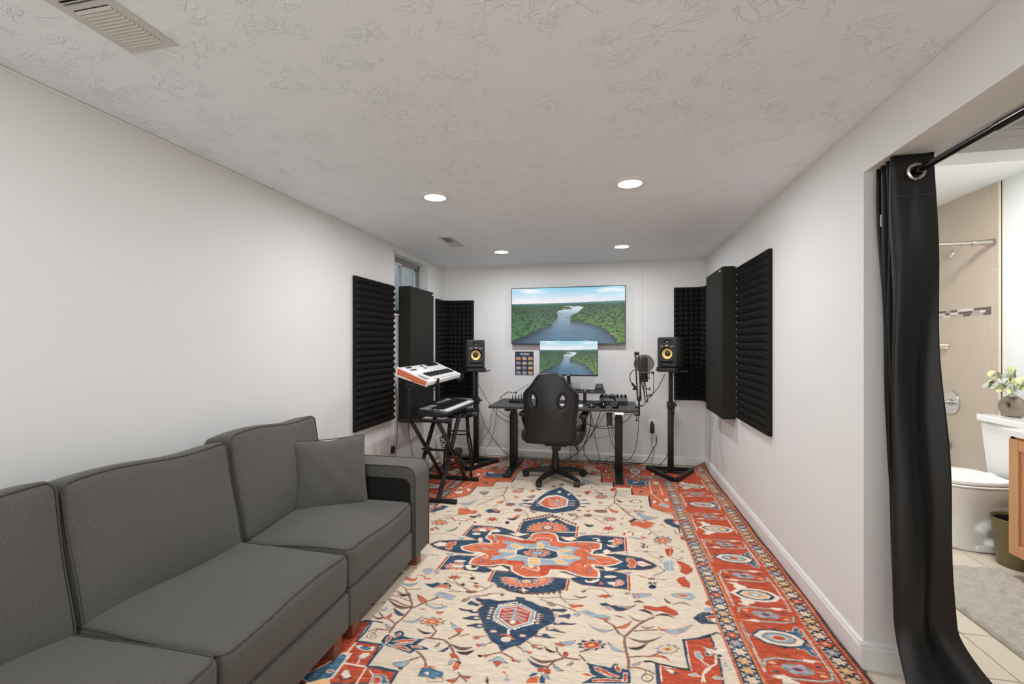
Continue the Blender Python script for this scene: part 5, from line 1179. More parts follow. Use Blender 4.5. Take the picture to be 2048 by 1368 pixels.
p w k 6 : -977 1789 -974 1781 -976 1774 -982 1769 -991 1767 -1001 1769 -1010 1774 -1016 1781 -1018 1789 -1016 1796 -1010 1802 -1002 1804 -992 1802 -983 1797
p y u 3 : -987 1787 -985 1783 -986 1780 -988 1777 -992 1777 -996 1777 -1000 1780 -1003 1784 -1004 1788 -1004 1791 -1001 1793 -998 1794 -993 1793 -990 1791
p w r 4 : 78 3112 116 3120 160 3140 148 3064 105 3044
l r - 9 : 124 3111 138 3141 158 3108 148 3074
p w l 5 : 168 3142 232 3150 216 3099 170 3089
p l u 3 : 122 3048 188 3052 219 3018 166 3027
p r - 0 : 113 3093 111 3083 108 3075 104 3070 100 3069 96 3073 93 3079 92 3088 94 3098 97 3106 101 3111 106 3112 110 3108 112 3102
p w l 4 : -962 3060 -945 3082 -899 3091 -906 3048 -942 3041
p r - 0 : -907 3075 -907 3068 -909 3062 -913 3058 -918 3057 -924 3059 -929 3063 -933 3070 -934 3077 -932 3083 -928 3087 -922 3089 -916 3087 -911 3082
p w u 4 : -1053 3114 -1007 3124 -985 3085 -1033 3069
l r - 9 : -1112 3127 -1069 3074 -982 3092 -979 3130 -951 3117
p l r 6 : -1006 2375 -986 2386 -958 2385 -953 2335 -969 2318 -995 2343
p l w 4 : -953 2381 -915 2383 -899 2341 -924 2330 -941 2343
p r w 5 : -916 2357 -914 2351 -914 2345 -916 2342 -920 2341 -924 2343 -929 2347 -932 2354 -934 2360 -934 2366 -931 2369 -928 2370 -923 2368 -919 2363
p l w 5 : 72 2368 108 2379 109 2339 74 2332
p r w 5 : 96 2355 95 2348 92 2342 89 2338 85 2338 82 2340 80 2345 80 2351 81 2358 83 2364 86 2368 90 2368 93 2366 95 2361
p l r 4 : 114 2358 166 2376 210 2379 206 2360 143 2324 118 2319
p l r 6 : 119 2352 145 2364 152 2330 124 2318
p w l 4 : 162 2338 218 2338 232 2324 227 2308 203 2312
p n u 3 : 381 3385 413 3429 462 3427 487 3445 480 3277 488 3245 449 3270 429 3277 411 3308 392 3327
p o w 4 : 440 3398 473 3442 474 3585 494 3497 497 3303 474 3321 440 3361
p w l 4 : 454 3364 482 3406 484 3335 462 3330
l u - 8 : 476 3136 436 3169 435 3223
p r u 4 : 449 3089 467 3134 483 3107 481 3066
p n u 4 : 380 2210 409 2247 433 2268 450 2266 463 2274 459 2178 432 2177 411 2168 390 2188
p r w 4 : 433 2227 453 2241 463 2208 437 2203
p n u 4 : 412 2242 438 2261 489 2265 478 2180 421 2174 405 2202
p r w 5 : 440 2235 478 2250 486 2188 444 2204
p w l 5 : 454 2219 482 2231 485 2200 463 2195
p l w 5 : 438 2301 490 2319 490 2285 439 2268
p r u 4 : 456 2354 489 2391 490 2319 459 2334
l k - 10 : 379 2060 420 2086 460 2117 472 2108
l n - 10 : 317 2039 367 2058 397 2077 429 2098
p n u 4 : -1305 3191 -1307 3270 -1274 3347 -1207 3333 -1231 3260 -1264 3226 -1282 3183
p o w 3 : -1312 3283 -1270 3362 -1264 3293
p r u 4 : 380 2768 409 2766 433 2739 445 2726 457 2691 447 2651 407 2614 384 2645 398 2693
p l w 5 : 305 2744 352 2770 376 2735 348 2713 375 2681 342 2636 319 2676
p w u 4 : 347 2705 386 2706 385 2675 353 2668
p r w 4 : 347 2545 368 2577 401 2598 405 2557 419 2527 407 2473 367 2483
p r w 4 : 333 2921 374 2948 389 2915 368 2840 345 2802 329 2858
l u - 7 : 356 2804 398 2788 426 2811 410 2824
l u - 6 : 338 2968 386 2951 422 2931
p g - 0 : 419 2912 445 2909 433 2880
p n u 2 : 228 2922 238 2907 219 2911 207 2891 206 2911 185 2906 203 2921 193 2937 212 2932 224 2953 225 2933 246 2938
p n u 2 : 235 2484 244 2473 226 2476 215 2460 214 2475 194 2470 211 2483 201 2494 220 2492 231 2508 232 2492 252 2497
p p k 4 : 238 2451 235 2442 230 2435 222 2430 214 2428 207 2430 203 2435 201 2443 204 2451 210 2459 217 2464 225 2466 232 2464 237 2458
p u w 4 : 199 2855 231 2870 236 2845 206 2838
p u w 4 : 200 2533 242 2549 243 2522 206 2514
p k - 0 : 188 2977 222 2961 220 2932
l w - 8 : 221 2941 221 2886
l w - 8 : 228 2518 223 2471
p r w 4 : 331 2910 368 2936 350 2801 334 2840
p l w 4 : 299 2725 344 2751 329 2632 301 2648
p n u 4 : -42 2237 -14 2249 11 2232 35 2237 47 2228 77 2235 101 2224 58 2193 34 2193 -2 2196 -32 2217
l w - 6 : -32 2217 -2 2221 28 2197
p o w 3 : -26 2210 11 2207 22 2196 -8 2198
p g - 0 : 53 2235 67 2225 80 2220 94 2222 107 2231 120 2247 133 2269 120 2257 107 2247 93 2239 80 2236 67 2235
p k - 0 : 116 2282 125 2285 133 2288 142 2289 151 2289 159 2288 168 2287 160 2296 152 2302 144 2303 135 2300 125 2293
p l g 4 : -133 2152 -97 2165 -55 2143 -13 2147 7 2136 4 2110 -30 2113 -72 2119 -105 2132
p o u 3 : -51 2118 -7 2123 -4 2106 -33 2110
p l g 4 : 301 2391 331 2410 401 2425 421 2393 390 2357 349 2366 317 2371
p o w 4 : 323 2396 369 2412 392 2387 351 2378
p n u 4 : -939 2231 -907 2237 -879 2259 -855 2248 -834 2268 -798 2245 -801 2209 -848 2214 -882 2202 -911 2211
p o w 4 : -879 2208 -853 2244 -817 2246 -803 2214 -842 2213
p l u 4 : -851 2146 -832 2174 -785 2164 -742 2150 -753 2120 -779 2119 -824 2133 -836 2121
p o w 4 : -979 2285 -960 2295 -926 2291 -928 2275 -962 2273
p r - 0 : -883 2018 -874 2013 -866 2010 -860 2010 -855 2013 -851 2019 -848 2028 -853 2024 -858 2020 -863 2018 -869 2017 -876 2018
p n u 4 : -909 3301 -887 3346 -835 3357 -793 3326 -795 3274 -839 3277 -874 3263
p o w 3 : -864 3338 -830 3358 -797 3325 -827 3306
p r u 2 : -794 3153 -771 3135 -802 3137 -805 3112 -821 3133 -847 3118 -836 3143 -866 3150 -837 3159 -848 3184 -822 3170 -806 3194 -802 3167 -771 3172
p u l 3 : -719 3474 -702 3456 -729 3453 -731 3430 -752 3444 -772 3428 -774 3451 -801 3452 -784 3471 -801 3489 -774 3492 -771 3516 -751 3501 -729 3518 -728 3494 -701 3493
p u l 4 : -117 3484 -61 3509 -14 3506 -9 3454 -59 3443 -97 3448
p r w 5 : 6 4012 39 4072 65 4060 54 3987 27 3948
p u k 3 : -257 4138 -218 4146 -209 4092 -235 4049
p r u 3 : -205 3899 -164 3941 -147 3911 -180 3822
p n u 2 : 141 3326 179 3382 196 3373 181 3334
p o u 3 : 143 3274 167 3320 207 3334 249 3320 291 3306
p n u 3 : 441 3386 451 3364 423 3366 404 3341 400 3366 371 3362 395 3384 385 3406 413 3404 433 3430 436 3405 466 3409
p w u 4 : -940 3992 -919 3978 -928 3920 -975 3947'''
# ---------------------------------------------------------------- woven rug (pattern held as colours on the rug's own mesh)
RUGC = {'c': (228, 212, 190), 'n': (56, 78, 100), 'r': (196, 86, 60), 'o': (214, 112, 80), 'b': (82, 120, 146), 'l': (164, 178, 188), 'w': (240, 226, 206),
        'g': (150, 142, 130), 'y': (234, 192, 140), 'u': (140, 100, 88), 'k': (58, 56, 60), 'p': (44, 48, 90), 't': (86, 62, 54)}
RUGC = {k: np.array(lin(v), np.float32) for k, v in RUGC.items()}
RX0, RX1, RY0, RY1 = -1.777, .957, .56, 4.885
TX = .002; GY0 = 1.45
nx_ = int((RX1-RX0)/TX); ny_ = int((RY1-GY0)/TX)
xc_ = RX0 + (np.arange(nx_)+.5)*TX; yc_ = GY0 + (np.arange(ny_)+.5)*TX
img = np.empty((ny_, nx_, 3), np.float32); img[:] = RUGC['c']
def _bb(xs, ys, m=0):
    i0 = max(0, int((min(xs)-m-RX0)/TX)); i1 = min(nx_, int((max(xs)+m-RX0)/TX)+2); j0 = max(0, int((min(ys)-m-GY0)/TX)); j1 = min(ny_, int((max(ys)+m-GY0)/TX)+2)
    return i0, i1, j0, j1
def r_poly(P, c):
    xs = [p[0] for p in P]; ys = [p[1] for p in P]; i0, i1, j0, j1 = _bb(xs, ys)
    if i0 >= i1 or j0 >= j1: return
    X = xc_[i0:i1][None, :]; Y = yc_[j0:j1][:, None]; ins = np.zeros((j1-j0, i1-i0), bool)
    for k in range(len(P)):
        (xa, ya), (xb, yb) = P[k-1], P[k]
        if ya == yb: continue
        cr = (ya > Y) != (yb > Y); ins ^= cr & (X < (xb-xa)*(Y-ya)/(yb-ya)+xa)
    img[j0:j1, i0:i1][ins] = RUGC[c]
def r_line(P, c, w, closed=False):
    w = max(w, .0013)
    for k in range(0 if closed else 1, len(P)):
        (xa, ya), (xb, yb) = P[k-1], P[k]; i0, i1, j0, j1 = _bb((xa, xb), (ya, yb), w)
        if i0 >= i1 or j0 >= j1: continue
        X = xc_[i0:i1][None, :]-xa; Y = yc_[j0:j1][:, None]-ya; dx, dy = xb-xa, yb-ya; L2 = dx*dx+dy*dy+1e-12
        t = np.clip((X*dx+Y*dy)/L2, 0, 1); img[j0:j1, i0:i1][(X-t*dx)**2+(Y-t*dy)**2 < w*w] = RUGC[c]
def r_ell(cx, cy, a, b, c, n=16, rot=False):
    if rot: a, b = b, a
    r_poly([(cx+a*math.cos(2*PI*k/n), cy+b*math.sin(2*PI*k/n)) for k in range(n)], c)
for row in RUG.strip().split('\n'):
    head, data = row.split(' : '); head = head.split(); v = [int(a)/1000 for a in data.split()]; P = list(zip(v[::2], v[1::2])); w = int(head[3])*.0003
    if head[0] == 'p':
        r_poly(P, head[1])
        if head[2] != '-': r_line(P, head[2], w, True)
        elif len(P) > 8 and head[1] in 'lougnk': r_line(P, 'u' if head[1] != 'u' else 'k', .0011, True)
    else: r_line(P, head[1], w*(1.5 if int(head[3]) < 13 else 1))
# small filler sprigs in the empty parts of the field
rs_ = random.Random(21); cr = RUGC['c']
for k in range(1500):
    x, y = rs_.uniform(-1.25, .42), 1.5+2.9*rs_.random()**1.1; i, j = int((x-RX0)/TX), int((y-GY0)/TX); q = 19
    if i < q or j < q or i > nx_-q or j > ny_-q or (abs(x+.41) < .55 and 2.3 < y < 3.2): continue
    blk = img[j-q:j+q:3, i-q:i+q:3]
    if np.abs(blk-cr).max() > .02: continue
    a = rs_.random()*6.28; L_ = rs_.uniform(.02, .034); c, s_ = math.cos(a), math.sin(a)
    if rs_.random() < .55:
        P = [(x-c*L_+s_*L_*.3, y-s_*L_-c*L_*.3), (x, y), (x+c*L_*.8+s_*L_*.35, y+s_*L_*.8-c*L_*.35)]; r_line(P, 'u', .0016); col_ = rs_.choice('rolnk')
        r_poly([(P[2][0]+.012*math.cos(t), P[2][1]+.007*math.sin(t)) for t in np.linspace(0, 6.28, 8)], col_); r_poly([(P[0][0]+.009*math.cos(t), P[0][1]+.006*math.sin(t)) for t in np.linspace(0, 6.28, 7)], rs_.choice('luo'))
    elif rs_.random() < .5:
        P = [(x-c*L_, y-s_*L_), (x-s_*.007, y+c*.007), (x+c*L_, y+s_*L_), (x+s_*.004, y-c*.004)]; col_ = rs_.choice('lgunk'); r_poly(P, col_); r_line(P, 'u', .0009, True)
    else:
        P = [(x+L_*.8*math.cos(t)*(1 if m_ % 2 else .5), y+L_*.55*math.sin(t)*(1 if m_ % 2 else .5)) for m_, t in enumerate(np.linspace(0, 6.28, 13)[:-1])]; r_poly(P, rs_.choice('orlu')); r_ell(x, y, .006, .004, 'w')
# borders
XX, YY = np.meshgrid(xc_, yc_)
dr, dl, db = RX1-XX, XX-RX0, RY1-YY
D = np.minimum(np.minimum(dr, dl), db); side = np.argmin(np.stack([dr, dl, db]), 0)
D = D + .0025*np.sin(YY*9+1)*np.sin(XX*7) ; SS = np.where(side == 2, XX, YY)
def band(a, b, c):
    img[(D >= a/1000) & (D < b/1000)] = RUGC[c]
for a, b, c in ((-20, 12, 't'), (12, 20, 'r'), (20, 25, 'y'), (25, 31, 't'), (31, 37, 'r'), (37, 97, 'k'), (97, 102, 'y'), (102, 112, 'r'), (112, 384, 'r'), (384, 394, 'o'), (394, 399, 'y'), (399, 402, 't'), (402, 466, 'n'), (466, 470, 't'), (470, 475, 'y'), (475, 480, 'r')): band(a, b, c)
for lo, c1, c2 in ((20, 'y', 'r'), (97, 'y', 'r'), (394, 'y', 'o'), (470, 'y', 'r')):
    msk = (D >= lo/1000) & (D < (lo+5)/1000) & (np.mod(SS, .011) < .005); img[msk] = RUGC[c2]
fcol = [RUGC[c] for c in ('y', 'w', 'l', 'o', 'w', 'y')]
for cen, ph in ((.067, 0.0), (.434, .02)):
    q = np.floor((SS+ph)/.054); v = (SS+ph) - (q+.5)*.054; u = D-cen; ang = np.arctan2(v, u); rr = np.hypot(u/.029, v/.025)
    fl = rr < (.78+.22*np.cos(6*ang)); qi = (q.astype(int) % 6)
    for k in range(6): img[fl & (qi == k)] = fcol[k]*np.float32(.93)
    img[fl & (rr > .2) & (np.abs(np.sin(3*ang)) < .16)] = RUGC['r']; img[(rr < .24)] = RUGC['y']
    img[(np.abs(np.hypot(np.abs(u)-.027, np.abs(np.abs(v)-.026)*1.0)-.006) < .0026) & (np.abs(D-cen) < .031)] = RUGC['w']
# main border field lines
for off in (.124, .372):
    for a, b, c in ((0, .0035, 'w'), (.0035, .007, 'k'), (.007, .0105, 'w')):
        msk = (D >= off+a-.005) & (D < off+b-.005) & (np.mod(SS+.03, .45) > .13); img[msk] = RUGC[c]
    
def cart(f, kind):
    o = 'n' if kind else 'w'; hexa = lambda a, b: [(-a, 0), (-a*.62, b*.8), (-.2*a, b), (.3*a, b), (a*.72, b*.72), (a, 0), (a*.72, -b*.72), (.3*a, -b), (-.2*a, -b), (-a*.62, -b*.8)]
    if kind:
        for s in (1, -1):
            r_poly([f(x, y*s) for x, y in ((.055, .03), (.05, .062), (.075, .058), (.085, .085), (.105, .1), (.11, .085), (.1, .06), (.115, .045), (.095, .02))], 'b'); r_line([f(x, y*s) for x, y in ((.055, .03), (.05, .062), (.075, .058), (.085, .085), (.105, .1), (.11, .085), (.1, .06), (.115, .045), (.095, .02))], 'w', .0014)
            r_ell(*f(.0, .06*s), .012, .008, 'n')
        r_poly([f(*p) for p in hexa(.112, .06)], 'n'); r_poly([f(*p) for p in hexa(.1, .05)], 'w'); r_poly([f(*p) for p in hexa(.072, .036)], 'g'); r_poly([f(*p) for p in hexa(.06, .028)], 'l'); r_poly([f(*p) for p in hexa(.034, .019)], 'w'); r_poly([f(*p) for p in hexa(.029, .015)], 'r')
    else:
        for s in (1, -1):
            pp = [f(x, y*s) for x, y in ((-.05, .04), (-.085, .055), (-.078, .085), (-.11, .1), (-.06, .112), (-.045, .09), (-.02, .08), (-.02, .05))]; r_poly(pp, 'w'); r_line(pp, 'u', .001, True)
        r_poly([f(*p) for p in hexa(.115, .06)], 'w'); r_poly([f(*p) for p in hexa(.092, .045)], 'n'); r_poly([f(*p) for p in hexa(.072, .036)], 'w'); r_poly([f(*p) for p in hexa(.064, .03)], 'y'); r_poly([f(*p) for p in hexa(.032, .017)], 'l'); r_poly([f(*p) for p in hexa(.015, .009)], 'w')
    r_line([f(-.135, 0), f(-.11, .0)], 'l', .003); r_line([f(-.135, -.012), f(-.11, 0), f(-.135, .012)], 'w', .0014); r_line([f(.135, -.012), f(.113, 0), f(.135, .012)], 'w', .0014)
def palm(f):
    for s in (1, -1):
        r_line([f(x*s, y*s) for x, y in ((-.118, -.005), (-.105, .035), (-.06, .052), (0, .055), (.05, .058))], 'g', .0065); r_line([f(x*s, y*s) for x, y in ((-.118, -.005), (-.105, .035), (-.06, .052), (0, .055), (.05, .058))], 'w', .0015)
        r_poly([f(x*s, y*s) for x, y in ((.04, .048), (.075, .05), (.085, .06), (.118, .064), (.08, .07), (.045, .068))], 'w'); r_line([f(x*s, y*s) for x, y in ((-.06, .042), (.02, .046), (.05, .052))], 'k', .0015)
        r_ell(*f(-.082*s, .02*s), .013, .007, 'y'); r_ell(*f(.085*s, .03*s), .012, .007, 'n'); r_line([f(.12*s, .075*s), f(.09*s, .085*s), f(.0, .088*s), f(-.05*s, .08*s)], 'u', .0014)
    for k in range(8):
        a = k*PI/4+.3; r_ell(*f(.042*math.cos(a), .022*math.sin(a)), .017, .011, 'l' if k % 2 else 'g')
    r_ell(*f(0, 0), .034, .017, 'l'); r_ell(*f(0, 0), .022, .011, 'r'); r_ell(*f(0, 0), .013, .007, 'n')
    r_line([f(-.09, 0), f(-.05, 0)], 'w', .0014); r_line([f(.05, 0), f(.095, 0)], 'w', .0014)
cys = [4.258, 3.78, 3.307, 2.872, 2.475, 2.133, 1.79]; pys = [4.03, 3.536, 3.064, 2.669, 2.305, 1.943, 1.6]
for i, y in enumerate(cys):
    k = i % 2
    cart(lambda u, v, y=y: (.712+u, y+v), k); cart(lambda u, v, y=y: (-1.532-u, y+v), k)
for y in pys:
    palm(lambda u, v, y=y: (.712+u, y+v)); palm(lambda u, v, y=y: (-1.532-u, y+v))
for i in range(9):
    x = -1.3+.222*i
    if i % 2: cart(lambda u, v, x=x: (x+v*1.0, 4.637+u), i//2 % 2)
    else: palm(lambda u, v, x=x: (x+v, 4.637+u))
# weave: abrash streaks across the rug, slight knot jitter
st = rng.normal(0, 1, (ny_//2+2, nx_//24+2)).astype(np.float32); st = np.repeat(np.repeat(st, 2, 0), 24, 1)[:ny_, :nx_]
st2 = rng.normal(0, 1, (ny_//30+2, nx_//200+2)).astype(np.float32); st2 = np.repeat(np.repeat(st2, 30, 0), 200, 1)[:ny_, :nx_]
kn = rng.normal(0, 1, (ny_, nx_)).astype(np.float32)
lum = img.mean(-1); dk_ = np.clip((.6-lum)/.5, 0, 1)
st3 = rng.normal(0, 1, (ny_//2+2, nx_//14+2)).astype(np.float32); st3 = np.repeat(np.repeat(st3, 2, 0), 14, 1)[:ny_, :nx_]
img *= np.clip(1 + (.05+.20*dk_)*st3 + .045*st + .05*kn, .35, 1.9)[..., None]
img += (dk_*np.clip(st3*.5+st*.5, 0, 2)*.022)[..., None]
warm = np.clip(st*.5+st2*.25, -1.5, 1.5)[..., None]*np.array([.01, -.008, -.045], np.float32); img *= 1+warm
img = np.clip(img, .004, 1)
ry = [RY0]
while ry[-1] < 1.45: ry.append(ry[-1]+.02)
while ry[-1] < RY1-.002: ry.append(ry[-1]+max(.0022, ry[-1]**2/1148*.85))
ry[-1] = RY1; ry = np.array(ry); rx = np.linspace(RX0, RX1, 790)
cs = np.concatenate([np.zeros((1, nx_, 3)), np.cumsum(img.astype(np.float64), 0)]); nr, nc = len(ry), len(rx)
colr = np.empty((nr, nc, 3)); ii = np.clip(((rx-RX0)/TX-.5).round().astype(int), 0, nx_-1)
for j, y in enumerate(ry):
    yy = y if y >= GY0 else 2*2.73-y
    h = max(.001, (ry[min(j+1, nr-1)]-ry[max(j-1, 0)])/4 if y >= GY0 else .003)
    a = int(np.clip((yy-h-GY0)/TX, 0, ny_-1)); b = int(np.clip((yy+h-GY0)/TX+1, a+1, ny_)); seg = (cs[b]-cs[a])/(b-a)
    colr[j] = (seg[ii]+seg[np.clip(ii+1, 0, nx_-1)])/2
GX, GYv = np.meshgrid(rx, ry); edge = .004*np.sin(GYv*5.3)+.003*np.sin(GYv*13+1)
Z = .009 + .0006*np.sin(GX*23)*np.sin(GYv*17)
# the far corner by the wall curls up a little and reaches to the wall
cw = np.clip((GX-.80)/.157, 0, 1)*np.clip((GYv-4.70)/.185, 0, 1); Z = Z + .045*cw**1.5
co = np.stack([GX + edge*np.clip((GX+.41)/1.36, -1, 1)**3, GYv + .10*cw + .006*np.sin(GX*6)*np.clip((GYv-4.6)/.28, 0, 1), Z], -1).reshape(-1, 3)
me = bpy.data.meshes.new('rug'); j, i = np.meshgrid(np.arange(nr-1), np.arange(nc-1), indexing='ij'); a = (j*nc+i).ravel()
fc = np.stack([a, a+1, a+nc+1, a+nc], 1).astype(np.int32)
me.vertices.add(len(co)); me.vertices.foreach_set('co', co.astype(np.float32).ravel()); me.loops.add(fc.size); me.loops.foreach_set('vertex_index', fc.ravel())
me.polygons.add(len(fc)); me.polygons.foreach_set('loop_start', np.arange(0, fc.size, 4, dtype=np.int32)); me.update(calc_edges=True)
ca = me.color_attributes.new('weave', 'FLOAT_COLOR', 'POINT'); ca.data.foreach_set('color', np.concatenate([colr.reshape(-1, 3), np.ones((nr*nc, 1))], 1).astype(np.float32).ravel())
m = bpy.data.materials.new('wool_weave'); m.use_nodes = True; nt = m.node_tree; b = nt.nodes['Principled BSDF']; b.inputs['Roughness'].default_value = .9; b.inputs['Specular IOR Level'].default_value = .15
at_ = nt.nodes.new('ShaderNodeAttribute'); at_.attribute_name = 'weave'; nt.links.new(at_.outputs['Color'], b.inputs['Base Color'])
tc = nt.nodes.new('ShaderNodeTexCoord'); mp = nt.nodes.new('ShaderNodeMapping'); mp.inputs['Scale'].default_value = (120, 420, 1); n = nt.nodes.new('ShaderNodeTexNoise'); n.inputs['Scale'].default_value = 1; n.inputs['Detail'].default_value = 2
nt.links.new(tc.outputs['Object'], mp.inputs[0]); nt.links.new(mp.outputs[0], n.inputs['Vector']); bp = nt.nodes.new('ShaderNodeBump'); bp.inputs['Strength'].default_value = .35; bp.inputs['Distance'].default_value = .002; nt.links.new(n.outputs['Fac'], bp.inputs['Height']); nt.links.new(bp.outputs[0], b.inputs['Normal'])
me.materials.append(m)
rug = thing('area_rug', 'large patterned wool rug with red borders, cream field and navy medallion', 'rug', (-.41, 2.72, 0))
pile = bpy.data.objects.new('woven_pile', me); COL.objects.link(pile); pile.parent = rug; me.transform(T((.41, -2.72, 0))); me.shade_smooth()
bk = MB().box((RX0+.01, RY0+.01, .0), (RX1-.008, RY1-.004, .0075)); bk.build('rug_backing', mat('rug_backing', (92, 66, 56), .95, noise=.2), rug)
fr = MB()
for k in range(520):
    x = RX0+.02+k*(RX1-RX0-.22)/520; fr.box((x, RY1-.006, .002), (x+.0025, RY1+.012+.01*random.random(), .008))
f_ = fr.build('fringe', mat('fringe_wool', (96, 80, 70), .95, noise=.3), rug, fix=False); f_['kind'] = 'stuff'

# ---------------------------------------------------------------- sectional sofa
SF = -1.06
def piping(pts, parent, r=.0034): return MB().tube(pts, r, 6, smooth=False, closed=True).build('piping', WELT, parent, smooth='all')
def rr3(x0, x1, y0, y1, r, fz):
    return [(p[0], p[1], fz(p[0], p[1])) for p in rrect(x0, y0, x1, y1, r, 6)]
def dense(P, st=.03):
    Q = []
    for i in range(len(P)):
        a, b_ = P[i], P[(i+1) % len(P)]; n = max(1, int(math.hypot(b_[0]-a[0], b_[1]-a[1])/st))
        for k in range(n): Q.append((a[0]+(b_[0]-a[0])*k/n, a[1]+(b_[1]-a[1])*k/n))
    return Q
def seat_cushion(root, y0, y1, z0=.232, z1=.392):
    xa, xb = -1.70, SF-.0; cx, cy, cz = (xa+xb)/2, (y0+y1)/2, (z0+z1)/2; dx, dy, dz = xb-xa, y1-y0-.006, z1-z0
    def fn(x, y, z):
        k = .012*math.sin(y*9+cy*5)*math.sin(x*7); return (cx+x, cy+y, cz+z+(k if z > 0 else 0))
    o = merge(soft_box(dx, dy, dz, .026, (.008, .002, .03), 16, fn).build('seat_cushion', FAB, root, smooth='all'))
    o.scale = (1, 1, 1)
    for sg in (1, -1):
        piping([fn(p[0], p[1], sg*(dz/2-.0055)) for p in dense(rrect(-dx/2+.0055, -dy/2+.0055, dx/2-.0055, dy/2-.0055, .03, 6))], o)
    return o
def back_cushion(root, y0, y1, seed=0, zt=.832):
    dy, dz, dx = y1-y0-.008, .485, .155; cy = (y0+y1)/2; r = random.Random(seed)
    a, b_ = r.random()*6, r.random()*6
    th = math.radians(-11)
    def place(x, y, z):
        s = .011*math.sin(3.1*PI*y/dy+a)*max(0, z/dz+.1) + .006*math.sin(14*z+b_); zz = z + (.010*math.sin(2.2*PI*y/dy+b_) if z > 0 else 0)
        X = x*math.cos(th)+zz*math.sin(th); Zz = -x*math.sin(th)+zz*math.cos(th); return (-1.685+X+s*.7, cy+y, zt-.235+Zz)
    o = merge(soft_box(dx, dy, dz, .032, (.035, .002, .008), 18, place).build('back_cushion', FAB, root, smooth='all'))
    for sg in (1, -1):
        piping([place(sg*(dx/2-.0065), p[0], p[1]) for p in dense(rrect(-dy/2+.0065, -dz/2+.0065, dy/2-.0065, dz/2-.0065, .035, 7))], o)
    return o
def sofa_unit(y0, y1, label, arm=None, feet=(), seed=0, zt=.83):
    root = thing('sofa_section', label, 'sofa', (-1.46, (y0+(arm or y1))/2, 0), 0, 'charcoal fabric sofa sections pushed together')
    mb = MB().box((-1.80, y0+.003, .075), (SF+.004, y1-.003, .23), b=.012)
    mb.build('base_frame', FAB, root, smooth=True)
    MB().box((-1.865, y0+.004, .075), (-1.775, y1-.004, .70), b=.02).build('back_frame', FAB, root, smooth=True)
    seat_cushion(root, y0, y1); back_cushion(root, y0, y1, seed, zt)
    for fx_, fy in feet: MB().box((fx_-.028, fy-.028, .009), (fx_+.028, fy+.028, .077), b=.003).build('foot', FOOT, root)
    return root
s1 = sofa_unit(1.716, 2.338, 'charcoal sofa end section with one armrest and a square throw pillow on it', arm=2.545, seed=3, zt=.838, feet=((-1.095, 1.78), (-1.82, 1.78), (-1.09, 2.43), (-1.82, 2.45)))
prof = []
y0, y1, zt, r = -1.865, SF+.012, .580, .062
out = [(y0, .075), (y1, .075), (y1, zt-r)] + [(y1-r+r*math.cos(k*PI/16), zt-r+r*math.sin(k*PI/16)) for k in range(1, 9)] + [(y0, zt)]
mb = MB().prism([(a, b) for a, b in out], 'y', 2.352, 2.542)
arm = mb.build('armrest', FAB, s1, smooth=True, bevel=.008)
ri = .05; x1i = SF-.018
inn = [(-1.80, .24), (x1i, .24), (x1i, .513-ri)] + [(x1i-ri+ri*math.cos(k*PI/16), .513-ri+ri*math.sin(k*PI/16)) for k in range(1, 9)] + [(-1.80, .513)]
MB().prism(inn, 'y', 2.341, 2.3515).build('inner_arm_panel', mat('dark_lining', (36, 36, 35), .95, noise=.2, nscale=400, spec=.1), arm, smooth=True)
for yy in (2.352, 2.542):
    MB().tube([(a, yy, b) for a, b in out[1:]], .0035, 6, smooth=False).build('piping', WELT, arm, smooth='all')
s2 = sofa_unit(1.077, 1.716, 'charcoal sofa middle section between two others', feet=((-1.09, 1.64), (-1.82, 1.64), (-1.09, 1.15), (-1.82, 1.15)), seed=11, zt=.815)
s3 = sofa_unit(.43, 1.077, 'charcoal sofa section beside the wooden side table, with its seat cushion partly out of view', feet=((-1.09, 1.0), (-1.82, 1.0), (-1.09, .5), (-1.82, .5)), seed=5, zt=.826)
# throw pillow standing on a corner line between back and arm
pc = Vector((-1.463, 2.185, .562)); uu = Vector((.245, .23, 0)).normalized(); nn = Vector((uu.y, -uu.x, 0)); up = Vector((0, 0, 1))
tl = math.radians(14)
n2 = (nn*math.cos(tl)+up*math.sin(tl)); u2 = (up*math.cos(tl)-nn*math.sin(tl))
def pil(side):
    N = 18; P = []
    for i in range(N+1):
        row = []
        for j in range(N+1):
            a = 2*i/N-1; c = 2*j/N-1; hx = .182*(1-.045*(1-a*a)*0); edge_in = .05
            x = a*.19*(1-edge_in*(1-c*c)); z = c*.195*(1-edge_in*(1-a*a))
            th = .058*((1-a*a)*(1-c*c))**.42 + .006*math.sin(9*x*5+3)*math.sin(7*z*5)*(1-a*a)*(1-c*c)
            q = pc + uu*x + u2*z + n2*(th*side); q.z += .01*math.exp(-((a)*4)**2)*(-1 if c > .8 else 0)
            row.append(tuple(q))
        P.append(row)
    return P
pr = thing('throw_pillow', 'square grey fabric throw pillow leaning by the sofa armrest', 'pillow', tuple(pc))
merge(MB().grid(pil(1)).grid(pil(-1)).build('pillow_cover', FAB, pr, smooth='all'))
E = [pc + uu*(a*.19*(1-.05*(1-c*c))) + u2*(c*.195*(1-.05*(1-a*a))) for a, c in [(t, -1) for t in np.linspace(-1, 1, 9)]+[(1, t) for t in np.linspace(-1, 1, 9)[1:]]+[(t, 1) for t in np.linspace(1, -1, 9)[1:]]+[(-1, t) for t in np.linspace(1, -1, 9)[1:-1]]]
MB().tube([tuple(p) for p in E], .0028, 5, smooth=False, closed=True).build('seam', WELT, pr, smooth='all')

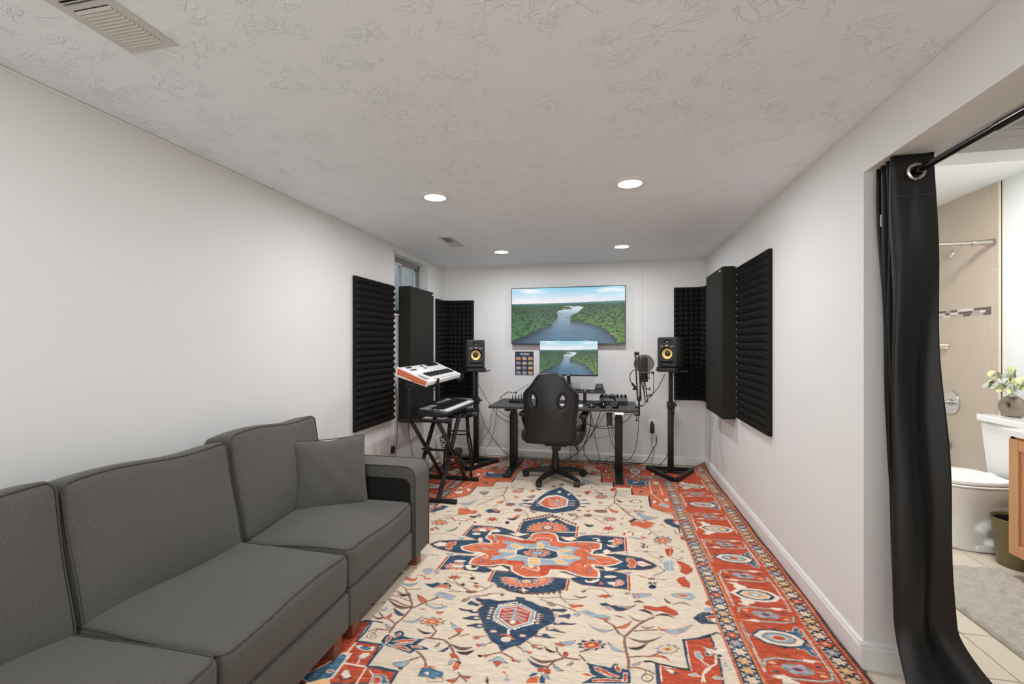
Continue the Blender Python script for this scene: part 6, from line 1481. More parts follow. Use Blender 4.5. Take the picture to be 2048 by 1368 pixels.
# wooden side table whose corner shows at the bottom edge of the picture
t = thing('side_table', 'light wooden side table with rounded corner, just showing in front of the sofa', 'table', (-.728, .818, 0))
Mt = T((-.728, .818, 0)) @ RZ(math.radians(38))
MB().prism(rrect(-.16, -.16, .16, .16, .02), 'z', .385, .41, Mt).build('tabletop', TANW, t, smooth=True)
for sx in (-1, 1):
    for sy in (-1, 1): MB().cyl(Mt @ Vector((sx*.125, sy*.125, .385)), Mt @ Vector((sx*.135, sy*.135, .009)), .016, .011).build('leg', TANW, t, smooth=True)

# ---------------------------------------------------------------- acoustic panels
def foam(name, label, path, z0, z1, pitch=.0508, h=.035, base=.022, wavy=0):
    # path: wall points and the normals there; pyramids stand on a slab that follows it
    root = thing(name, label, 'acoustic panel', tuple(Vector((*path[0][0], z0))), 0, 'egg-crate foam panels')
    L = [0]
    for a, b in zip(path, path[1:]): L.append(L[-1] + (Vector(b[0])-Vector(a[0])).length)
    def ev(s):
        s = max(0, min(L[-1], s))
        for k in range(len(path)-1):
            if s <= L[k+1]+1e-9:
                t = (s-L[k])/(L[k+1]-L[k]); p = Vector(path[k][0]).lerp(Vector(path[k+1][0]), t); n = Vector(path[k][1]).lerp(Vector(path[k+1][1]), t).normalized(); return p, n
    nu = max(2, round(L[-1]/pitch)); nv = round((z1-z0)/pitch); pu = L[-1]/nu; pv = (z1-z0)/nv
    def pt(s, z, d):
        p, n = ev(s); q = p + n*d; return (q.x, q.y, z + wavy*math.sin(s*9))
    mb = MB(); g = [[pt(i*pu, z0+j*pv, base) for j in range(nv+1)] for i in range(nu+1)]; vs = []; fs = []
    for i in range(nu):
        for j in range(nv):
            n = len(vs); vs += [g[i][j], g[i+1][j], g[i+1][j+1], g[i][j+1], pt((i+.5)*pu, z0+(j+.5)*pv, base+h)]; fs += [(n, n+1, n+4), (n+1, n+2, n+4), (n+2, n+3, n+4), (n+3, n, n+4)]
    mb.add(vs, fs); mb.build('pyramid_face', FOAM, root, fix=False)
    mb = MB(); P0 = [[pt(i*pu, z0, 0.001) for i in range(nu+1)], [pt(i*pu, z0, base) for i in range(nu+1)], [pt(i*pu, z1, base) for i in range(nu+1)], [pt(i*pu, z1, 0.001) for i in range(nu+1)], [pt(i*pu, z0, 0.001) for i in range(nu+1)]]
    mb.grid(P0)
    for k in (0, nu): mb.add([P0[r][k] for r in range(4)], [(0, 1, 2, 3)])
    mb.build('foam_slab', FOAM, root); return root
A_ = (1, 0)
foam('foam_panel', 'black pyramid foam panel on the sofa-side wall beside the black bass trap', [((XL, 3.08), A_), ((XL, 3.695), A_)], .60, 1.775)
def cornerpath(x, ya, xb, sgn):
    n1 = (sgn, 0); n2 = (0, -1); r = .10; P = [((x, ya), n1), ((x, YB-r), n1)]
    for k in range(1, 6): a = k*PI/12; P.append(((x+sgn*r*(1-math.cos(a)), YB-r+r*math.sin(a)), (sgn*math.cos(a), -math.sin(a))))
    P += [((x+sgn*r, YB), n2), ((xb, YB), n2)]; return P
foam('foam_panel', 'black pyramid foam panel bent into the corner behind the keyboards', cornerpath(XL, 4.735, -1.515, 1), .645, 1.762)
foam('foam_panel', 'black pyramid foam panel in the corner behind the speaker near the outlet', cornerpath(XR, 4.72, .665, -1), .68, 1.85)
foam('foam_panel', 'black pyramid foam panel on the wall nearest the doorway curtain', [((XR, 3.03), (-1, 0)), ((XR, 3.725), (-1, 0))], .70, 1.842, wavy=0)
def trap(x0, x1, y0, y1, z0, z1, label, tx, ty):
    root = thing('bass_trap', label, 'acoustic panel', ((x0+x1)/2, (y0+y1)/2, z0), 0, 'fabric wrapped bass traps')
    MB().box((x0, y0, z0), (x1, y1, z1), b=.012).build('fabric_box', TRAPF, root, smooth=True)
    MB().box((tx-.003, ty-.022, z1-.035), (tx+.003, ty+.012, z1-.022), b=.001).build('brand_tab', mat('white_tab', (225, 225, 222), .6), root)
trap(XL+.004, -1.75, 3.825, 4.385, .548, 1.788, 'tall black fabric bass trap under the small window', -1.75, 4.35)
trap(.866, XR-.004, 3.828, 4.43, .672, 1.872, 'tall black fabric bass trap between two foam panels on the doorway wall', .866, 3.9)
# ---------------------------------------------------------------- ceiling fixtures
def downlight(x, y, label):
    t = thing('ceiling_light', label, 'light', (x, y, H), 0, 'recessed ceiling lights')
    MB().lathe([(.062, -.001), (.064, -.007), (.088, -.006), (.095, -.002), (.095, 0)], (x, y, H), 32, cap=False).build('trim_ring', TRIM, t, smooth=True)
    MB().lathe([(.0, -.003), (.062, -.003), (.064, -.001), (.0, 0)], (x, y, H), 32, cap=False).build('lens', LENS, t)
for (x, y), lb in zip(LAMPS, ('round recessed ceiling light above the sofa end, nearer row', 'round recessed ceiling light of the nearer row, on the doorway side', 'round recessed ceiling light of the far row, beside the far vent', 'round recessed ceiling light of the far row, in line with the television edge')): downlight(x, y, lb)
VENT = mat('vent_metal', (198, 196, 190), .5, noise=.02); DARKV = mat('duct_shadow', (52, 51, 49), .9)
def vent(x0, x1, y0, y1, label, n, split):
    t = thing('ceiling_vent', label, 'vent', ((x0+x1)/2, (y0+y1)/2, H))
    mb = MB(); a, b_ = .028, .022
    mb.box((x0, y0, H-.004), (x0+a, y1, H)).box((x1-a, y0, H-.004), (x1, y1, H)).box((x0+a, y0, H-.004), (x1-a, y0+b_, H)).box((x0+a, y1-b_, H-.004), (x1-a, y1, H)); ym = y0+(y1-y0)*split; mb.box((x0+a, ym-.008, H-.004), (x1-a, ym+.008, H)); mb.build('frame', VENT, t, smooth=True)
    MB().box((x0+.01, y0+.01, H-.0006), (x1-.01, y1-.01, H-.0001)).build('duct_shade_sheet', DARKV, t)  # flat dark sheet, the shade behind the slats put into its colour
    for i in range(n):
        y = y0+b_+(y1-y0-2*b_)*(i+.5)/n
        if abs(y-ym) < .012: continue
        M = T((0, y, H-.0045)) @ RX(math.radians(-30 if y > ym else 30)); MB().box((x0+a, -.0042, -.0006), (x1-a, .0042, .0006), M).build('slat', VENT, t)
vent(-1.405, -1.235, .74, 1.10, 'white metal ceiling vent above the near end of the sofa', 28, .5)
vent(-1.385, -1.265, 3.53, 3.90, 'small white ceiling vent near the high window', 18, .52)

# ---------------------------------------------------------------- lake picture for the two screens
def lake(w, h):
    r = np.random.default_rng(3); u = (np.arange(w)+.5)/w; v = (np.arange(h)+.5)/h; U, V = np.meshgrid(u, v); A = np.empty((h, w, 3)); asp = 1.9
    def noise(sx, sy, o=4, seed=1):
        rr = np.random.default_rng(seed); out = np.zeros((h, w)); amp = 1; tot = 0
        for k in range(o):
            gx, gy = int(sx*2**k)+2, int(sy*2**k)+2; g = rr.random((gy+1, gx+1)); X = U*(gx-1); Y = V*(gy-1); xi = X.astype(int); yi = Y.astype(int); fx = X-xi; fy = Y-yi; fx = fx*fx*(3-2*fx); fy = fy*fy*(3-2*fy)
            out += amp*((g[yi, xi]*(1-fx)+g[yi, xi+1]*fx)*(1-fy)+(g[yi+1, xi]*(1-fx)+g[yi+1, xi+1]*fx)*fy); tot += amp; amp *= .55
        return out/tot
    def mixc(c1, c2, t): t = t[..., None]; return np.array(c1)*(1-t)+np.array(c2)*t
    sky = mixc((96, 186, 218), (232, 226, 232), np.clip(V/.25, 0, 1)**.8); sky = mixc((128, 200, 226), (244, 232, 236), np.clip(V/.27, 0, 1)**.9*np.clip(1.15-.35*U, 0, 1))
    cl = np.clip((noise(5, 14, 5, 5)-.5)*5, 0, 1)*(1-np.clip(V/.2, 0, 1)*.4); sky = sky*(1-cl[..., None]*.75)+np.array((246, 240, 242))*cl[..., None]*.75; A[:] = sky
    hill = lambda c, amp, seed, f: c + amp*(noise(f, 1, 3, seed)[h//2]-.5)
    def below(line): return V > line[None, :]
    hz = .275-.02*np.exp(-((u-.97)/.12)**2)-.012*np.exp(-((u-.75)/.15)**2)
    A[below(hz)] = (64, 120, 128); far = hz+.02+.012*noise(20, 1, 3, 8)[h//2]; A[below(far)] = (52, 100, 86)
    nz = noise(60, 40, 3, 9); d = np.clip((V-.28)/.6, 0, 1)
    forest = mixc((40, 84, 66), (64, 88, 30), d*.9+.1*U)*(0.5+.7*nz[..., None]); near2 = hz+.045; fm = below(near2); A[fm] = forest[fm]
    # crowns: lit from above, drawn far to near
    for k in range(2600):
        yv = .30+.7*(k/2600)**1.15; xv = r.random(); s = .004+.034*(yv-.27); i0, i1 = int((xv-s)*w), int((xv+s)*w)+1; j0, j1 = int((yv-s*1.5)*h), int((yv+s*1.6)*h)+1
        i0, j0 = max(i0, 0), max(j0, 0); i1, j1 = min(i1, w), min(j1, h)
        if i0 >= i1 or j0 >= j1: continue
        X = (U[j0:j1, i0:i1]-xv)/s; Y = (V[j0:j1, i0:i1]-yv)/(s*1.5); ms = X*X+Y*Y < 1; g = np.clip(.36-.62*Y-.25*X, .03, .95); base = np.array((100, 128, 52) if xv > .55 else (70, 112, 66))*(.7+.5*r.random()); base = base*(1-.35*(1-(yv-.27)/.7))+np.array((40, 100, 92))*.35*(1-(yv-.27)/.7)
        cc = base[None, None]*g[..., None]+np.array((8, 18, 10)); A[j0:j1, i0:i1][ms] = cc[ms]
    P = [(.455, .335), (.52, .345), (.545, .375), (.43, .41), (.413, .44), (.415, .52), (.37, .59), (.363, .655), (.30, .70), (.25, .745), (.06, .9), (0, .96), (0, 1.01), (.93, 1.01), (.925, .92), (.86, .79), (.78, .70), (.69, .645), (.61, .61), (.53, .60), (.535, .51), (.57, .47), (.60, .44), (.645, .36), (.60, .335), (.57, .345), (.52, .33)]
    wob = .008*(noise(50, 30, 3, 21)-.5); X = U+wob; Y = V+wob*2; ins = np.zeros((h, w), bool)
    for k in range(len(P)):
        (xa, ya), (xb, yb) = P[k-1], P[k]
        if ya != yb: ins ^= ((ya > Y) != (yb > Y)) & (X < (xb-xa)*(Y-ya)/(yb-ya)+xa)
    rp = noise(6, 50, 4, 31); t_ = np.clip((V-.33)/.5, 0, 1); water = mixc((232, 238, 244), (84, 118, 142), t_**.6)*(.93+.14*rp[..., None])
    cx_ = .50+.05*V; dist = np.abs(U-cx_)/(.16+.35*V); water = water*(1-np.clip(dist-.35, 0, 1)[..., None]*.55*t_[..., None])
    refl = np.zeros((h, w)); run = np.zeros(w)
    for j in range(h):
        run = np.where(~ins[j], 1., run*(1-16.0/h)); refl[j] = run
    kx = np.hanning(15)/np.hanning(15).sum(); refl = np.apply_along_axis(lambda q: np.convolve(q, kx, 'same'), 1, refl)
    rf = (refl*.85*np.clip((V-.42)/.12, 0, 1))[..., None]; water = water*(1-rf)+np.array((18, 30, 34))*rf
    A[ins] = water[ins]
    dock = (np.abs(V-.53) < .006) & (U > .49) & (U < .535); A[dock] = (60, 66, 60); isl = (((U-.50)/.045)**2+((V-.385)/.014)**2) < 1; A[isl] = (128, 140, 84)
    bank = (((U-.90)/.035)**2+((V-.85-.6*(U-.9))/.012)**2) < 1; A[bank] = (150, 120, 100)
    return np.clip(A, 0, 255)/255
def screen_mesh(name, P00, P10, P01, w, h, parent, m):
    A = lake(w, h); A = np.where(A <= .04045, A/12.92, ((A+.055)/1.055)**2.4)[::-1]
    P00, P10, P01 = map(np.array, (P00, P10, P01)); u = np.linspace(0, 1, w)[None, :, None]; v = np.linspace(0, 1, h)[:, None, None]
    co = (P00+(P10-P00)*u+(P01-P00)*v).reshape(-1, 3); j, i = np.meshgrid(np.arange(h-1), np.arange(w-1), indexing='ij'); a = (j*w+i).ravel(); fc = np.stack([a, a+1, a+w+1, a+w], 1).astype(np.int32)
    me = bpy.data.meshes.new(name); me.vertices.add(len(co)); me.vertices.foreach_set('co', co.astype(np.float32).ravel()); me.loops.add(fc.size); me.loops.foreach_set('vertex_index', fc.ravel()); me.polygons.add(len(fc)); me.polygons.foreach_set('loop_start', np.arange(0, fc.size, 4, dtype=np.int32)); me.update(calc_edges=True)
    ca = me.color_attributes.new('pixels', 'FLOAT_COLOR', 'POINT'); ca.data.foreach_set('color', np.concatenate([A.reshape(-1, 3), np.ones((w*h, 1))], 1).astype(np.float32).ravel()); me.materials.append(m); me.transform(WM(parent).inverted())
    o = bpy.data.objects.new(name, me); COL.objects.link(o); o.parent = parent; return o
sm = bpy.data.materials.new('screen_pixels'); sm.use_nodes = True; nt = sm.node_tree; b = nt.nodes['Principled BSDF']; b.inputs['Base Color'].default_value = (.01, .01, .01, 1); b.inputs['Roughness'].default_value = .3
at_ = nt.nodes.new('ShaderNodeAttribute'); at_.attribute_name = 'pixels'; nt.links.new(at_.outputs['Color'], b.inputs['Emission Color']); b.inputs['Emission Strength'].default_value = 1.0
tv = thing('television', 'large wall-mounted flat television showing a lake between forests', 'television', (-.445, 4.97, 1.258))
c0, c1, zb, zt0, zt1 = -1.062, .172, 1.257, 1.880, 1.886
MB().add([(c0, 4.955, zb), (c1, 4.955, zb+.005), (c1, 4.955, zt1), (c0, 4.955, zt0), (c0, 4.985, zb), (c1, 4.985, zb+.005), (c1, 4.985, zt1), (c0, 4.985, zt0)], [(0, 1, 2, 3), (7, 6, 5, 4), (0, 4, 5, 1), (1, 5, 6, 2), (2, 6, 7, 3), (3, 7, 4, 0)]).build('bezel', GLOSS, tv, bevel=.002)
screen_mesh('screen', (c0+.006, 4.9535, zb+.010), (c1-.006, 4.9535, zb+.015), (c0+.006, 4.9535, zt0-.008), 440, 232, tv, sm)
MB().box((-.65, 4.984, 1.40), (-.25, 5.015, 1.75)).build('wall_mount', BMET, tv)
# poster
ps = thing('wall_poster', 'small dark blue poster with twelve food pictures on the wall beside the monitor', 'poster', (-.93, 5.012, .915))
px0, px1, pz0, pz1 = -1.032, -.822, .913, 1.178
MB().box((px0, 5.0115, pz0), (px1, 5.0145, pz1)).build('paper', mat('poster_navy', (38, 46, 72), .5, noise=.15, nscale=25), ps)
MB().box((px0-.004, 5.013, pz0-.008), (px1+.003, 5.0149, pz1+.003)).build('border', WHT, ps)
PCOL = [(206, 152, 104), (190, 170, 146), (214, 158, 106), (150, 134, 146), (192, 178, 140), (176, 164, 122), (198, 164, 140), (140, 136, 150), (212, 168, 108), (128, 150, 172), (180, 142, 130), (200, 154, 124)]
for k in range(12):
    i, j = k % 3, k//3; cx = px0+.038+i*.068; cz = pz1-.078-j*.053; q = rrect(-.026, -.017, .026, .015, .009, 3)
    MB().prism([(cx+a, cz+b_) for a, b_ in q], 'y', 5.0105, 5.0118).build('food_picture', mat('print_%d' % k, PCOL[k], .6, noise=.35, nscale=90), ps)
    MB().box((cx-.014, 5.0103, cz+.008), (cx+.012, 5.0106, cz+.015)).build('picture_mark', mat('print_pale', (214, 206, 196), .6), ps)  # pale marks printed on each picture
mb = MB()
x = px0+.055
for wd in (.008, .007, .009, .007, .008, 0, .009, .007, .008, .008, .007, .009, .007, .008):
    if wd: mb.box((x, 5.0105, pz1-.031), (x+wd-.0015, 5.0112, pz1-.020))
    x += wd if wd else .006
x = px0+.07
for k in range(10): mb.box((x, 5.0105, pz1-.042), (x+.006, 5.0112, pz1-.038)); x += .0085
for k in range(3): mb.box((px0+.02+k*.066, 5.0105, pz0+.008), (px0+.07+k*.062, 5.0112, pz0+.012))
mb.build('lettering', mat('poster_print', (226, 228, 234), .6), ps)

# ---------------------------------------------------------------- desk
FZ = .010   # top of the rug
dk = thing('standing_desk', 'black sit-stand desk with two column legs', 'desk', (-.43, 4.45, 0))
zt = .68
MB().prism(rrect(-1.112, 4.135, .258, 4.76, .02), 'z', zt-.022, zt).build('desktop', DESKM, dk, smooth=True, bevel=.002)
for xx in (-.942, .092):
    MB().box((xx-.036, 4.47, FZ+.025), (xx+.036, 4.55, .56), b=.004).build('leg', BMET, dk, smooth=True)
    MB().box((xx-.029, 4.477, .55), (xx+.029, 4.543, zt-.055)).build('leg_inner_column', BMET, dk)
    MB().prism([(4.16, FZ), (4.87, FZ), (4.87, FZ+.012), (4.60, FZ+.034), (4.42, FZ+.034), (4.16, FZ+.012)], 'x', xx-.036, xx+.036).build('foot_bar', BMET, dk, smooth=True, bevel=.002)
    MB().box((xx-.03, 4.22, zt-.055), (xx+.03, 4.70, zt-.022)).build('support_bracket', BMET, dk)
MB().box((-.95, 4.47, zt-.055), (.10, 4.50, zt-.025)).box((-.95, 4.53, zt-.055), (.10, 4.56, zt-.025)).build('crossbar', BMET, dk)
MB().box((.045, 4.138, zt-.045), (.225, 4.16, zt-.023), b=.003).build('control_panel', GREY, dk)
MB().box((.05, 4.1365, zt-.041), (.125, 4.1378, zt-.027)).build('lit_display', LEDM, dk)
for k in range(5): MB().box((.135+k*.016, 4.1365, zt-.038), (.145+k*.016, 4.1378, zt-.030)).build('button', WHT, dk)
MB().box((-.02, 4.20, zt-.155), (.03, 4.26, zt-.045), b=.006).build('motor_box', BLK, dk)
# monitor riser and what stands on it
rs = thing('monitor_riser', 'black shelf riser standing on the desk under the monitor', 'shelf', (-.32, 4.62, zt))
MB().prism(rrect(-.60, 4.50, -.035, 4.72, .01), 'z', .778, .796).build('shelf_board', DESKM, rs, bevel=.001)
for xx in (-.56, -.235): MB().box((xx-.013, 4.52, zt+.001), (xx+.013, 4.70, .778)).build('leg', BMET, rs)
mn = thing('monitor', 'flat computer monitor showing the same lake picture, below the television', 'monitor', (-.39, 4.6, .796))
mx0, mx1, mz0, mz1 = -.693, -.106, .941, 1.298
MB().box((mx0, 4.602, mz0), (mx1, 4.625, mz1), b=.003).build('bezel', GLOSS, mn, smooth=True)
MB().box((mx0, 4.596, mz0-.001), (mx1, 4.603, mz0+.014)).build('chin', BLK, mn)
screen_mesh('screen', (mx0+.004, 4.6005, mz0+.014), (mx1-.004, 4.6005, mz0+.014), (mx0+.004, 4.6005, mz1-.004), 250, 150, mn, sm)
MB().box((-.415, 4.596-.001, mz0+.003), (-.39, 4.5955, mz0+.010)).build('maker_mark', mat('mark_grey', (190, 190, 188), .4), mn)
MB().box((-.418, 4.63, .80), (-.382, 4.655, 1.1), b=.004).build('stand_neck', BMET, mn)
MB().prism(rrect(-.52, 4.56, -.28, 4.70, .02), 'z', .7965, .806).build('stand_foot', BMET, mn, smooth=True)
bx = thing('white_box', 'white router box lying on the monitor riser behind the chair', 'box', (-.33, 4.67, .796))
MB().box((-.425, 4.685, .7965), (-.29, 4.718, .868), b=.004).build('casing', WHT, bx, smooth=True); MB().box((-.40, 4.684, .81), (-.37, 4.6852, .818)).build('port', BLK, bx)
sp = thing('smart_display', 'small black wedge device with a sunken front at the riser end', 'device', (-.095, 4.60, .796))
MB().add([(-.145, 4.56, .7965), (-.045, 4.56, .7965), (-.045, 4.64, .7965), (-.145, 4.64, .7965), (-.125, 4.585, .866), (-.062, 4.585, .866), (-.062, 4.63, .866), (-.125, 4.63, .866)], [(0, 3, 2, 1), (4, 5, 6, 7), (0, 1, 5, 4), (1, 2, 6, 5), (2, 3, 7, 6), (3, 0, 4, 7)]).build('casing', BLK, sp, bevel=.005, smooth=True)
MB().add([(-.126, 4.5655, .812), (-.064, 4.5655, .812), (-.072, 4.582, .857), (-.118, 4.582, .857)], [(0, 1, 2, 3)]).build('front_grille', mat('void_black', (6, 6, 6), .9), sp)
hb = thing('cable_hub', 'little black hub with cables lying on the riser board', 'device', (-.215, 4.56, .796))
MB().box((-.25, 4.535, .7965), (-.185, 4.565, .817), b=.003).build('casing', GLOSS, hb, smooth=True); MB().box((-.243, 4.534, .803), (-.222, 4.5348, .811)).build('port', CHR, hb)
MB().tube([(-.25, 4.55, .805), (-.29, 4.56, .80), (-.33, 4.54, .80), (-.40, 4.55, .80)], .0022).tube([(-.185, 4.55, .805), (-.16, 4.545, .812), (-.14, 4.53, .80), (-.10, 4.52, .799)], .0022).build('cable', RUB, hb, smooth=True)
# keyboard, mouse, headphones, mixer, strip and clutter
kb = thing('computer_keyboard', 'white computer keyboard half hidden behind the gaming chair', 'keyboard', (-.34, 4.24, zt))
MB().prism(rrect(-.52, 4.19, -.235, 4.30, .012), 'z', zt+.001, zt+.012).build('body', WHT, kb, smooth=True)
km = None
for r_ in range(5):
    for c_ in range(14):
        x, y = -.512+c_*.0198, 4.197+r_*.0205
        if km is None: o = MB().box((0, 0, 0), (.0165, .0172, .005), b=.0015).build('key', mat('key_white', (240, 240, 238), .5), kb, local=True, smooth=True); km = o.data
        else: o = bpy.data.objects.new('key', km); COL.objects.link(o); o.parent = kb
        o.location = Vector((x, y, zt+.012)) - kb.location
ms = thing('computer_mouse', 'black computer mouse with a shiny top on the desk front', 'mouse', (-.165, 4.2, zt))
def dome(rx, ry, rz, c, n=14, k=7): return MB().lathe([(math.cos(a*PI/2/k), rz*math.sin(a*PI/2/k)) for a in range(k)]+[(.001, rz)], c, n, sx=rx, sy=ry)
dome(.034, .05, .034, (-.155, 4.22, zt+.001)).build('shell', BLK, ms, smooth='all'); MB().cyl((-.16, 4.196, zt+.03), (-.15, 4.196, zt+.03), .009, n=14).build('scroll_wheel', CHR, ms, smooth=True)
hp = thing('headphones', 'black over-ear headphones lying on the desk corner', 'headphones', (.0, 4.26, zt))
arc = [(.005+.085*math.cos(a), 4.27+.02*math.sin(a*1.0), zt+.012+.075*max(0, math.sin(a))+.008) for a in np.linspace(-.25, PI+.25, 13)]
MB().tube([(-.065, 4.235, zt+.02), (-.075, 4.25, zt+.055), (-.055, 4.27, zt+.085), (-.01, 4.285, zt+.098), (.04, 4.30, zt+.085), (.06, 4.31, zt+.05)], .0085, 8).build('headband', BLK, hp, smooth='all')
for c_, d_ in (((-.055, 4.225, zt+.034), (.5, -1, .3)), ((.055, 4.235, zt+.03), (-.4, -1, .5))):
    d_ = Vector(d_).normalized(); c_ = Vector(c_); MB().cyl(c_, c_+d_*.022, .034, .031, 22).build('ear_cup', BLK, hp, smooth=True); ring = [c_+d_*-.006+d_.to_track_quat('Z', 'Y') @ Vector((.028*math.cos(a), .028*math.sin(a), 0)) for a in np.linspace(0, 2*PI, 17)[:-1]]; MB().tube(ring, .010, 8, smooth=False, closed=True).build('ear_pad', LEATH, hp, smooth='all')
MB().box((-.052, 4.199, zt+.03), (-.045, 4.2005, zt+.05)).build('logo_plate', CHR, hp)
mi = thing('audio_mixer', 'small black audio interface with a row of knobs on the desk', 'mixer', (.11, 4.5, zt))
MB().add([(-.09, 4.46, zt+.001), (.175, 4.46, zt+.001), (.175, 4.62, zt+.001), (-.09, 4.62, zt+.001), (-.09, 4.46, zt+.04), (.175, 4.46, zt+.04), (.175, 4.62, zt+.075), (-.09, 4.62, zt+.075)], [(0, 3, 2, 1), (4, 5, 6, 7), (0, 1, 5, 4), (1, 2, 6, 5), (2, 3, 7, 6), (3, 0, 4, 7)]).build('casing', GREY, mi, bevel=.003, smooth=True)
MB().box((-.088, 4.4585, zt+.004), (.173, 4.461, zt+.036)).build('front_face', BLK, mi)
for x in (-.065, -.025, .08, .12, .155): MB().cyl((x, 4.55, zt+.058), (x, 4.54, zt+.092), .009, .008, 14).build('knob', BLK, mi, smooth=True)
MB().cyl((.03, 4.55, zt+.055), (.03, 4.542, zt+.084), .034, .03, 24).build('jog_dial', GLOSS, mi, smooth=True)
for x in (-.07, -.04, -.01, .02, .05): MB().cyl((x, 4.46, zt+.018), (x, 4.452, zt+.018), .007, n=12).build('socket', CHR, mi, smooth=True)
pwd = thing('power_strip', 'black power strip with four plugs on the desk end by the stool', 'power strip', (-.86, 4.45, zt))
MB().box((-.97, 4.40, zt+.001), (-.78, 4.445, zt+.032), b=.004).build('casing', BLK, pwd, smooth=True)
for k in range(4): MB().cyl((-.935+k*.03, 4.422, zt+.03), (-.935+k*.03, 4.422, zt+.075), .0065, .0045, 8).build('plug', BLK, pwd, smooth=True)
cl = thing('coiled_cables', 'tangle of thin black cables and adapters on the desk top', 'cables', (-.1, 4.42, zt)); cl.name = 'cable_tangle'
r = random.Random(4); mb = MB()
for k in range(9):
    x, y = r.uniform(-.2, -.05), r.uniform(4.33, 4.5); P = []
    for q in range(8): P.append((x, y, zt+.004+r.random()*.03)); x += r.uniform(-.05, .06); y += r.uniform(-.03, .03)
    P = [(min(max(p[0], -.25), .03), min(max(p[1], 4.30), 4.52), p[2]) for p in P]; mb.tube(P, .0028, 5)
mb.build('cable', RUB, cl, smooth='all')
MB().box((-.145, 4.36, zt+.02), (-.085, 4.41, zt+.033), T((0, 0, 0)), b=.003).build('adapter', mat('dark_acrylic', (60, 60, 60), .2), cl, smooth=True)
MB().box((-.215, 4.40, zt+.001), (-.17, 4.43, zt+.014), b=.003).build('charger', CHR, cl, smooth=True)
mg = thing('key_ring', 'small bunch of metal bits near the desk corner', 'keys', (.165, 4.22, zt))
MB().tube([(.15+.014*math.cos(a), 4.22+.012*math.sin(a), zt+.003) for a in np.linspace(0, 2*PI, 13)[:-1]], .0018, 5, smooth=False, closed=True).build('ring', CHR, mg, smooth='all')
for a in (0, 1.1, 2.5): MB().box((0, -.004, 0), (.035, .004, .0022), T((.155, 4.222, zt+.003)) @ RZ(a)).build('key', CHR, mg)

# ---------------------------------------------------------------- microphone arm
ma = thing('boom_stand', 'black scissor boom arm clamped to the desk corner, holding microphone', 'microphone stand', (.265, 4.33, zt))
MB().box((.235, 4.30, zt-.075), (.275, 4.36, zt-.066)).box((.262, 4.31, zt-.075), (.278, 4.35, zt+.035)).box((.235, 4.30, zt+.001), (.275, 4.36, zt+.010)).cyl((.25, 4.33, zt-.12), (.25, 4.33, zt-.022), .004).cyl((.25, 4.33, zt-.125), (.25, 4.33, zt-.118), .013).cyl((.275, 4.33, zt+.015), (.30, 4.33, zt+.015), .007).build('clamp', BMET, ma, smooth=True)
MB().cyl((.27, 4.33, zt+.03), (.272, 4.33, zt+.10), .008).build('pivot_post', BMET, ma, smooth=True)
def bars(a, b, off, r_=.0042):
    a, b = Vector(a), Vector(b); m = MB()
    for s in (1, -1): m.cyl(a+Vector(off)*s, b+Vector(off)*s, r_, n=8)
    return m
bars((.272, 4.33, .74), (.262, 4.55, 1.17), (.015, 0, 0), .0062).build('lower_arm', BMET, ma, smooth=True)
bars((.262, 4.55, 1.17), (.312, 4.22, .86), (.014, 0, 0), .0062).build('upper_arm', BMET, ma, smooth=True)
bars((.312, 4.22, .86), (.335, 4.30, .73), (.010, 0, 0)).build('arm_link', BMET, ma, smooth=True)
for a, b_ in (((.262, 4.36, .78), (.25, 4.5, 1.06)), ((.29, 4.30, .90), (.285, 4.45, 1.07)), ((.275, 4.33, .76), (.29, 4.40, .95)), ((.312, 4.25, .80), (.305, 4.30, 1.0))):
    a, b_ = Vector(a), Vector(b_); P = []; d = b_-a; q = d.to_track_quat('Z', 'Y'); n = 34
    for k in range(n*6+1): P.append(a+d*(k/(n*6))+q @ Vector((.0062*math.cos(k*PI/3), .0062*math.sin(k*PI/3), 0)))
    MB().tube(P, .0018, 4, smooth=False).build('spring', mat('spring_steel', (70, 70, 68), .35, .8), ma, smooth='all')
MB().cyl((.24, 4.55, 1.17), (.285, 4.55, 1.17), .016, n=16).build('elbow_joint', BMET, ma, smooth=True)
for c_ in ((.335, 4.27, .80), (.325, 4.24, .86)): MB().cyl(c_, Vector(c_)+Vector((.035, 0, 0)), .005).cyl(Vector(c_)+Vector((.033, -.012, -.012)), Vector(c_)+Vector((.033, .012, .012)), .005).build('wing_knob', BMET, ma, smooth=True)
mc = thing('microphone', 'black studio microphone in a cradle behind the round pop filter', 'microphone', (.312, 4.3, .93))
MB().cyl((.315, 4.30, .94), (.315, 4.30, 1.115), .030, .030, 22).build('mic_body', BMET, mc, smooth=True)
MB().cyl((.315, 4.30, 1.03), (.315, 4.30, 1.075), .0315, n=22).lathe([(.031, 0), (.028, .018), (.015, .03), (.001, .033)], (.315, 4.30, 1.115), 20).build('grille', mat('mic_mesh', (48, 48, 47), .5, .6, noise=.5, nscale=900), mc, smooth=True)
MB().tube([(.315+.042*math.cos(a), 4.30+.042*math.sin(a), 1.0) for a in np.linspace(0, 2*PI, 17)[:-1]], .003, 5, smooth=False, closed=True).tube([(.315+.042*math.cos(a), 4.30+.042*math.sin(a), .955) for a in np.linspace(0, 2*PI, 17)[:-1]], .003, 5, smooth=False, closed=True).box((.27, 4.296, .94), (.276, 4.304, 1.01)).box((.354, 4.296, .94), (.36, 4.304, 1.01)).box((.285, 4.27, .918), (.345, 4.33, .94)).build('shock_mount', BMET, mc, smooth=True)
MB().tube([(.36, 4.29, 1.0), (.392, 4.28, .995), (.395, 4.28, .90), (.385, 4.28, .80), (.34, 4.29, .785), (.315, 4.3, .79)], .003, 6).build('yoke', BMET, mc, smooth='all')
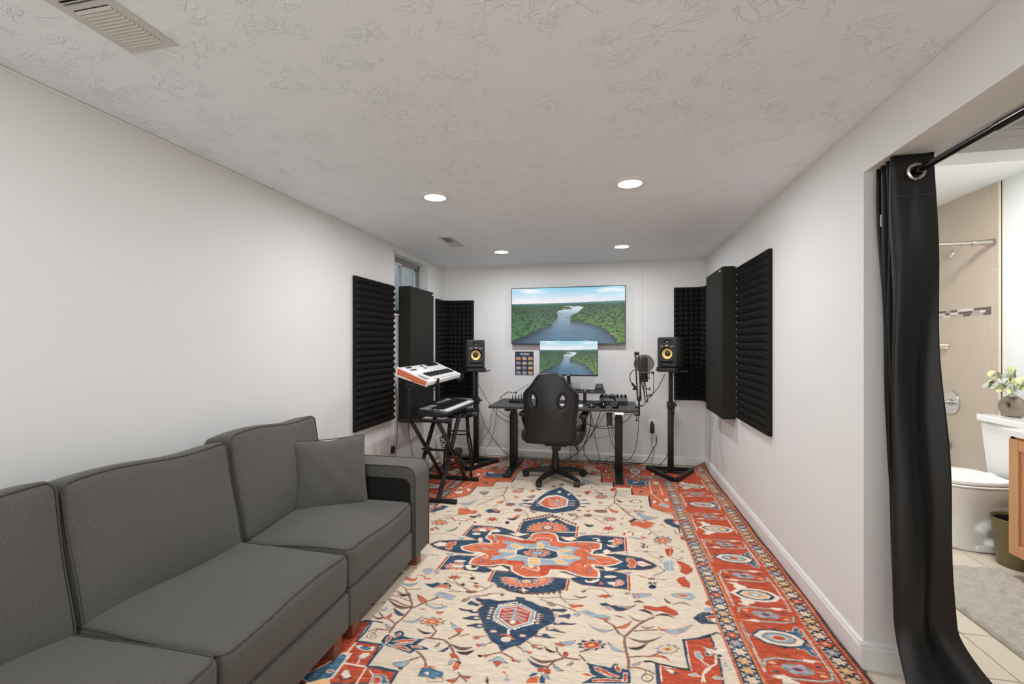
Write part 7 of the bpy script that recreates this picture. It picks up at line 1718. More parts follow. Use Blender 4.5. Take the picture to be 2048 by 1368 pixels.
MB().cyl((.375, 4.285, 1.003), (.398, 4.285, 1.003), .011, n=14).build('yoke_knob', BMET, mc, smooth=True)
pf = thing('pop_filter', 'round grey mesh pop filter on a gooseneck in front of the microphone', 'pop filter', (.302, 4.22, 1.0))
cz = 1.085
MB().tube([(.304+.083*math.cos(a), 4.205, cz+.080*math.sin(a)) for a in np.linspace(0, 2*PI, 33)[:-1]], .0042, 8, smooth=False, closed=True).build('hoop', mat('hoop_grey', (110, 110, 108), .4, .4), pf, smooth='all')
mesh_m = mat('nylon_mesh', (70, 70, 69), .8, alpha=.55, noise=.1)
MB().prism([(.304+.081*math.cos(a), cz+.078*math.sin(a)) for a in np.linspace(0, 2*PI, 41)[:-1]], 'y', 4.2045, 4.2055).build('mesh', mesh_m, pf)
MB().tube([(.235, 4.205, 1.035), (.205, 4.21, 1.02), (.185, 4.22, .98), (.19, 4.24, .93), (.212, 4.26, .895)], .0036, 6).build('gooseneck', RUB, pf, smooth='all')
MB().cyl((.205, 4.255, .905), (.235, 4.28, .865), .010, n=10).box((.21, 4.25, .845), (.25, 4.28, .865), b=.003).build('clip', BLK, pf, smooth=True)

# ---------------------------------------------------------------- gaming chair
ch = thing('gaming_chair', 'black leather gaming chair seen from behind at the desk', 'chair', (-.495, 4.24, 0))
CX = -.517; Yb = 4.0
half = [(0, 1.008), (.06, 1.006), (.10, .995), (.128, .965), (.150, .93), (.185, .885), (.225, .85), (.250, .815), (.254, .76), (.246, .70), (.236, .62), (.230, .54), (.226, .47), (.222, .42), (.206, .395), (.195, .382), (.10, .378), (0, .377)]
outer = [(a, b_) for a, b_ in half] + [(-a, b_) for a, b_ in half[::-1][1:-1]]
def oval(cx, cz, rx, rz, tilt, n=20):
    return [(cx+rx*math.cos(t)*math.cos(tilt)-rz*math.sin(t)*math.sin(tilt), cz+rx*math.cos(t)*math.sin(tilt)+rz*math.sin(t)*math.cos(tilt)) for t in np.linspace(0, 2*PI, n, endpoint=False)]
def bend(x, y, z):
    w = abs(x)/.25; yy = y + .045*w**2 - .09*max(0, (z-.55))/.45*0 + .06*(z-.40)*0 + .035*max(0, z-.75)
    return (x, yy - .03*(1-w*w)*math.sin((z-.37)/.64*PI)*1.0, z)
Mc = T((CX, Yb, 0)) @ RZ(math.radians(-3))
plate('backrest_shell', outer, [oval(-.143, .758, .026, .056, .12), oval(.118, .758, .026, .056, -.12)], .085, LEATH, ch, Mc @ T((0, .03, 0)), bevel=.026, cuts=12, fn=bend)
for c_, tl in ((-.143, .12), (.118, -.12)):
    MB().tube([tuple(Mc @ Vector(bend(p[0], -.012, p[1])) ) for p in oval(c_, .758, .029, .060, tl)], .0045, 6, smooth=False, closed=True).build('opening_trim', LEATH, ch, smooth='all')
rim = [(a*.93, .70+(b_-.70)*.955) for a, b_ in half]; rim = rim + [(-a, b_) for a, b_ in rim[::-1][1:-1]]
MB().tube([tuple(Mc @ Vector(bend(a, -.0135, b_))) for a, b_ in rim], .003, 5, smooth=False, closed=True).build('seam_piping', mat('seam_black', (22, 22, 22), .4), ch, smooth='all')
merge(soft_box(.50, .48, .10, .035, (0, 0, .015), 10, lambda x, y, z: tuple(Mc @ Vector((x, y+.31, z+.40)))).build('seat', LEATH, ch, smooth='all'))
for sx in (-1, 1):
    o = merge(soft_box(.085, .46, .11, .035, (.01, 0, .01), 8, lambda x, y, z: tuple(Mc @ Vector((x+sx*.235, y+.31, z+.425)))).build('seat_bolster', LEATH, ch, smooth='all'))
    Pq = [(.26, .36, .40), (.275, .30, .45), (.282, .22, .53), (.278, .17, .585), (.272, .30, .60), (.272, .44, .60), (.262, .50, .56), (.262, .46, .45)]
    MB().tube([tuple(Mc @ Vector((a*sx, b_, c_))) for a, b_, c_ in Pq], .016, 8).build('armrest_loop', BLK, ch, smooth='all')
    merge(soft_box(.07, .30, .042, .018, (0, 0, .006), 8, lambda x, y, z: tuple(Mc @ Vector((x+sx*.282, y+.30, z+.607)))).build('armrest_pad', LEATH, ch, smooth='all'))
MB().box((CX-.06, Yb+.15, .325), (CX+.14, Yb+.42, .352), b=.004).build('tilt_mechanism', BMET, ch, smooth=True)
MB().tube([(CX+.08, Yb+.2, .335), (CX+.2, Yb+.18, .335), (CX+.225, Yb+.17, .325), (CX+.24, Yb+.16, .29)], .006, 6).build('height_lever', BMET, ch, smooth='all')
MB().cyl((CX+.032, Yb+.21, .10), (CX+.032, Yb+.21, .235), .036, .030, 18).cyl((CX+.032, Yb+.21, .235), (CX+.032, Yb+.21, .285), .030, .022, 18).cyl((CX+.032, Yb+.21, .28), (CX+.032, Yb+.21, .33), .014).box((CX-.0, Yb+.17, .28), (CX+.08, Yb+.25, .325), b=.006).build('gas_lift_cover', BLK, ch, smooth=True)
hubc = Vector((CX+.032, Yb+.21, 0))
MB().cyl(hubc+Vector((0, 0, .075)), hubc+Vector((0, 0, .125)), .045, .042, 20).build('base_hub', BLK, ch, smooth=True)
for k in range(5):
    a = math.radians(-114+72*k); d = Vector((math.cos(a), math.sin(a), 0)); n_ = Vector((-d.y, d.x, 0)); mb = MB()
    sec = []
    for u, hw, z0, z1 in ((.03, .030, .075, .12), (.14, .024, .070, .112), (.24, .019, .060, .092), (.30, .017, .052, .078)):
        p = hubc+d*u; sec.append([tuple(p+n_*hw+Vector((0, 0, z0))), tuple(p-n_*hw+Vector((0, 0, z0))), tuple(p-n_*hw*.7+Vector((0, 0, z1))), tuple(p+n_*hw*.7+Vector((0, 0, z1)))])
    mb.grid(sec, closed_u=True).add(sec[-1], [(0, 1, 2, 3)]).add(sec[0], [(0, 1, 2, 3)])
    arm_ = mb.build('base_arm', BLK, ch, bevel=.003, smooth=True)
    c = hubc+d*.285; ct = MB(); tw = a+.6
    ax = Vector((math.cos(tw), math.sin(tw), 0)); cc = c+Vector((0, 0, FZ+.026))
    for s in (1, -1): ct.cyl(cc+ax*.006*s, cc+ax*.024*s, .026, n=18)
    ct.cyl(cc-ax*.02, cc+ax*.02, .006); ct.build('caster', BLK, arm_, smooth=True)
    hd_ = MB(); P = [[tuple(cc+ax*s*.026+Vector((math.cos(t)*.031*-ax.y, math.cos(t)*.031*ax.x, .031*math.sin(t)))) for t in np.linspace(.0, PI, 8)] for s in (-1, -.5, 0, .5, 1)]
    hd_.grid(P); hd_.build('caster_hood', BLK, arm_, smooth='all')
# ---------------------------------------------------------------- speaker stands and speakers
def stand(x, y, zp, label, rz=0):
    t = thing('speaker_stand', label, 'speaker stand', (x, y, 0), rz, 'triangular base speaker stands')
    V = [Vector((-.215, .115, 0)), Vector((.215, .115, 0)), Vector((.02, -.265, 0)), Vector((-.02, -.265, 0))]
    for a, b_ in ((0, 1), (1, 2), (3, 0), (2, 3)):
        a, b_ = V[a], V[b_]; d = (b_-a).normalized(); n = Vector((-d.y, d.x, 0))*.017; vs = [a+n, a-n, b_-n, b_+n]
        MB().add([(p.x, p.y, FZ) for p in vs]+[(p.x, p.y, FZ+.034) for p in vs], [(0, 3, 2, 1), (4, 5, 6, 7), (0, 1, 5, 4), (1, 2, 6, 5), (2, 3, 7, 6), (3, 0, 4, 7)]).build('base_bar', BMET, t, local=True, bevel=.002)
    MB().box((-.17, .0, FZ), (.17, .10, FZ+.012)).build('base_plate', BMET, t, local=True)
    MB().box((-.027, .01, FZ+.012), (.027, .058, .66), b=.004).build('lower_pole', BMET, t, local=True, smooth=True)
    MB().box((-.019, .016, .64), (.019, .052, zp-.004), b=.003).build('upper_pole', BMET, t, local=True, smooth=True)
    MB().box((-.034, .0, .635), (.034, .068, .70), b=.004).cyl((.03, .034, .668), (.06, .034, .668), .008).cyl((.05, .034, .668), (.058, .034, .668), .012, n=12).build('height_clamp', BLK, t, local=True, smooth=True)
    MB().box((-.135, -.115, zp-.006), (.135, .15, zp), b=.002).box((-.135, -.118, zp-.006), (-.07, -.108, zp+.008)).box((.07, -.118, zp-.006), (.135, -.108, zp+.008)).build('top_plate', BMET, t, local=True)
    return t
s_r = stand(.588, 4.625, 1.004, 'black speaker stand beside the desk near the power outlet', 0)
s_l = stand(-1.37, 4.59, .981, 'black speaker stand behind the round stool', math.radians(2))
def speaker(x, y, z, rz, label):
    pd = thing('isolation_pad', label.replace('small black studio speaker with yellow cone', 'dark foam pad under the speaker'), 'speaker pad', (x, y, z), rz, 'speaker pads')
    MB().add([(-.105, -.12, 0), (.105, -.12, 0), (.105, .12, 0), (-.105, .12, 0), (-.105, -.115, .036), (.105, -.115, .036), (.105, .12, .030), (-.105, .12, .030)], [(0, 3, 2, 1), (4, 5, 6, 7), (0, 1, 5, 4), (1, 2, 6, 5), (2, 3, 7, 6), (3, 0, 4, 7)]).build('foam_wedge', FOAM, pd, local=True, bevel=.004)
    MB().box((-.088, -.13, .0), (.088, -.121, .028), b=.002).build('foam_lip', mat('pad_face', (56, 54, 51), .95, noise=.2, nscale=300), pd, local=True)
    t = thing('studio_speaker', label, 'speaker', (x, y, z+.037), rz, 'studio speakers on stands')
    w, d, h = .186, .24, .287
    MB().box((-w/2, -d/2+.02, 0), (w/2, d/2, h), b=.006).build('cabinet', BLK, t, local=True, smooth=True)
    face = mat('speaker_face', (44, 44, 43), .42, noise=.06)
    plate('front_baffle', rrect(-w/2, .001, w/2, h-.001, .018, 5), [[(.0+.066*math.cos(a), .128+.066*math.sin(a)) for a in np.linspace(0, 2*PI, 32, endpoint=False)], [(.023*math.cos(a), .236+.023*math.sin(a)) for a in np.linspace(0, 2*PI, 24, endpoint=False)], [(-.062, .046), (-.052, .034), (.052, .034), (.062, .046), (.055, .050), (-.055, .050)]], .026, face, t, WM(t) @ T((0, -d/2+.012, 0)), bevel=.005)
    MB().box((-w/2+.01, -d/2+.024, .01), (w/2-.01, -d/2+.03, h-.01)).build('inner_void', mat('void_black', (6, 6, 6), .9), t, local=True)
    R90 = RX(PI/2)
    Mw = T((0, -d/2+.004, .128)) @ RX(PI/2)
    MB().lathe([(.066, -.004), (.062, .002), (.058, -.001), (.053, -.005)], n=36, M=Mw, cap=False).build('woofer_surround', RUB, t, local=True, smooth=True)
    MB().lathe([(.051, -.004), (.040, -.010), (.020, -.020)], n=36, M=Mw, cap=False).build('woofer_cone', mat('yellow_cone', (236, 204, 120), .45, noise=.12, nscale=120), t, local=True, smooth='all')
    MB().lathe([(.021, -.019), (.017, -.012), (.010, -.007), (.001, -.005)], n=20, M=Mw, cap=False).build('dust_cap', mat('dust_cap_grey', (66, 58, 52), .4), t, local=True, smooth='all')
    MB().lathe([(.070, 0), (.0725, .004), (.069, .005), (.066, .001)], n=36, M=T((0, -d/2-.0005, .128)) @ RX(PI/2), cap=False).build('woofer_ring', mat('ring_grey', (92, 92, 90), .3), t, local=True, smooth=True)
    MB().lathe([(.027, 0), (.024, -.006), (.014, -.010)], n=24, M=T((0, -d/2-.001, .236)) @ RX(PI/2), cap=False).build('tweeter_horn', BLK, t, local=True, smooth=True)
    MB().lathe([(.0135, -.009), (.010, -.003), (.001, 0)], n=18, M=T((0, -d/2-.001, .236)) @ RX(PI/2), cap=False).build('tweeter_dome', mat('dome_silver', (120, 118, 114), .3, .6), t, local=True, smooth='all')
    MT = WM(t) @ T((0, -d/2-.0015, 0)) @ RX(PI/2)
    text_mesh('lettering', 'KRK', .014, WHT, t, MT @ T((-.052, .2, 0))); text_mesh('lettering', 'ROKIT', .012, WHT, t, MT @ T((.050, .198, 0)))
    MB().cyl((0, -d/2-.001, .204), (0, -d/2-.004, .204), .006, n=14).build('power_light', mat('lit_badge', (235, 235, 225), .3, emit=.6), t, local=True)
    return t
speaker(.60, 4.665, 1.0045, math.radians(-30), 'small black studio speaker with yellow cone, beside the pop filter')
speaker(-1.40, 4.625, .9815, math.radians(28), 'small black studio speaker with yellow cone, above the round stool')

# ---------------------------------------------------------------- keyboard stand with two tiers
ks = thing('keyboard_stand', 'black double-braced X keyboard stand with an upper tier', 'keyboard stand', (-1.4, 3.65, 0))
TN, TF, BN, BF = 3.27, 3.88, 3.39, 3.995
for yy in (BN, BF):
    MB().cyl((-1.63, yy, FZ+.018), (-1.21, yy, FZ+.018), .016, n=14).build('foot_bar', BMET, ks, smooth=True)
    for x in (-1.21, -1.66): MB().cyl((x, yy, FZ+.018), (x+.045, yy, FZ+.018), .019, n=14).build('rubber_cap', RUB, ks, smooth=True)
for yy in (TN, TF):
    MB().cyl((-1.60, yy, .676), (-1.20, yy, .676), .015, n=14).build('support_bar', BMET, ks, smooth=True); MB().cyl((-1.21, yy, .678), (-1.165, yy, .678), .020, n=14).build('rubber_cap', RUB, ks, smooth=True)
for k, x in enumerate((-1.27, -1.49)):
    for a, b_ in (((x, TN, .665), (x-.018, BF, .03)), ((x-.028, TF, .665), (x-.046, BN, .03))):
        MB().cyl(a, b_, .0205, n=4).build('leg', BMET, ks, smooth=True)
for z in (.36, .38): MB().cyl((-1.58, 3.64, .37), (-1.22, 3.64, .37), .010, n=12)
MB().cyl((-1.56, 3.64, .365), (-1.20, 3.64, .365), .010, n=12).cyl((-1.25, 3.61, .365), (-1.205, 3.61, .365), .035, n=20).build('pivot_bolt', BMET, ks, smooth=True)
MB().cyl((-1.46, 3.585, .395), (-1.46, 3.50, .405), .007, n=10).cyl((-1.46, 3.50, .405), (-1.46, 3.475, .41), .017, n=14).build('lock_knob', BLK, ks, smooth=True)
for yy in (TN-.01, TF-.03):
    MB().box((-1.515, yy-.014, .66), (-1.487, yy+.014, .985), b=.003).build('upper_post', BMET, ks, smooth=True)
    MB().cyl((-1.63, yy, 1.050), (-1.29, yy, .940), .011, n=10).cyl((-1.30, yy, .943), (-1.272, yy, .962), .012, n=10).build('tier_arm', BMET, ks, smooth=True)
    MB().cyl((-1.275, yy, .955), (-1.265, yy, 1.0), .012, .010, n=10).build('rubber_hook', RUB, ks, smooth=True)
    MB().cyl((-1.53, yy, .95), (-1.47, yy, .95), .022, n=14).build('joint', BLK, ks, smooth=True)
MB().cyl((-1.5, TN, .86), (-1.5, TF-.03, .86), .006, n=8).cyl((-1.5, 3.5, .845), (-1.5, 3.5, .875), .011).build('tie_rod', BMET, ks, smooth=True)

def piano(parent, M, n_oct, y0, y1, xf, depth, z, wmat, bmat):
    # row of keys along local y, fronts at x = xf, each key a part
    nw = n_oct*7+1; pw = (y1-y0)/nw; wk = None; bk_ = None
    for i in range(nw):
        if wk is None: o = MB().box((-depth, 0, 0), (0, pw*.93, .010), b=.0012).build('white_key', wmat, parent, local=True); wk = o.data
        else: o = bpy.data.objects.new('white_key', wk); COL.objects.link(o); o.parent = parent
        o.matrix_local = WM(parent).inverted() @ M @ T((xf, y0+i*pw, z))
        if i % 7 in (0, 1, 3, 4, 5) and i < nw-1:
            if bk_ is None: o = MB().box((-depth*.64, -pw*.29, 0), (0, pw*.29, .012), b=.0015).build('black_key', bmat, parent, local=True); bk_ = o.data
            else: o = bpy.data.objects.new('black_key', bk_); COL.objects.link(o); o.parent = parent
            o.matrix_local = WM(parent).inverted() @ M @ T((xf-depth*.36, y0+(i+1)*pw, z+.010))
KW = mat('key_ivory', (238, 238, 235), .35); KB_ = mat('key_black', (18, 18, 18), .35)
up_ = thing('synthesizer', 'white synthesizer keyboard with orange wood end on the upper tier', 'keyboard', (-1.42, 3.505, 1.0))
M = T((-1.42, 3.505, 1.018)) @ RZ(.055) @ RY(.318)
Lh, Dh = .438, .125
MB().prism([(-Dh, -.024), (Dh, -.024), (Dh, .006), (Dh-.01, .010), (Dh-.115, .010), (Dh-.12, .026), (-Dh, .034)], 'y', -Lh+.004, Lh-.004, M).build('body', WHT, up_, smooth=True, bevel=.002)
for s in (-1, 1):
    ya, yb = (s*Lh, s*(Lh-.012)) if s < 0 else (Lh-.012, Lh)
    MB().prism([(-Dh-.004, -.028), (Dh+.004, -.028), (Dh+.004, .016), (-Dh-.004, .040)], 'y', min(ya, yb), max(ya, yb), M).build('end_cheek', WHT, up_, smooth=True, bevel=.002)
    MB().prism([(-Dh+.010, -.012), (-.01, -.016), (.02, -.024), (Dh-.006, -.020), (Dh-.006, .010), (-Dh+.006, .030)], 'y', s*Lh-.003 if s < 0 else s*Lh, s*Lh if s < 0 else s*Lh+.003, M).build('wood_inlay', mat('orange_wood', (196, 104, 66), .45, noise=.2, nscale=10, stretch=(1, 10, 8)), up_)
piano(up_, M, 4, -.27, .40, Dh-.012, .10, .010, KW, KB_)
for k in range(24): MB().cyl(M @ Vector((-.105+.022*(k % 2), .10+.024*(k//2), .033-.003*(k % 2))), M @ Vector((-.105+.022*(k % 2), .10+.024*(k//2), .047-.003*(k % 2))), .006, .005, 8).build('knob', KB_, up_, smooth=True)
MB().box((-.112, -.03, .030), (-.085, .03, .034), M).box((-.112, -.33, .031), (-.09, -.23, .0345), M).box((-.07, -.34, .027), (-.05, -.22, .031), M).box((-.07, -.05, .027), (-.052, .02, .031), M).build('display', KB_, up_)
MB().box((-.02, -.40, .010), (.09, -.36, .014), M).box((-.02, -.345, .010), (.09, -.305, .014), M).build('touch_strip', mat('strip_grey', (150, 150, 148), .4), up_)
lo_ = thing('midi_keyboard', 'black keyboard controller with white keys on the lower tier', 'keyboard', (-1.382, 3.71, .70))
M = T((-1.375, 3.70, .727)) @ RZ(-.02) @ RY(.053)
Lh, Dh = .385, .14
MB().prism([(-Dh, -.024), (Dh, -.024), (Dh, .0), (Dh-.006, .004), (Dh-.13, .004), (Dh-.135, .018), (-Dh, .026)], 'y', -Lh, Lh, M).build('body', BLK, lo_, smooth=True, bevel=.002)
MB().prism([(-Dh, -.026), (Dh+.004, -.026), (Dh+.004, .012), (-Dh+.01, .027)], 'y', -Lh-.012, -Lh, M).build('end_cheek', BLK, lo_, smooth=True, bevel=.002); MB().prism([(-Dh, -.026), (Dh+.004, -.026), (Dh+.004, .012), (-Dh+.01, .027)], 'y', Lh, Lh+.012, M).build('end_cheek', BLK, lo_, smooth=True, bevel=.002)
piano(lo_, M, 4, -.27, .372, Dh-.004, .125, .004, KW, KB_)
for k in range(2): MB().cyl(M @ Vector((.06, -.345+k*.03, .0)), M @ Vector((.06, -.335+k*.03, .0)), .024, n=20).build('wheel', GREY, lo_, smooth=True)
MB().box((-.075, -.27, .021), (-.02, -.12, .0245), M).box((-.09, .0, .022), (-.055, .28, .0255), M).build('display', mat('display_glare', (214, 216, 214), .12), lo_)
pk = None
for k in range(16):
    o = MB().box((0, 0, 0), (.016, .016, .004)).build('pad', mat('pad_white', (206, 206, 202), .4), lo_, local=True) if pk is None else bpy.data.objects.new('pad', pk)
    if pk is None: pk = o.data
    else: COL.objects.link(o); o.parent = lo_
    o.matrix_local = WM(lo_).inverted() @ M @ T((-.07+.019*(k // 4), -.37+.019*(k % 4), .021))
for k in range(9): MB().cyl(M @ Vector((-.115, -.28+.028*k, .024)), M @ Vector((-.115, -.28+.028*k, .045)), .007, .006, 8).build('knob', KB_, lo_, smooth=True)
mk = thing('mini_keyboard', 'small white mini keyboard stood on end by the wall behind the stand', 'keyboard', (-1.70, 4.50, FZ))
M = T((-1.665, 4.50, FZ)) @ RZ(math.radians(25)) @ RY(math.radians(-13))
MB().box((-.045, -.015, .012), (.045, .015, .31), M, b=.003).build('body', WHT, mk, smooth=True)
MB().box((.0, -.0175, .04), (.04, -.015, .30), M).build('key_bed', KB_, mk)
for k in range(13): MB().box((.004, -.0205, .045+k*.0195), (.040 if k % 3 else .022, -.0172, .0555+k*.0195), M).build('key', KW, mk)

# ---------------------------------------------------------------- round bar stool
st_ = thing('bar_stool', 'black metal stool with round seat behind the keyboard stand', 'stool', (-1.43, 4.23, 0))
sx_, sy_ = -1.43, 4.22
MB().lathe([(.001, .562), (.13, .562), (.165, .566), (.178, .577), (.176, .592), (.160, .602), (.001, .604)], (sx_, sy_, 0), 36).build('seat', GLOSS, st_, smooth=True)
LG = []
for k in range(4):
    a = math.radians(-32+90*k); d = Vector((math.cos(a), math.sin(a), 0)); P = [Vector((sx_, sy_, .565))+d*.115, Vector((sx_, sy_, .36))+d*.135, Vector((sx_, sy_, .25))+d*.165, Vector((sx_, sy_, FZ+.01))+d*.185]; LG.append(P)
    MB().tube([tuple(p) for p in P], .0105, 8).build('leg', BMET, st_, smooth='all'); MB().cyl(P[-1]-Vector((0, 0, .009)), P[-1]+Vector((0, 0, .015)), .014, n=10).build('foot_cap', RUB, st_, smooth=True)
def legp(P, z):
    for a, b_ in zip(P, P[1:]):
        if b_.z <= z <= a.z: return a.lerp(b_, (a.z-z)/(a.z-b_.z))
for k in range(4):
    for z in ((.42, .17) if k % 2 == 0 else (.40, .13)): MB().cyl(legp(LG[k], z), legp(LG[(k+1) % 4], z), .007, n=8).build('rung', BMET, st_, smooth=True)

# ---------------------------------------------------------------- outlets and cables
ol = thing('wall_outlet', 'white wall outlet with a black adapter on the end wall by the speaker stand', 'outlet', (.443, YB, .40))
MB().box((.405, YB-.006, .335), (.483, YB, .465), b=.002).build('cover_plate', WHT, ol, smooth=True); MB().box((.425, YB-.009, .405), (.463, YB-.005, .452), b=.002).build('socket', WHT, ol, smooth=True)
MB().box((.424, YB-.045, .325), (.464, YB-.009, .425), b=.004).cyl((.444, YB-.03, .425), (.444, YB-.03, .45), .010).build('adapter', BLK, ol, smooth=True)
ol = thing('wall_outlet', 'white wall outlet with round black plug between sofa arm and keyboard stand', 'outlet', (XL, 3.70, .37))
MB().box((XL, 3.66, .30), (XL+.005, 3.742, .43), b=.002).build('cover_plate', WHT, ol, smooth=True); MB().cyl((XL+.004, 3.70, .345), (XL+.03, 3.70, .345), .017, n=16).box((XL+.004, 3.684, .30), (XL+.025, 3.716, .345)).build('plug', BLK, ol, smooth=True)
def zc(pts, Y, s=(960, 730, 5.262)):
    v = [float(a) for a in pts.replace(',', ' ').split()]; return [tuple(at(s[0]+a/s[2], s[1]+b_/s[2], Y)) for a, b_ in zip(v[::2], v[1::2])]
def fl_(P, z=.013): return [(p[0], p[1], max(p[2], z)) for p in P]
ct = thing('hanging_cables', 'tangle of black cables hanging below the desk by the chair', 'cables', (-.05, 4.8, .35))
for s, Y, r_ in (('1165 480,1165 600,1150 700,1100 830,1095 920,1130 980,1180 1030', 4.74, .0042), ('1160 480,1190 620,1200 700,1220 820,1250 940,1260 1000,1220 1040', 4.8, .0028), ('1270 480,1240 580,1200 680,1110 820,1020 930,900 1000,830 1020', 4.78, .0038),
    ('1100 590,1180 640,1260 665,1350 665,1430 650', 4.7, .0036), ('1100 610,1200 650,1330 640,1430 630', 4.72, .0026), ('1330 500,1340 620,1370 760,1400 850,1440 910', 4.76, .003), ('1310 490,1290 560,1230 650,1190 700,1170 760', 4.74, .0024),
    ('1360 560,1380 640,1400 700,1420 800,1435 880', 4.82, .0024), ('1400 560,1440 620,1380 700,1400 760', 4.78, .0022), ('1090 730,1160 750,1230 770,1300 760,1350 740', 4.84, .0018), ('950 840,950 1060', 4.8, .0028), ('1030 930,1020 1000,990 1050', 4.8, .0024),
    ('1490 470,1480 520,1440 560,1430 600', 4.7, .0024), ('1600 520,1550 580,1500 610,1430 650', 4.66, .0032), ('1430 960,1370 965,1330 1000,1325 1040,1360 1050', 4.82, .003), ('1670 520,1665 680,1640 860,1600 960,1550 1000,1490 985', 4.55, .0028),
    ('1030 480,1045 560,1040 800,1030 900,1045 940', 4.8, .0024), ('1130 1040,1300 1055,1450 1050,1600 1065,1700 1060,1760 1000,1810 900,1855 830,1858 740', 4.93, .0042), ('1800 760,1805 820,1830 900,1815 980,1790 1050', 4.98, .0022)):
    MB().tube(fl_(zc(s, Y)), r_, 6).build('cable', RUB, ct, smooth='all')
MB().box((-.115, 4.79, .13), (-.09, 4.81, .165), b=.003).build('splitter', CHR, ct)
cb = thing('speaker_cable', 'black cable running from the speaker by the pop filter to the desk corner', 'cable', (.4, 4.6, 1.0))
MB().tube(zc('1945 100,1900 190,1860 260,1800 320,1760 370,1715 435', 4.62), .0034, 6).build('cable', RUB, cb, smooth='all'); cb2 = cb
cb = thing('speaker_cable', 'thin black cable dropping from the stand pole by the outlet to the rug', 'cable', (.55, 4.8, .5))
MB().tube([(.62, 4.70, .99), (.635, 4.70, .85), (.640, 4.70, .72), (.625, 4.72, .55), (.60, 4.74, .35), (.57, 4.78, .15), (.50, 4.86, .02), (.45, 4.88, .014)], .003, 6).build('cable', RUB, cb, smooth='all')
cb = thing('speaker_cable', 'black cable sagging from the stool side speaker behind the desk to the rug', 'cable', (-1.1, 4.85, .5))
MB().tube([tuple(at(*p, Y)) for *p, Y in ((952, 760, 4.7), (968, 790, 4.8), (985, 816, 4.86), (1000, 835, 4.88), (1030, 850, 4.88))], .003, 6).build('cable', RUB, cb, smooth='all')
MB().tube(fl_([tuple(at(*p, Y)) for *p, Y in ((952, 790, 4.8), (965, 840, 4.84), (985, 875, 4.88), (1005, 900, 4.9), (1025, 915, 4.9))]), .003, 6).build('cable', RUB, cb, smooth='all')
cb = thing('desk_cables', 'two thin black cables hanging from the desk end near the stool', 'cables', (-1.08, 4.8, .4))
MB().tube(fl_(zc('150 455,120 520,105 650,60 740,0 830,-40 870', 4.86)), .0026, 6).build('cable', RUB, cb, smooth='all')
MB().tube(fl_(zc('178 455,165 600,140 720,100 830,45 895,70 950,60 980,0 995', 4.88)), .0026, 6).build('cable', RUB, cb, smooth='all')
MB().tube(zc('170 455,250 520,330 560,420 600', 4.86), .0026, 6).build('cable', RUB, cb, smooth='all')
cb = thing('strip_cables', 'thin black cables looping from the power strip towards the wall', 'cables', (-.9, 4.6, .75))
for s in ('345 300,310 280,270 295,230 330,200 370', '365 300,330 285,280 300,240 320,205 350', '400 350,430 310,470 305'): MB().tube(zc(s, 4.50), .0022, 6).build('cable', RUB, cb, smooth='all')
MB().tube(zc('510 200,470 230,430 255,390 275,350 290', 4.80), .0022, 6).box(tuple(at(1032, 786, 4.82)-Vector((.010, .006, .006))), tuple(at(1032, 786, 4.82)+Vector((.010, .006, .010)))).build('cable', RUB, cb, smooth=True)
for (a, b_), lb in (((822, 848), 'thin black cable running down the wall just behind the sofa arm'), ((790, 700), 'thin black cable hanging beside the bass trap near the wall outlet')):
    cb = thing('keyboard_cable', lb, 'cable', (-1.80, 3.9, .5))
    if a == 822: P = [(XL+.02, 4.02, .62), (XL+.012, 4.03, .45), (XL+.015, 4.07, .30), (XL+.03, 4.11, .12), (XL+.05, 4.14, .014)]
    else: P = [(XL+.02, 3.72, .95), (XL+.012, 3.78, .80), (XL+.012, 3.80, .60), (XL+.012, 3.78, .40), (XL+.012, 3.76, .22), (XL+.03, 3.77, .014)]
    MB().tube(P, .0026, 6).build('cable', RUB, cb, smooth='all')
cb = thing('floor_cables', 'tangle of thin cables lying on the rug behind the keyboard stand', 'cables', (-1.6, 4.3, .013)); r = random.Random(8)
for k in range(7):
    x, y = r.uniform(-1.7, -1.55), r.uniform(4.1, 4.45); P = []
    for q in range(9): P.append((x, y, .014+.004*r.random())); x = min(-1.42, max(-1.8, x+r.uniform(-.1, .1))); y = min(4.6, max(3.95, y+r.uniform(-.12, .12)))
    MB().tube(P, .0026, 5).build('cable', RUB, cb, smooth='all')

# ---------------------------------------------------------------- curtain on its rod
rd = thing('curtain_rod', 'black tension rod across the top of the doorway', 'curtain rod', (1.045, 1.23, 1.862))
MB().cyl((1.045, .46, 1.862), (1.045, 1.50, 1.862), .0145, n=18).build('outer_tube', GLOSS, rd, smooth=True); MB().cyl((1.045, 1.48, 1.862), (1.045, 2.018, 1.862), .0115, n=18).build('inner_tube', GLOSS, rd, smooth=True)
for a, b_ in ((.45, .46), (2.008, 2.019)): MB().cyl((1.045, a, 1.862), (1.045, b_, 1.862), .022, n=18).build('end_cap', RUB, rd, smooth=True)
cu_ = thing('door_curtain', 'long black satin curtain with silver grommets bunched at the doorway jamb', 'curtain', (1.045, 1.93, 0))
YS = [1.842, 1.842, 1.843, 1.846, 1.868, 1.886, 1.904, 1.922, 1.940, 1.958, 1.974, 1.986]
XTOP = [1.100, 1.06, 1.02, .984, .990, 1.10, .986, 1.10, .986, 1.095, .996, 1.03]
XBOT = [1.185, 1.125, 1.06, .995, 1.008, 1.19, 1.02, 1.19, 1.045, 1.17, 1.065, 1.12]
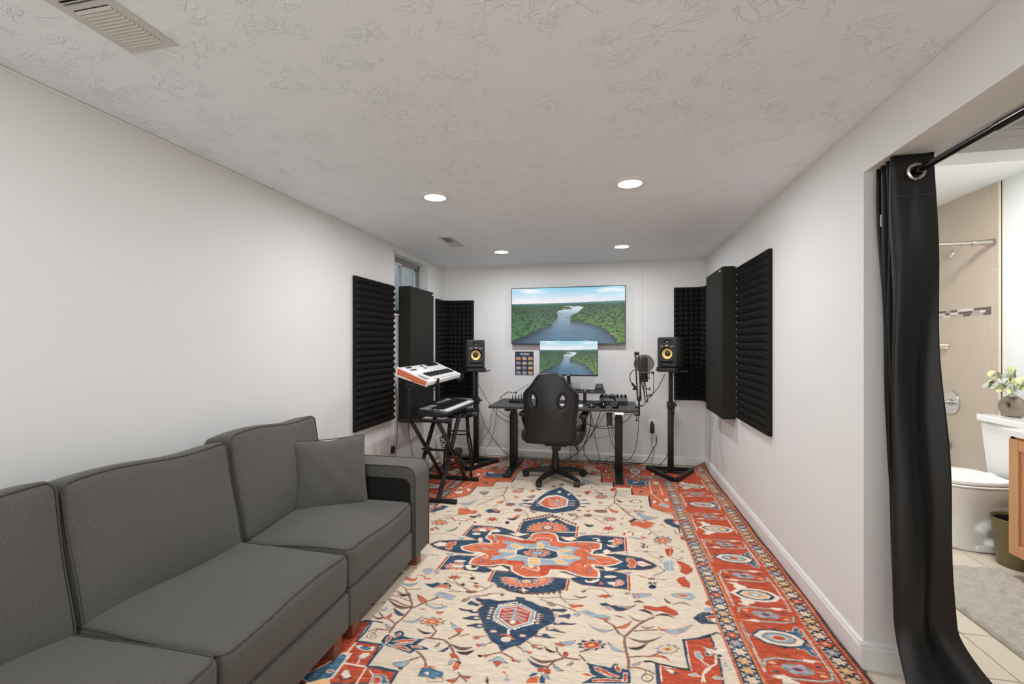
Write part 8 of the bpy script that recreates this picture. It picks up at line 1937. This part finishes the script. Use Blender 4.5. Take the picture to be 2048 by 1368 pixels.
# control path per height, resampled smoothly
def cpath(z):
    f = max(0, min(1, (1.92-z)/1.92)); g = f**1.25; P = []
    for k in range(len(YS)):
        x = XTOP[k]*(1-g)+XBOT[k]*g; y = YS[k]
        if z < .28:
            q = ((.28-z)/.28)**1.6; x += q*(.17 if k == 0 else .12 if k in (1, 5) else .02); y -= q*(.17 if k < 5 else .08)
            if k in (3, 4): x -= q*.03
        if k == 1: y += .004+.035*g
        if k == 2: y -= .012*g
        y += .006*math.sin(z*6+k); x += .004*math.sin(z*9+k*2)
        P.append(Vector((x, y, z)))
    return P
def cres(P, n=7):
    Q = []
    for i in range(len(P)-1):
        p0 = P[max(i-1, 0)]; p1 = P[i]; p2 = P[i+1]; p3 = P[min(i+2, len(P)-1)]
        for k in range(n):
            t = k/n; c = .5*((2*p1)+(p2-p0)*t+(2*p0-5*p1+4*p2-p3)*t*t+(3*p1-p0-3*p2+p3)*t**3); Q.append(c)
    Q.append(P[-1]); return Q
zs = [1.925-.04*k for k in range(40)]; zs = [z for z in zs if z > .32]+[.30-.02*k for k in range(15)]+[.012]
G = [[tuple(p) for p in cres(cpath(z))] for z in zs]
cur = MB().grid(G).build('fabric', CURT, cu_, smooth='all')
md = cur.modifiers.new('thickness', 'SOLIDIFY'); md.thickness = .0016
hem = MB().grid([[tuple(Vector(p)+Vector((0, -.0016, 0))) for p in cres(cpath(z))] for z in (1.783, 1.778)]).build('hem_stitch', mat('stitch_dark', (40, 40, 39), .6), cu_, smooth='all')
def ring(c, ax, R=.028, name='grommet', par=None):
    q = Vector(ax).to_track_quat('Z', 'Y').to_matrix().to_4x4(); Mx = T(c) @ q
    MB().lathe([(R-.009, -.002), (R-.009, .002), (R-.005, .0045), (R, .003), (R+.002, 0), (R, -.003), (R-.005, -.0045), (R-.009, -.002)], n=32, M=Mx, cap=False).build(name, CHR, par, smooth=True)
ring((1.045, 1.838, 1.862), (.0, -1, 0), par=cu_)
for y in (1.877, 1.913, 1.949): ring((1.04, y, 1.862), (.55, -1, 0), par=cu_)
MB().box((.992, 1.9495, 1.70), (1.004, 1.951, 1.745)).build('care_label', WHT, cu_)

# ---------------------------------------------------------------- bathroom
tb = thing('bathtub', 'white bathtub below the tiled shower wall', 'bathtub', (1.9, 4.17, 0))
x0, x1, y0, y1 = XR+.17, X1-.009, 3.84, 4.545
rim = rrect(x0, y0, x1, y1, .02); inn = rrect(x0+.09, y0+.08, x1-.10, y1-.07, .16); n = len(rim)
vs = [(p[0], p[1], .002) for p in rim]+[(p[0], p[1], .30) for p in rim]+[(p[0], p[1], .30) for p in inn]+[((p[0]-1.9)*.86+1.9, (p[1]-4.19)*.8+4.19, .07) for p in inn]
MB().add(vs, [(i+k*n, (i+1) % n+k*n, (i+1) % n+(k+1)*n, i+(k+1)*n) for k in range(3) for i in range(n)]+[tuple(range(3*n, 4*n))]).build('tub_shell', PORC, tb, smooth=True, fix=True)
MB().cyl((2.5, 4.2, .071), (2.5, 4.2, .075), .03, n=18).build('drain', CHR, tb)
srd = thing('shower_rod', 'brushed nickel shower curtain rod above the tub', 'shower rod', (1.9, 3.832, 1.978))
MB().cyl((XR+.16, 3.832, 1.978), (2.45, 3.832, 1.978), .0125, n=16).cyl((2.44, 3.832, 1.978), (2.52, 3.832, 1.978), .0145, n=16).cyl((2.51, 3.832, 1.978), (2.53, 3.832, 1.978), .022, n=18).build('tube', NICK, srd, smooth=True)
MB().lathe([(.016, 0), (.018, .05), (.022, .095), (.025, .108), (.025, .110)], (0, 0, 0), 20, M=T((2.53, 3.832, 1.978)) @ RY(PI/2)).build('end_mount', NICK, srd, smooth=True)
sh = thing('shower_pipe', 'chrome shower arm bent out of the tiled wall', 'shower fitting', (X1-.009, 4.234, 1.972))
MB().lathe([(.001, .014), (.018, .012), (.030, .004), (.032, 0)], n=24, M=T((X1-.0095, 4.234, 1.972)) @ RY(-PI/2)).build('flange', CHR, sh, smooth=True)
MB().tube([(X1-.01, 4.234, 1.972), (X1-.06, 4.234, 1.972), (X1-.13, 4.234, 1.955), (X1-.19, 4.234, 1.915), (X1-.215, 4.234, 1.885)], .0095, 12).build('pipe', CHR, sh, smooth='all')
MB().cyl((X1-.215, 4.234, 1.888), (X1-.235, 4.234, 1.86), .014, .04, 20).build('shower_head', CHR, sh, smooth=True)
sv = thing('shower_valve', 'round chrome shower valve with a lever handle on the tiles', 'shower fitting', (X1-.009, 4.234, .80))
Mv = T((X1-.0095, 4.234, .801)) @ RY(-PI/2)
MB().lathe([(.092, 0), (.090, .008), (.080, .012), (.060, .010), (.045, .014), (.001, .016)], n=40, M=Mv).build('escutcheon', CHR, sv, smooth=True)
MB().lathe([(.026, .012), (.024, .03), (.030, .034), (.030, .042), (.020, .046), (.022, .062), (.026, .07), (.018, .082), (.001, .086)], n=24, M=Mv).build('stem', CHR, sv, smooth=True)
MB().lathe([(.010, 0), (.013, .015), (.009, .03), (.014, .045), (.010, .058), (.001, .062)], n=16, M=T((X1-.085, 4.234, .80)) @ RX(.0) @ RY(-PI/2-.35)).build('lever', CHR, sv, smooth=True)
sp_ = thing('tub_spout', 'brushed nickel tub spout low on the tiled wall', 'shower fitting', (X1-.009, 4.266, .46))
MB().lathe([(.034, 0), (.034, .02), (.030, .08), (.026, .14), (.020, .15), (.001, .152)], n=24, M=T((X1-.0095, 4.262, .462)) @ RY(-PI/2)).cyl((X1-.145, 4.262, .452), (X1-.145, 4.262, .43), .017, n=16).build('spout_body', NICK, sp_, smooth=True)
sd = thing('soap_shelf', 'small pale ceramic shelf on the shower tiles', 'shelf', (X1-.02, 4.42, 1.26))
MB().box((X1-.07, 4.25, 1.245), (X1-.0095, 4.50, 1.262), b=.005).box((X1-.03, 4.26, 1.225), (X1-.0095, 4.49, 1.245), b=.004).build('ledge', mat('ceramic_cream', (236, 226, 210), .3), sd, smooth=True)
# toilet
to = thing('toilet', 'white toilet with closed lid beside the tub', 'toilet', (2.3, 3.405, 0)); yc = 3.405
def ovl(xf, xb, hw, z, n=28, sq=.0, cut=None):
    # bowl outline: rounded nose at the front (low x), squarer at the back
    P = []; cx = xf+hw*1.15
    for k in range(n):
        a = 2*PI*k/n; c, s = math.cos(a), math.sin(a)
        if c < 0: x = cx+c*(cx-xf); y = hw*s
        else: x = cx+(xb-cx)*(abs(c)**.5); y = hw*(1 if s > 0 else -1)*abs(s)**.62
        P.append((x, yc+y, z))
    return P
X0_ = 1.955
sec = [ovl(X0_+.09, 2.52, .125, .003), ovl(X0_+.085, 2.52, .128, .03), ovl(X0_+.10, 2.50, .118, .07), ovl(X0_+.11, 2.47, .112, .16), ovl(X0_+.08, 2.45, .130, .23), ovl(X0_+.03, 2.46, .165, .30), ovl(X0_+.004, 2.48, .182, .36), ovl(X0_, 2.49, .184, .395)]
MB().grid(sec, closed_u=True).add(sec[0], [tuple(range(28))]).add(sec[-1], [tuple(range(28))]).build('bowl', PORC, to, smooth=True)
# trapway moulding on the side and the bolt shelf
tw = [(2.20, 3.285, .30), (2.31, 3.278, .285), (2.39, 3.28, .24), (2.33, 3.285, .19), (2.24, 3.287, .165), (2.2, 3.29, .12)]
MB().tube(tw, .034, 12).build('trapway', PORC, to, smooth='all'); MB().tube([(2.30, 3.29, .10), (2.37, 3.285, .19), (2.44, 3.285, .22), (2.50, 3.29, .14)], .03, 12).build('trapway', PORC, to, smooth='all')
MB().box((2.17, 3.262, .003), (2.54, 3.40, .045), b=.015).build('foot_shelf', PORC, to, smooth=True); MB().lathe([(.001, .026), (.012, .024), (.016, .015), (.016, 0)], (2.37, 3.275, .045), 16).build('bolt_cap', PORC, to, smooth=True); MB().lathe([(.001, .05), (.03, .045), (.045, .02), (.05, 0)], (2.26, 3.292, .045), 18).build('bolt_boss', PORC, to, smooth='all')
MB().box((2.33, 3.22, .335), (2.60, 3.59, .395), b=.018).build('rear_deck', PORC, to, smooth=True)
def slab(xf, xb, hw, z0, z1, name, m, rb=.006):
    a = ovl(xf, xb, hw, z0); b_ = ovl(xf-.002, xb, hw+.002, (z0+z1)/2); c = ovl(xf+.004, xb-.002, hw-.004, z1-.002); d = ovl(xf+.03, xb-.01, hw-.03, z1); MB().grid([a, b_, c, d], closed_u=True).add(a, [tuple(range(28))]).add(d, [tuple(range(28))]).build(name, m, to, smooth=True)
slab(X0_-.006, 2.37, .188, .399, .416, 'seat_ring', WHT); slab(X0_-.004, 2.365, .186, .418, .442, 'lid', WHT)
for s in (-1, 1): MB().box((2.37, yc+s*.08-.02, .40), (2.41, yc+s*.08+.02, .435), b=.006).build('hinge', WHT, to, smooth=True)
MB().add([(2.435, 3.215, .395), (2.62, 3.21, .395), (2.62, 3.60, .395), (2.435, 3.595, .395), (2.415, 3.185, .755), (2.63, 3.185, .755), (2.63, 3.625, .755), (2.415, 3.625, .755)], [(0, 3, 2, 1), (4, 5, 6, 7), (0, 1, 5, 4), (1, 2, 6, 5), (2, 3, 7, 6), (3, 0, 4, 7)]).build('tank', PORC, to, bevel=.02, smooth=True)
MB().prism(rrect(2.398, 3.172, 2.636, 3.638, .03), 'z', .756, .795).build('tank_lid', PORC, to, smooth=True, bevel=.010)
MB().cyl((2.418, 3.275, .67), (2.40, 3.275, .67), .012, n=12).box((2.392, 3.235, .662), (2.402, 3.30, .678), b=.003).build('flush_handle', CHR, to, smooth=True)
# vase with eucalyptus on the tank
va = thing('vase', 'bronze ring-shaped vase on the toilet tank', 'vase', (2.54, 3.53, .795))
vm = mat('bronze_glaze', (132, 118, 102), .35, .35, noise=.08, nscale=30)
P = [(2.535, 3.53+(.058+.012*math.cos(t)*0)*math.cos(t)*1.0, .795+.072+.055*math.sin(t)) for t in np.linspace(0, 2*PI, 25)[:-1]]
mb = MB(); R_, nr_ = 24, 12; vs = []
for i in range(R_):
    t = 2*PI*i/R_; rr = .036+.010*(-math.sin(t)); c = Vector((0, .048*math.cos(t), .068+.044*math.sin(t))); d = Vector((0, math.cos(t), math.sin(t)))
    for k in range(nr_):
        a = 2*PI*k/nr_; p = c+d*rr*math.cos(a)*.98+Vector((.036*math.sin(a), 0, 0)); p.z = max(p.z, .001); vs.append((2.535+p.x, 3.53+p.y, .795+p.z))
mb.add(vs, [(i*nr_+k, i*nr_+(k+1) % nr_, ((i+1) % R_)*nr_+(k+1) % nr_, ((i+1) % R_)*nr_+k) for i in range(R_) for k in range(nr_)]); mb.build('ring_body', vm, va, smooth='all')
MB().lathe([(.026, 0), (.017, .014), (.015, .026), (.018, .032)], (2.535, 3.53, .795+.125), 20).build('neck', vm, va, smooth=True)
eu = thing('eucalyptus_stems', 'pale green eucalyptus sprigs in the bronze vase', 'plant', (2.535, 3.53, .92)); r = random.Random(5)
LM = [mat('leaf_sage', (176, 184, 152), .6, noise=.12), mat('leaf_yellow_green', (206, 208, 148), .6, noise=.12), mat('leaf_grey', (186, 192, 180), .6, noise=.1)]
SM_ = mat('stem_brown', (120, 96, 72), .7)
for k, (dy, dz, dx) in enumerate(((.10, .13, -.02), (.05, .16, -.05), (-.03, .13, -.03), (-.11, .10, 0), (.12, .07, -.06), (-.07, .06, -.06), (.02, .17, .02))):
    a = Vector((2.535, 3.53, .925)); b_ = a+Vector((dx, dy, dz)); mid = (a+b_)/2+Vector((-.01, 0, .02)); MB().tube([tuple(a), tuple(mid), tuple(b_)], .0016, 5).build('stem', SM_, eu, smooth='all')
    for q in range(5):
        t = .35+.65*q/4; p = a.lerp(mid, min(1, t*2)) if t < .5 else mid.lerp(b_, t*2-1); nrm = Vector((-1, r.uniform(-.7, .7), r.uniform(-.3, .8))).normalized(); Q = nrm.to_track_quat('Z', 'Y').to_matrix().to_4x4(); R1 = r.uniform(.022, .034); R2 = R1*r.uniform(.7, .95); off = Vector((r.uniform(-.01, .01), r.uniform(-.03, .03), r.uniform(-.015, .02)))
        n_ = 12; vs = [(0, 0, .002)]+[(R1*math.cos(2*PI*i/n_)*(1+.18*(math.cos(2*PI*i/n_))), R2*math.sin(2*PI*i/n_), .004*math.cos(4*PI*i/n_)) for i in range(n_)]; Mx = T(p+off) @ Q @ RZ(r.random()*6)
        MB().add(vs, [(0, i+1, (i+1) % n_+1) for i in range(n_)], Mx).add([(v[0], v[1], v[2]-.0012) for v in vs], [(0, (i+1) % n_+1, i+1) for i in range(n_)], Mx).build('leaf', LM[(k+q) % 3], eu, smooth='all', fix=False)
# vanity
vn = thing('vanity_cabinet', 'maple bathroom vanity with a white top next to the toilet', 'cabinet', (2.4, 2.6, 0))
vx, vy0, vy1 = 2.15, 2.20, 3.005
MB().box((vx+.02, vy0, .115), (X1, vy1, .765)).build('carcass', CABW, vn, bevel=.001); MB().box((vx+.09, vy0+.01, .0), (X1, vy1-.03, .115)).build('toe_kick', mat('kick_dark', (96, 70, 50), .6), vn)
MB().box((vx, vy0, .115), (vx+.02, vy0+.03, .765)).box((vx, vy1-.03, .115), (vx+.02, vy1, .765)).box((vx, vy0, .735), (vx+.02, vy1, .765)).box((vx, vy0, .115), (vx+.02, vy1, .15)).build('face_frame', CABW, vn, bevel=.001)
for a, b_ in ((2.61, 2.99), (2.21, 2.60)):
    d = MB().box((vx-.02, a, .125), (vx, a+.06, .75)).box((vx-.02, b_-.06, .125), (vx, b_, .75)).box((vx-.02, a+.06, .125), (vx, b_-.06, .185)).box((vx-.02, a+.06, .69), (vx, b_-.06, .75)).build('door', CABW, vn, bevel=.002)
    MB().box((vx-.012, a+.058, .183), (vx-.002, b_-.058, .692)).build('recess', mat('maple_recess_shade', (186, 132, 86), .4, noise=.08, nscale=6, stretch=(6, 6, .6)), d); MB().box((vx-.016, a+.082, .207), (vx-.006, b_-.082, .668)).build('raised_panel', CABW, d, bevel=.004)  # recess in a darker maple, its shade put into the colour
    MB().cyl((vx-.02, (b_-.03 if a < 2.5 else a+.03), .66), (vx-.045, (b_-.03 if a < 2.5 else a+.03), .66), .006, .013, 14).build('knob', NICK, d, smooth=True)
MB().prism(rrect(vx-.035, vy0-.02, X1, vy1+.015, .01), 'z', .766, .800).build('countertop', PORC, vn, smooth=True, bevel=.006)
bn = thing('waste_bin', 'olive bronze metal waste bin between toilet and vanity', 'bin', (2.29, 3.115, 0))
olive = mat('olive_metal', (118, 108, 74), .38, .45, noise=.08)
MB().lathe([(.083, .002), (.086, .005), (.112, .265), (.115, .268), (.112, .270), (.109, .266), (.083, .012), (.001, .010)], (2.275, 3.128, 0), 36, cap=False).add([(2.275+.083*math.cos(2*PI*k/24), 3.128+.083*math.sin(2*PI*k/24), .002) for k in range(24)], [tuple(range(24))]).build('shell', olive, bn, smooth=True)
MB().lathe([(.105, .255), (.082, .014), (.001, .013)], (2.275, 3.128, 0), 36, cap=False).build('dark_inside', mat('bin_inside', (26, 22, 18), .8), bn, smooth=True)
# bath mat with pile
bm_ = thing('bath_mat', 'grey shaggy bath mat on the bathroom tiles', 'bath mat', (1.87, 2.55, 0))
N1, N2 = 90, 150; G = []
for i in range(N1+1):
    row = []
    for j in range(N2+1):
        x = 1.622+.50*i/N1; y = 2.16+.87*j/N2; e = min(i, N1-i, j, N2-j)
        z = .004+.018*min(1, e/3)**.5+(.004*math.sin(x*70+3*math.sin(y*31))+.0045*r.random()+.004*math.sin(y*55+x*20)) *(1 if e else 0); row.append((x, y, z))
    G.append(row)
MB().grid(G).build('pile', mat('mat_pile', (176, 170, 160), .95, noise=.25, nscale=60, bump=.6, bscale=220), bm_, smooth='all', fix=False)
MB().box((1.618, 2.156, .0005), (2.126, 3.034, .005)).build('backing', mat('mat_edge', (150, 142, 128), .9), bm_)
# light fitting in the bathroom ceiling
bl = thing('bathroom_light', 'flush white ceiling light in the bathroom', 'light', (1.95, 3.0, 2.39))
MB().lathe([(.15, -.002), (.15, -.012), (.12, -.014)], (1.95, 3.0, 2.39), 32, cap=False).build('trim_ring', TRIM, bl, smooth=True)
MB().lathe([(.001, -.0125), (.12, -.0125)], (1.95, 3.0, 2.39), 32, cap=False).build('lens', mat('bath_lens', (255, 250, 240), .4, emit=4), bl)
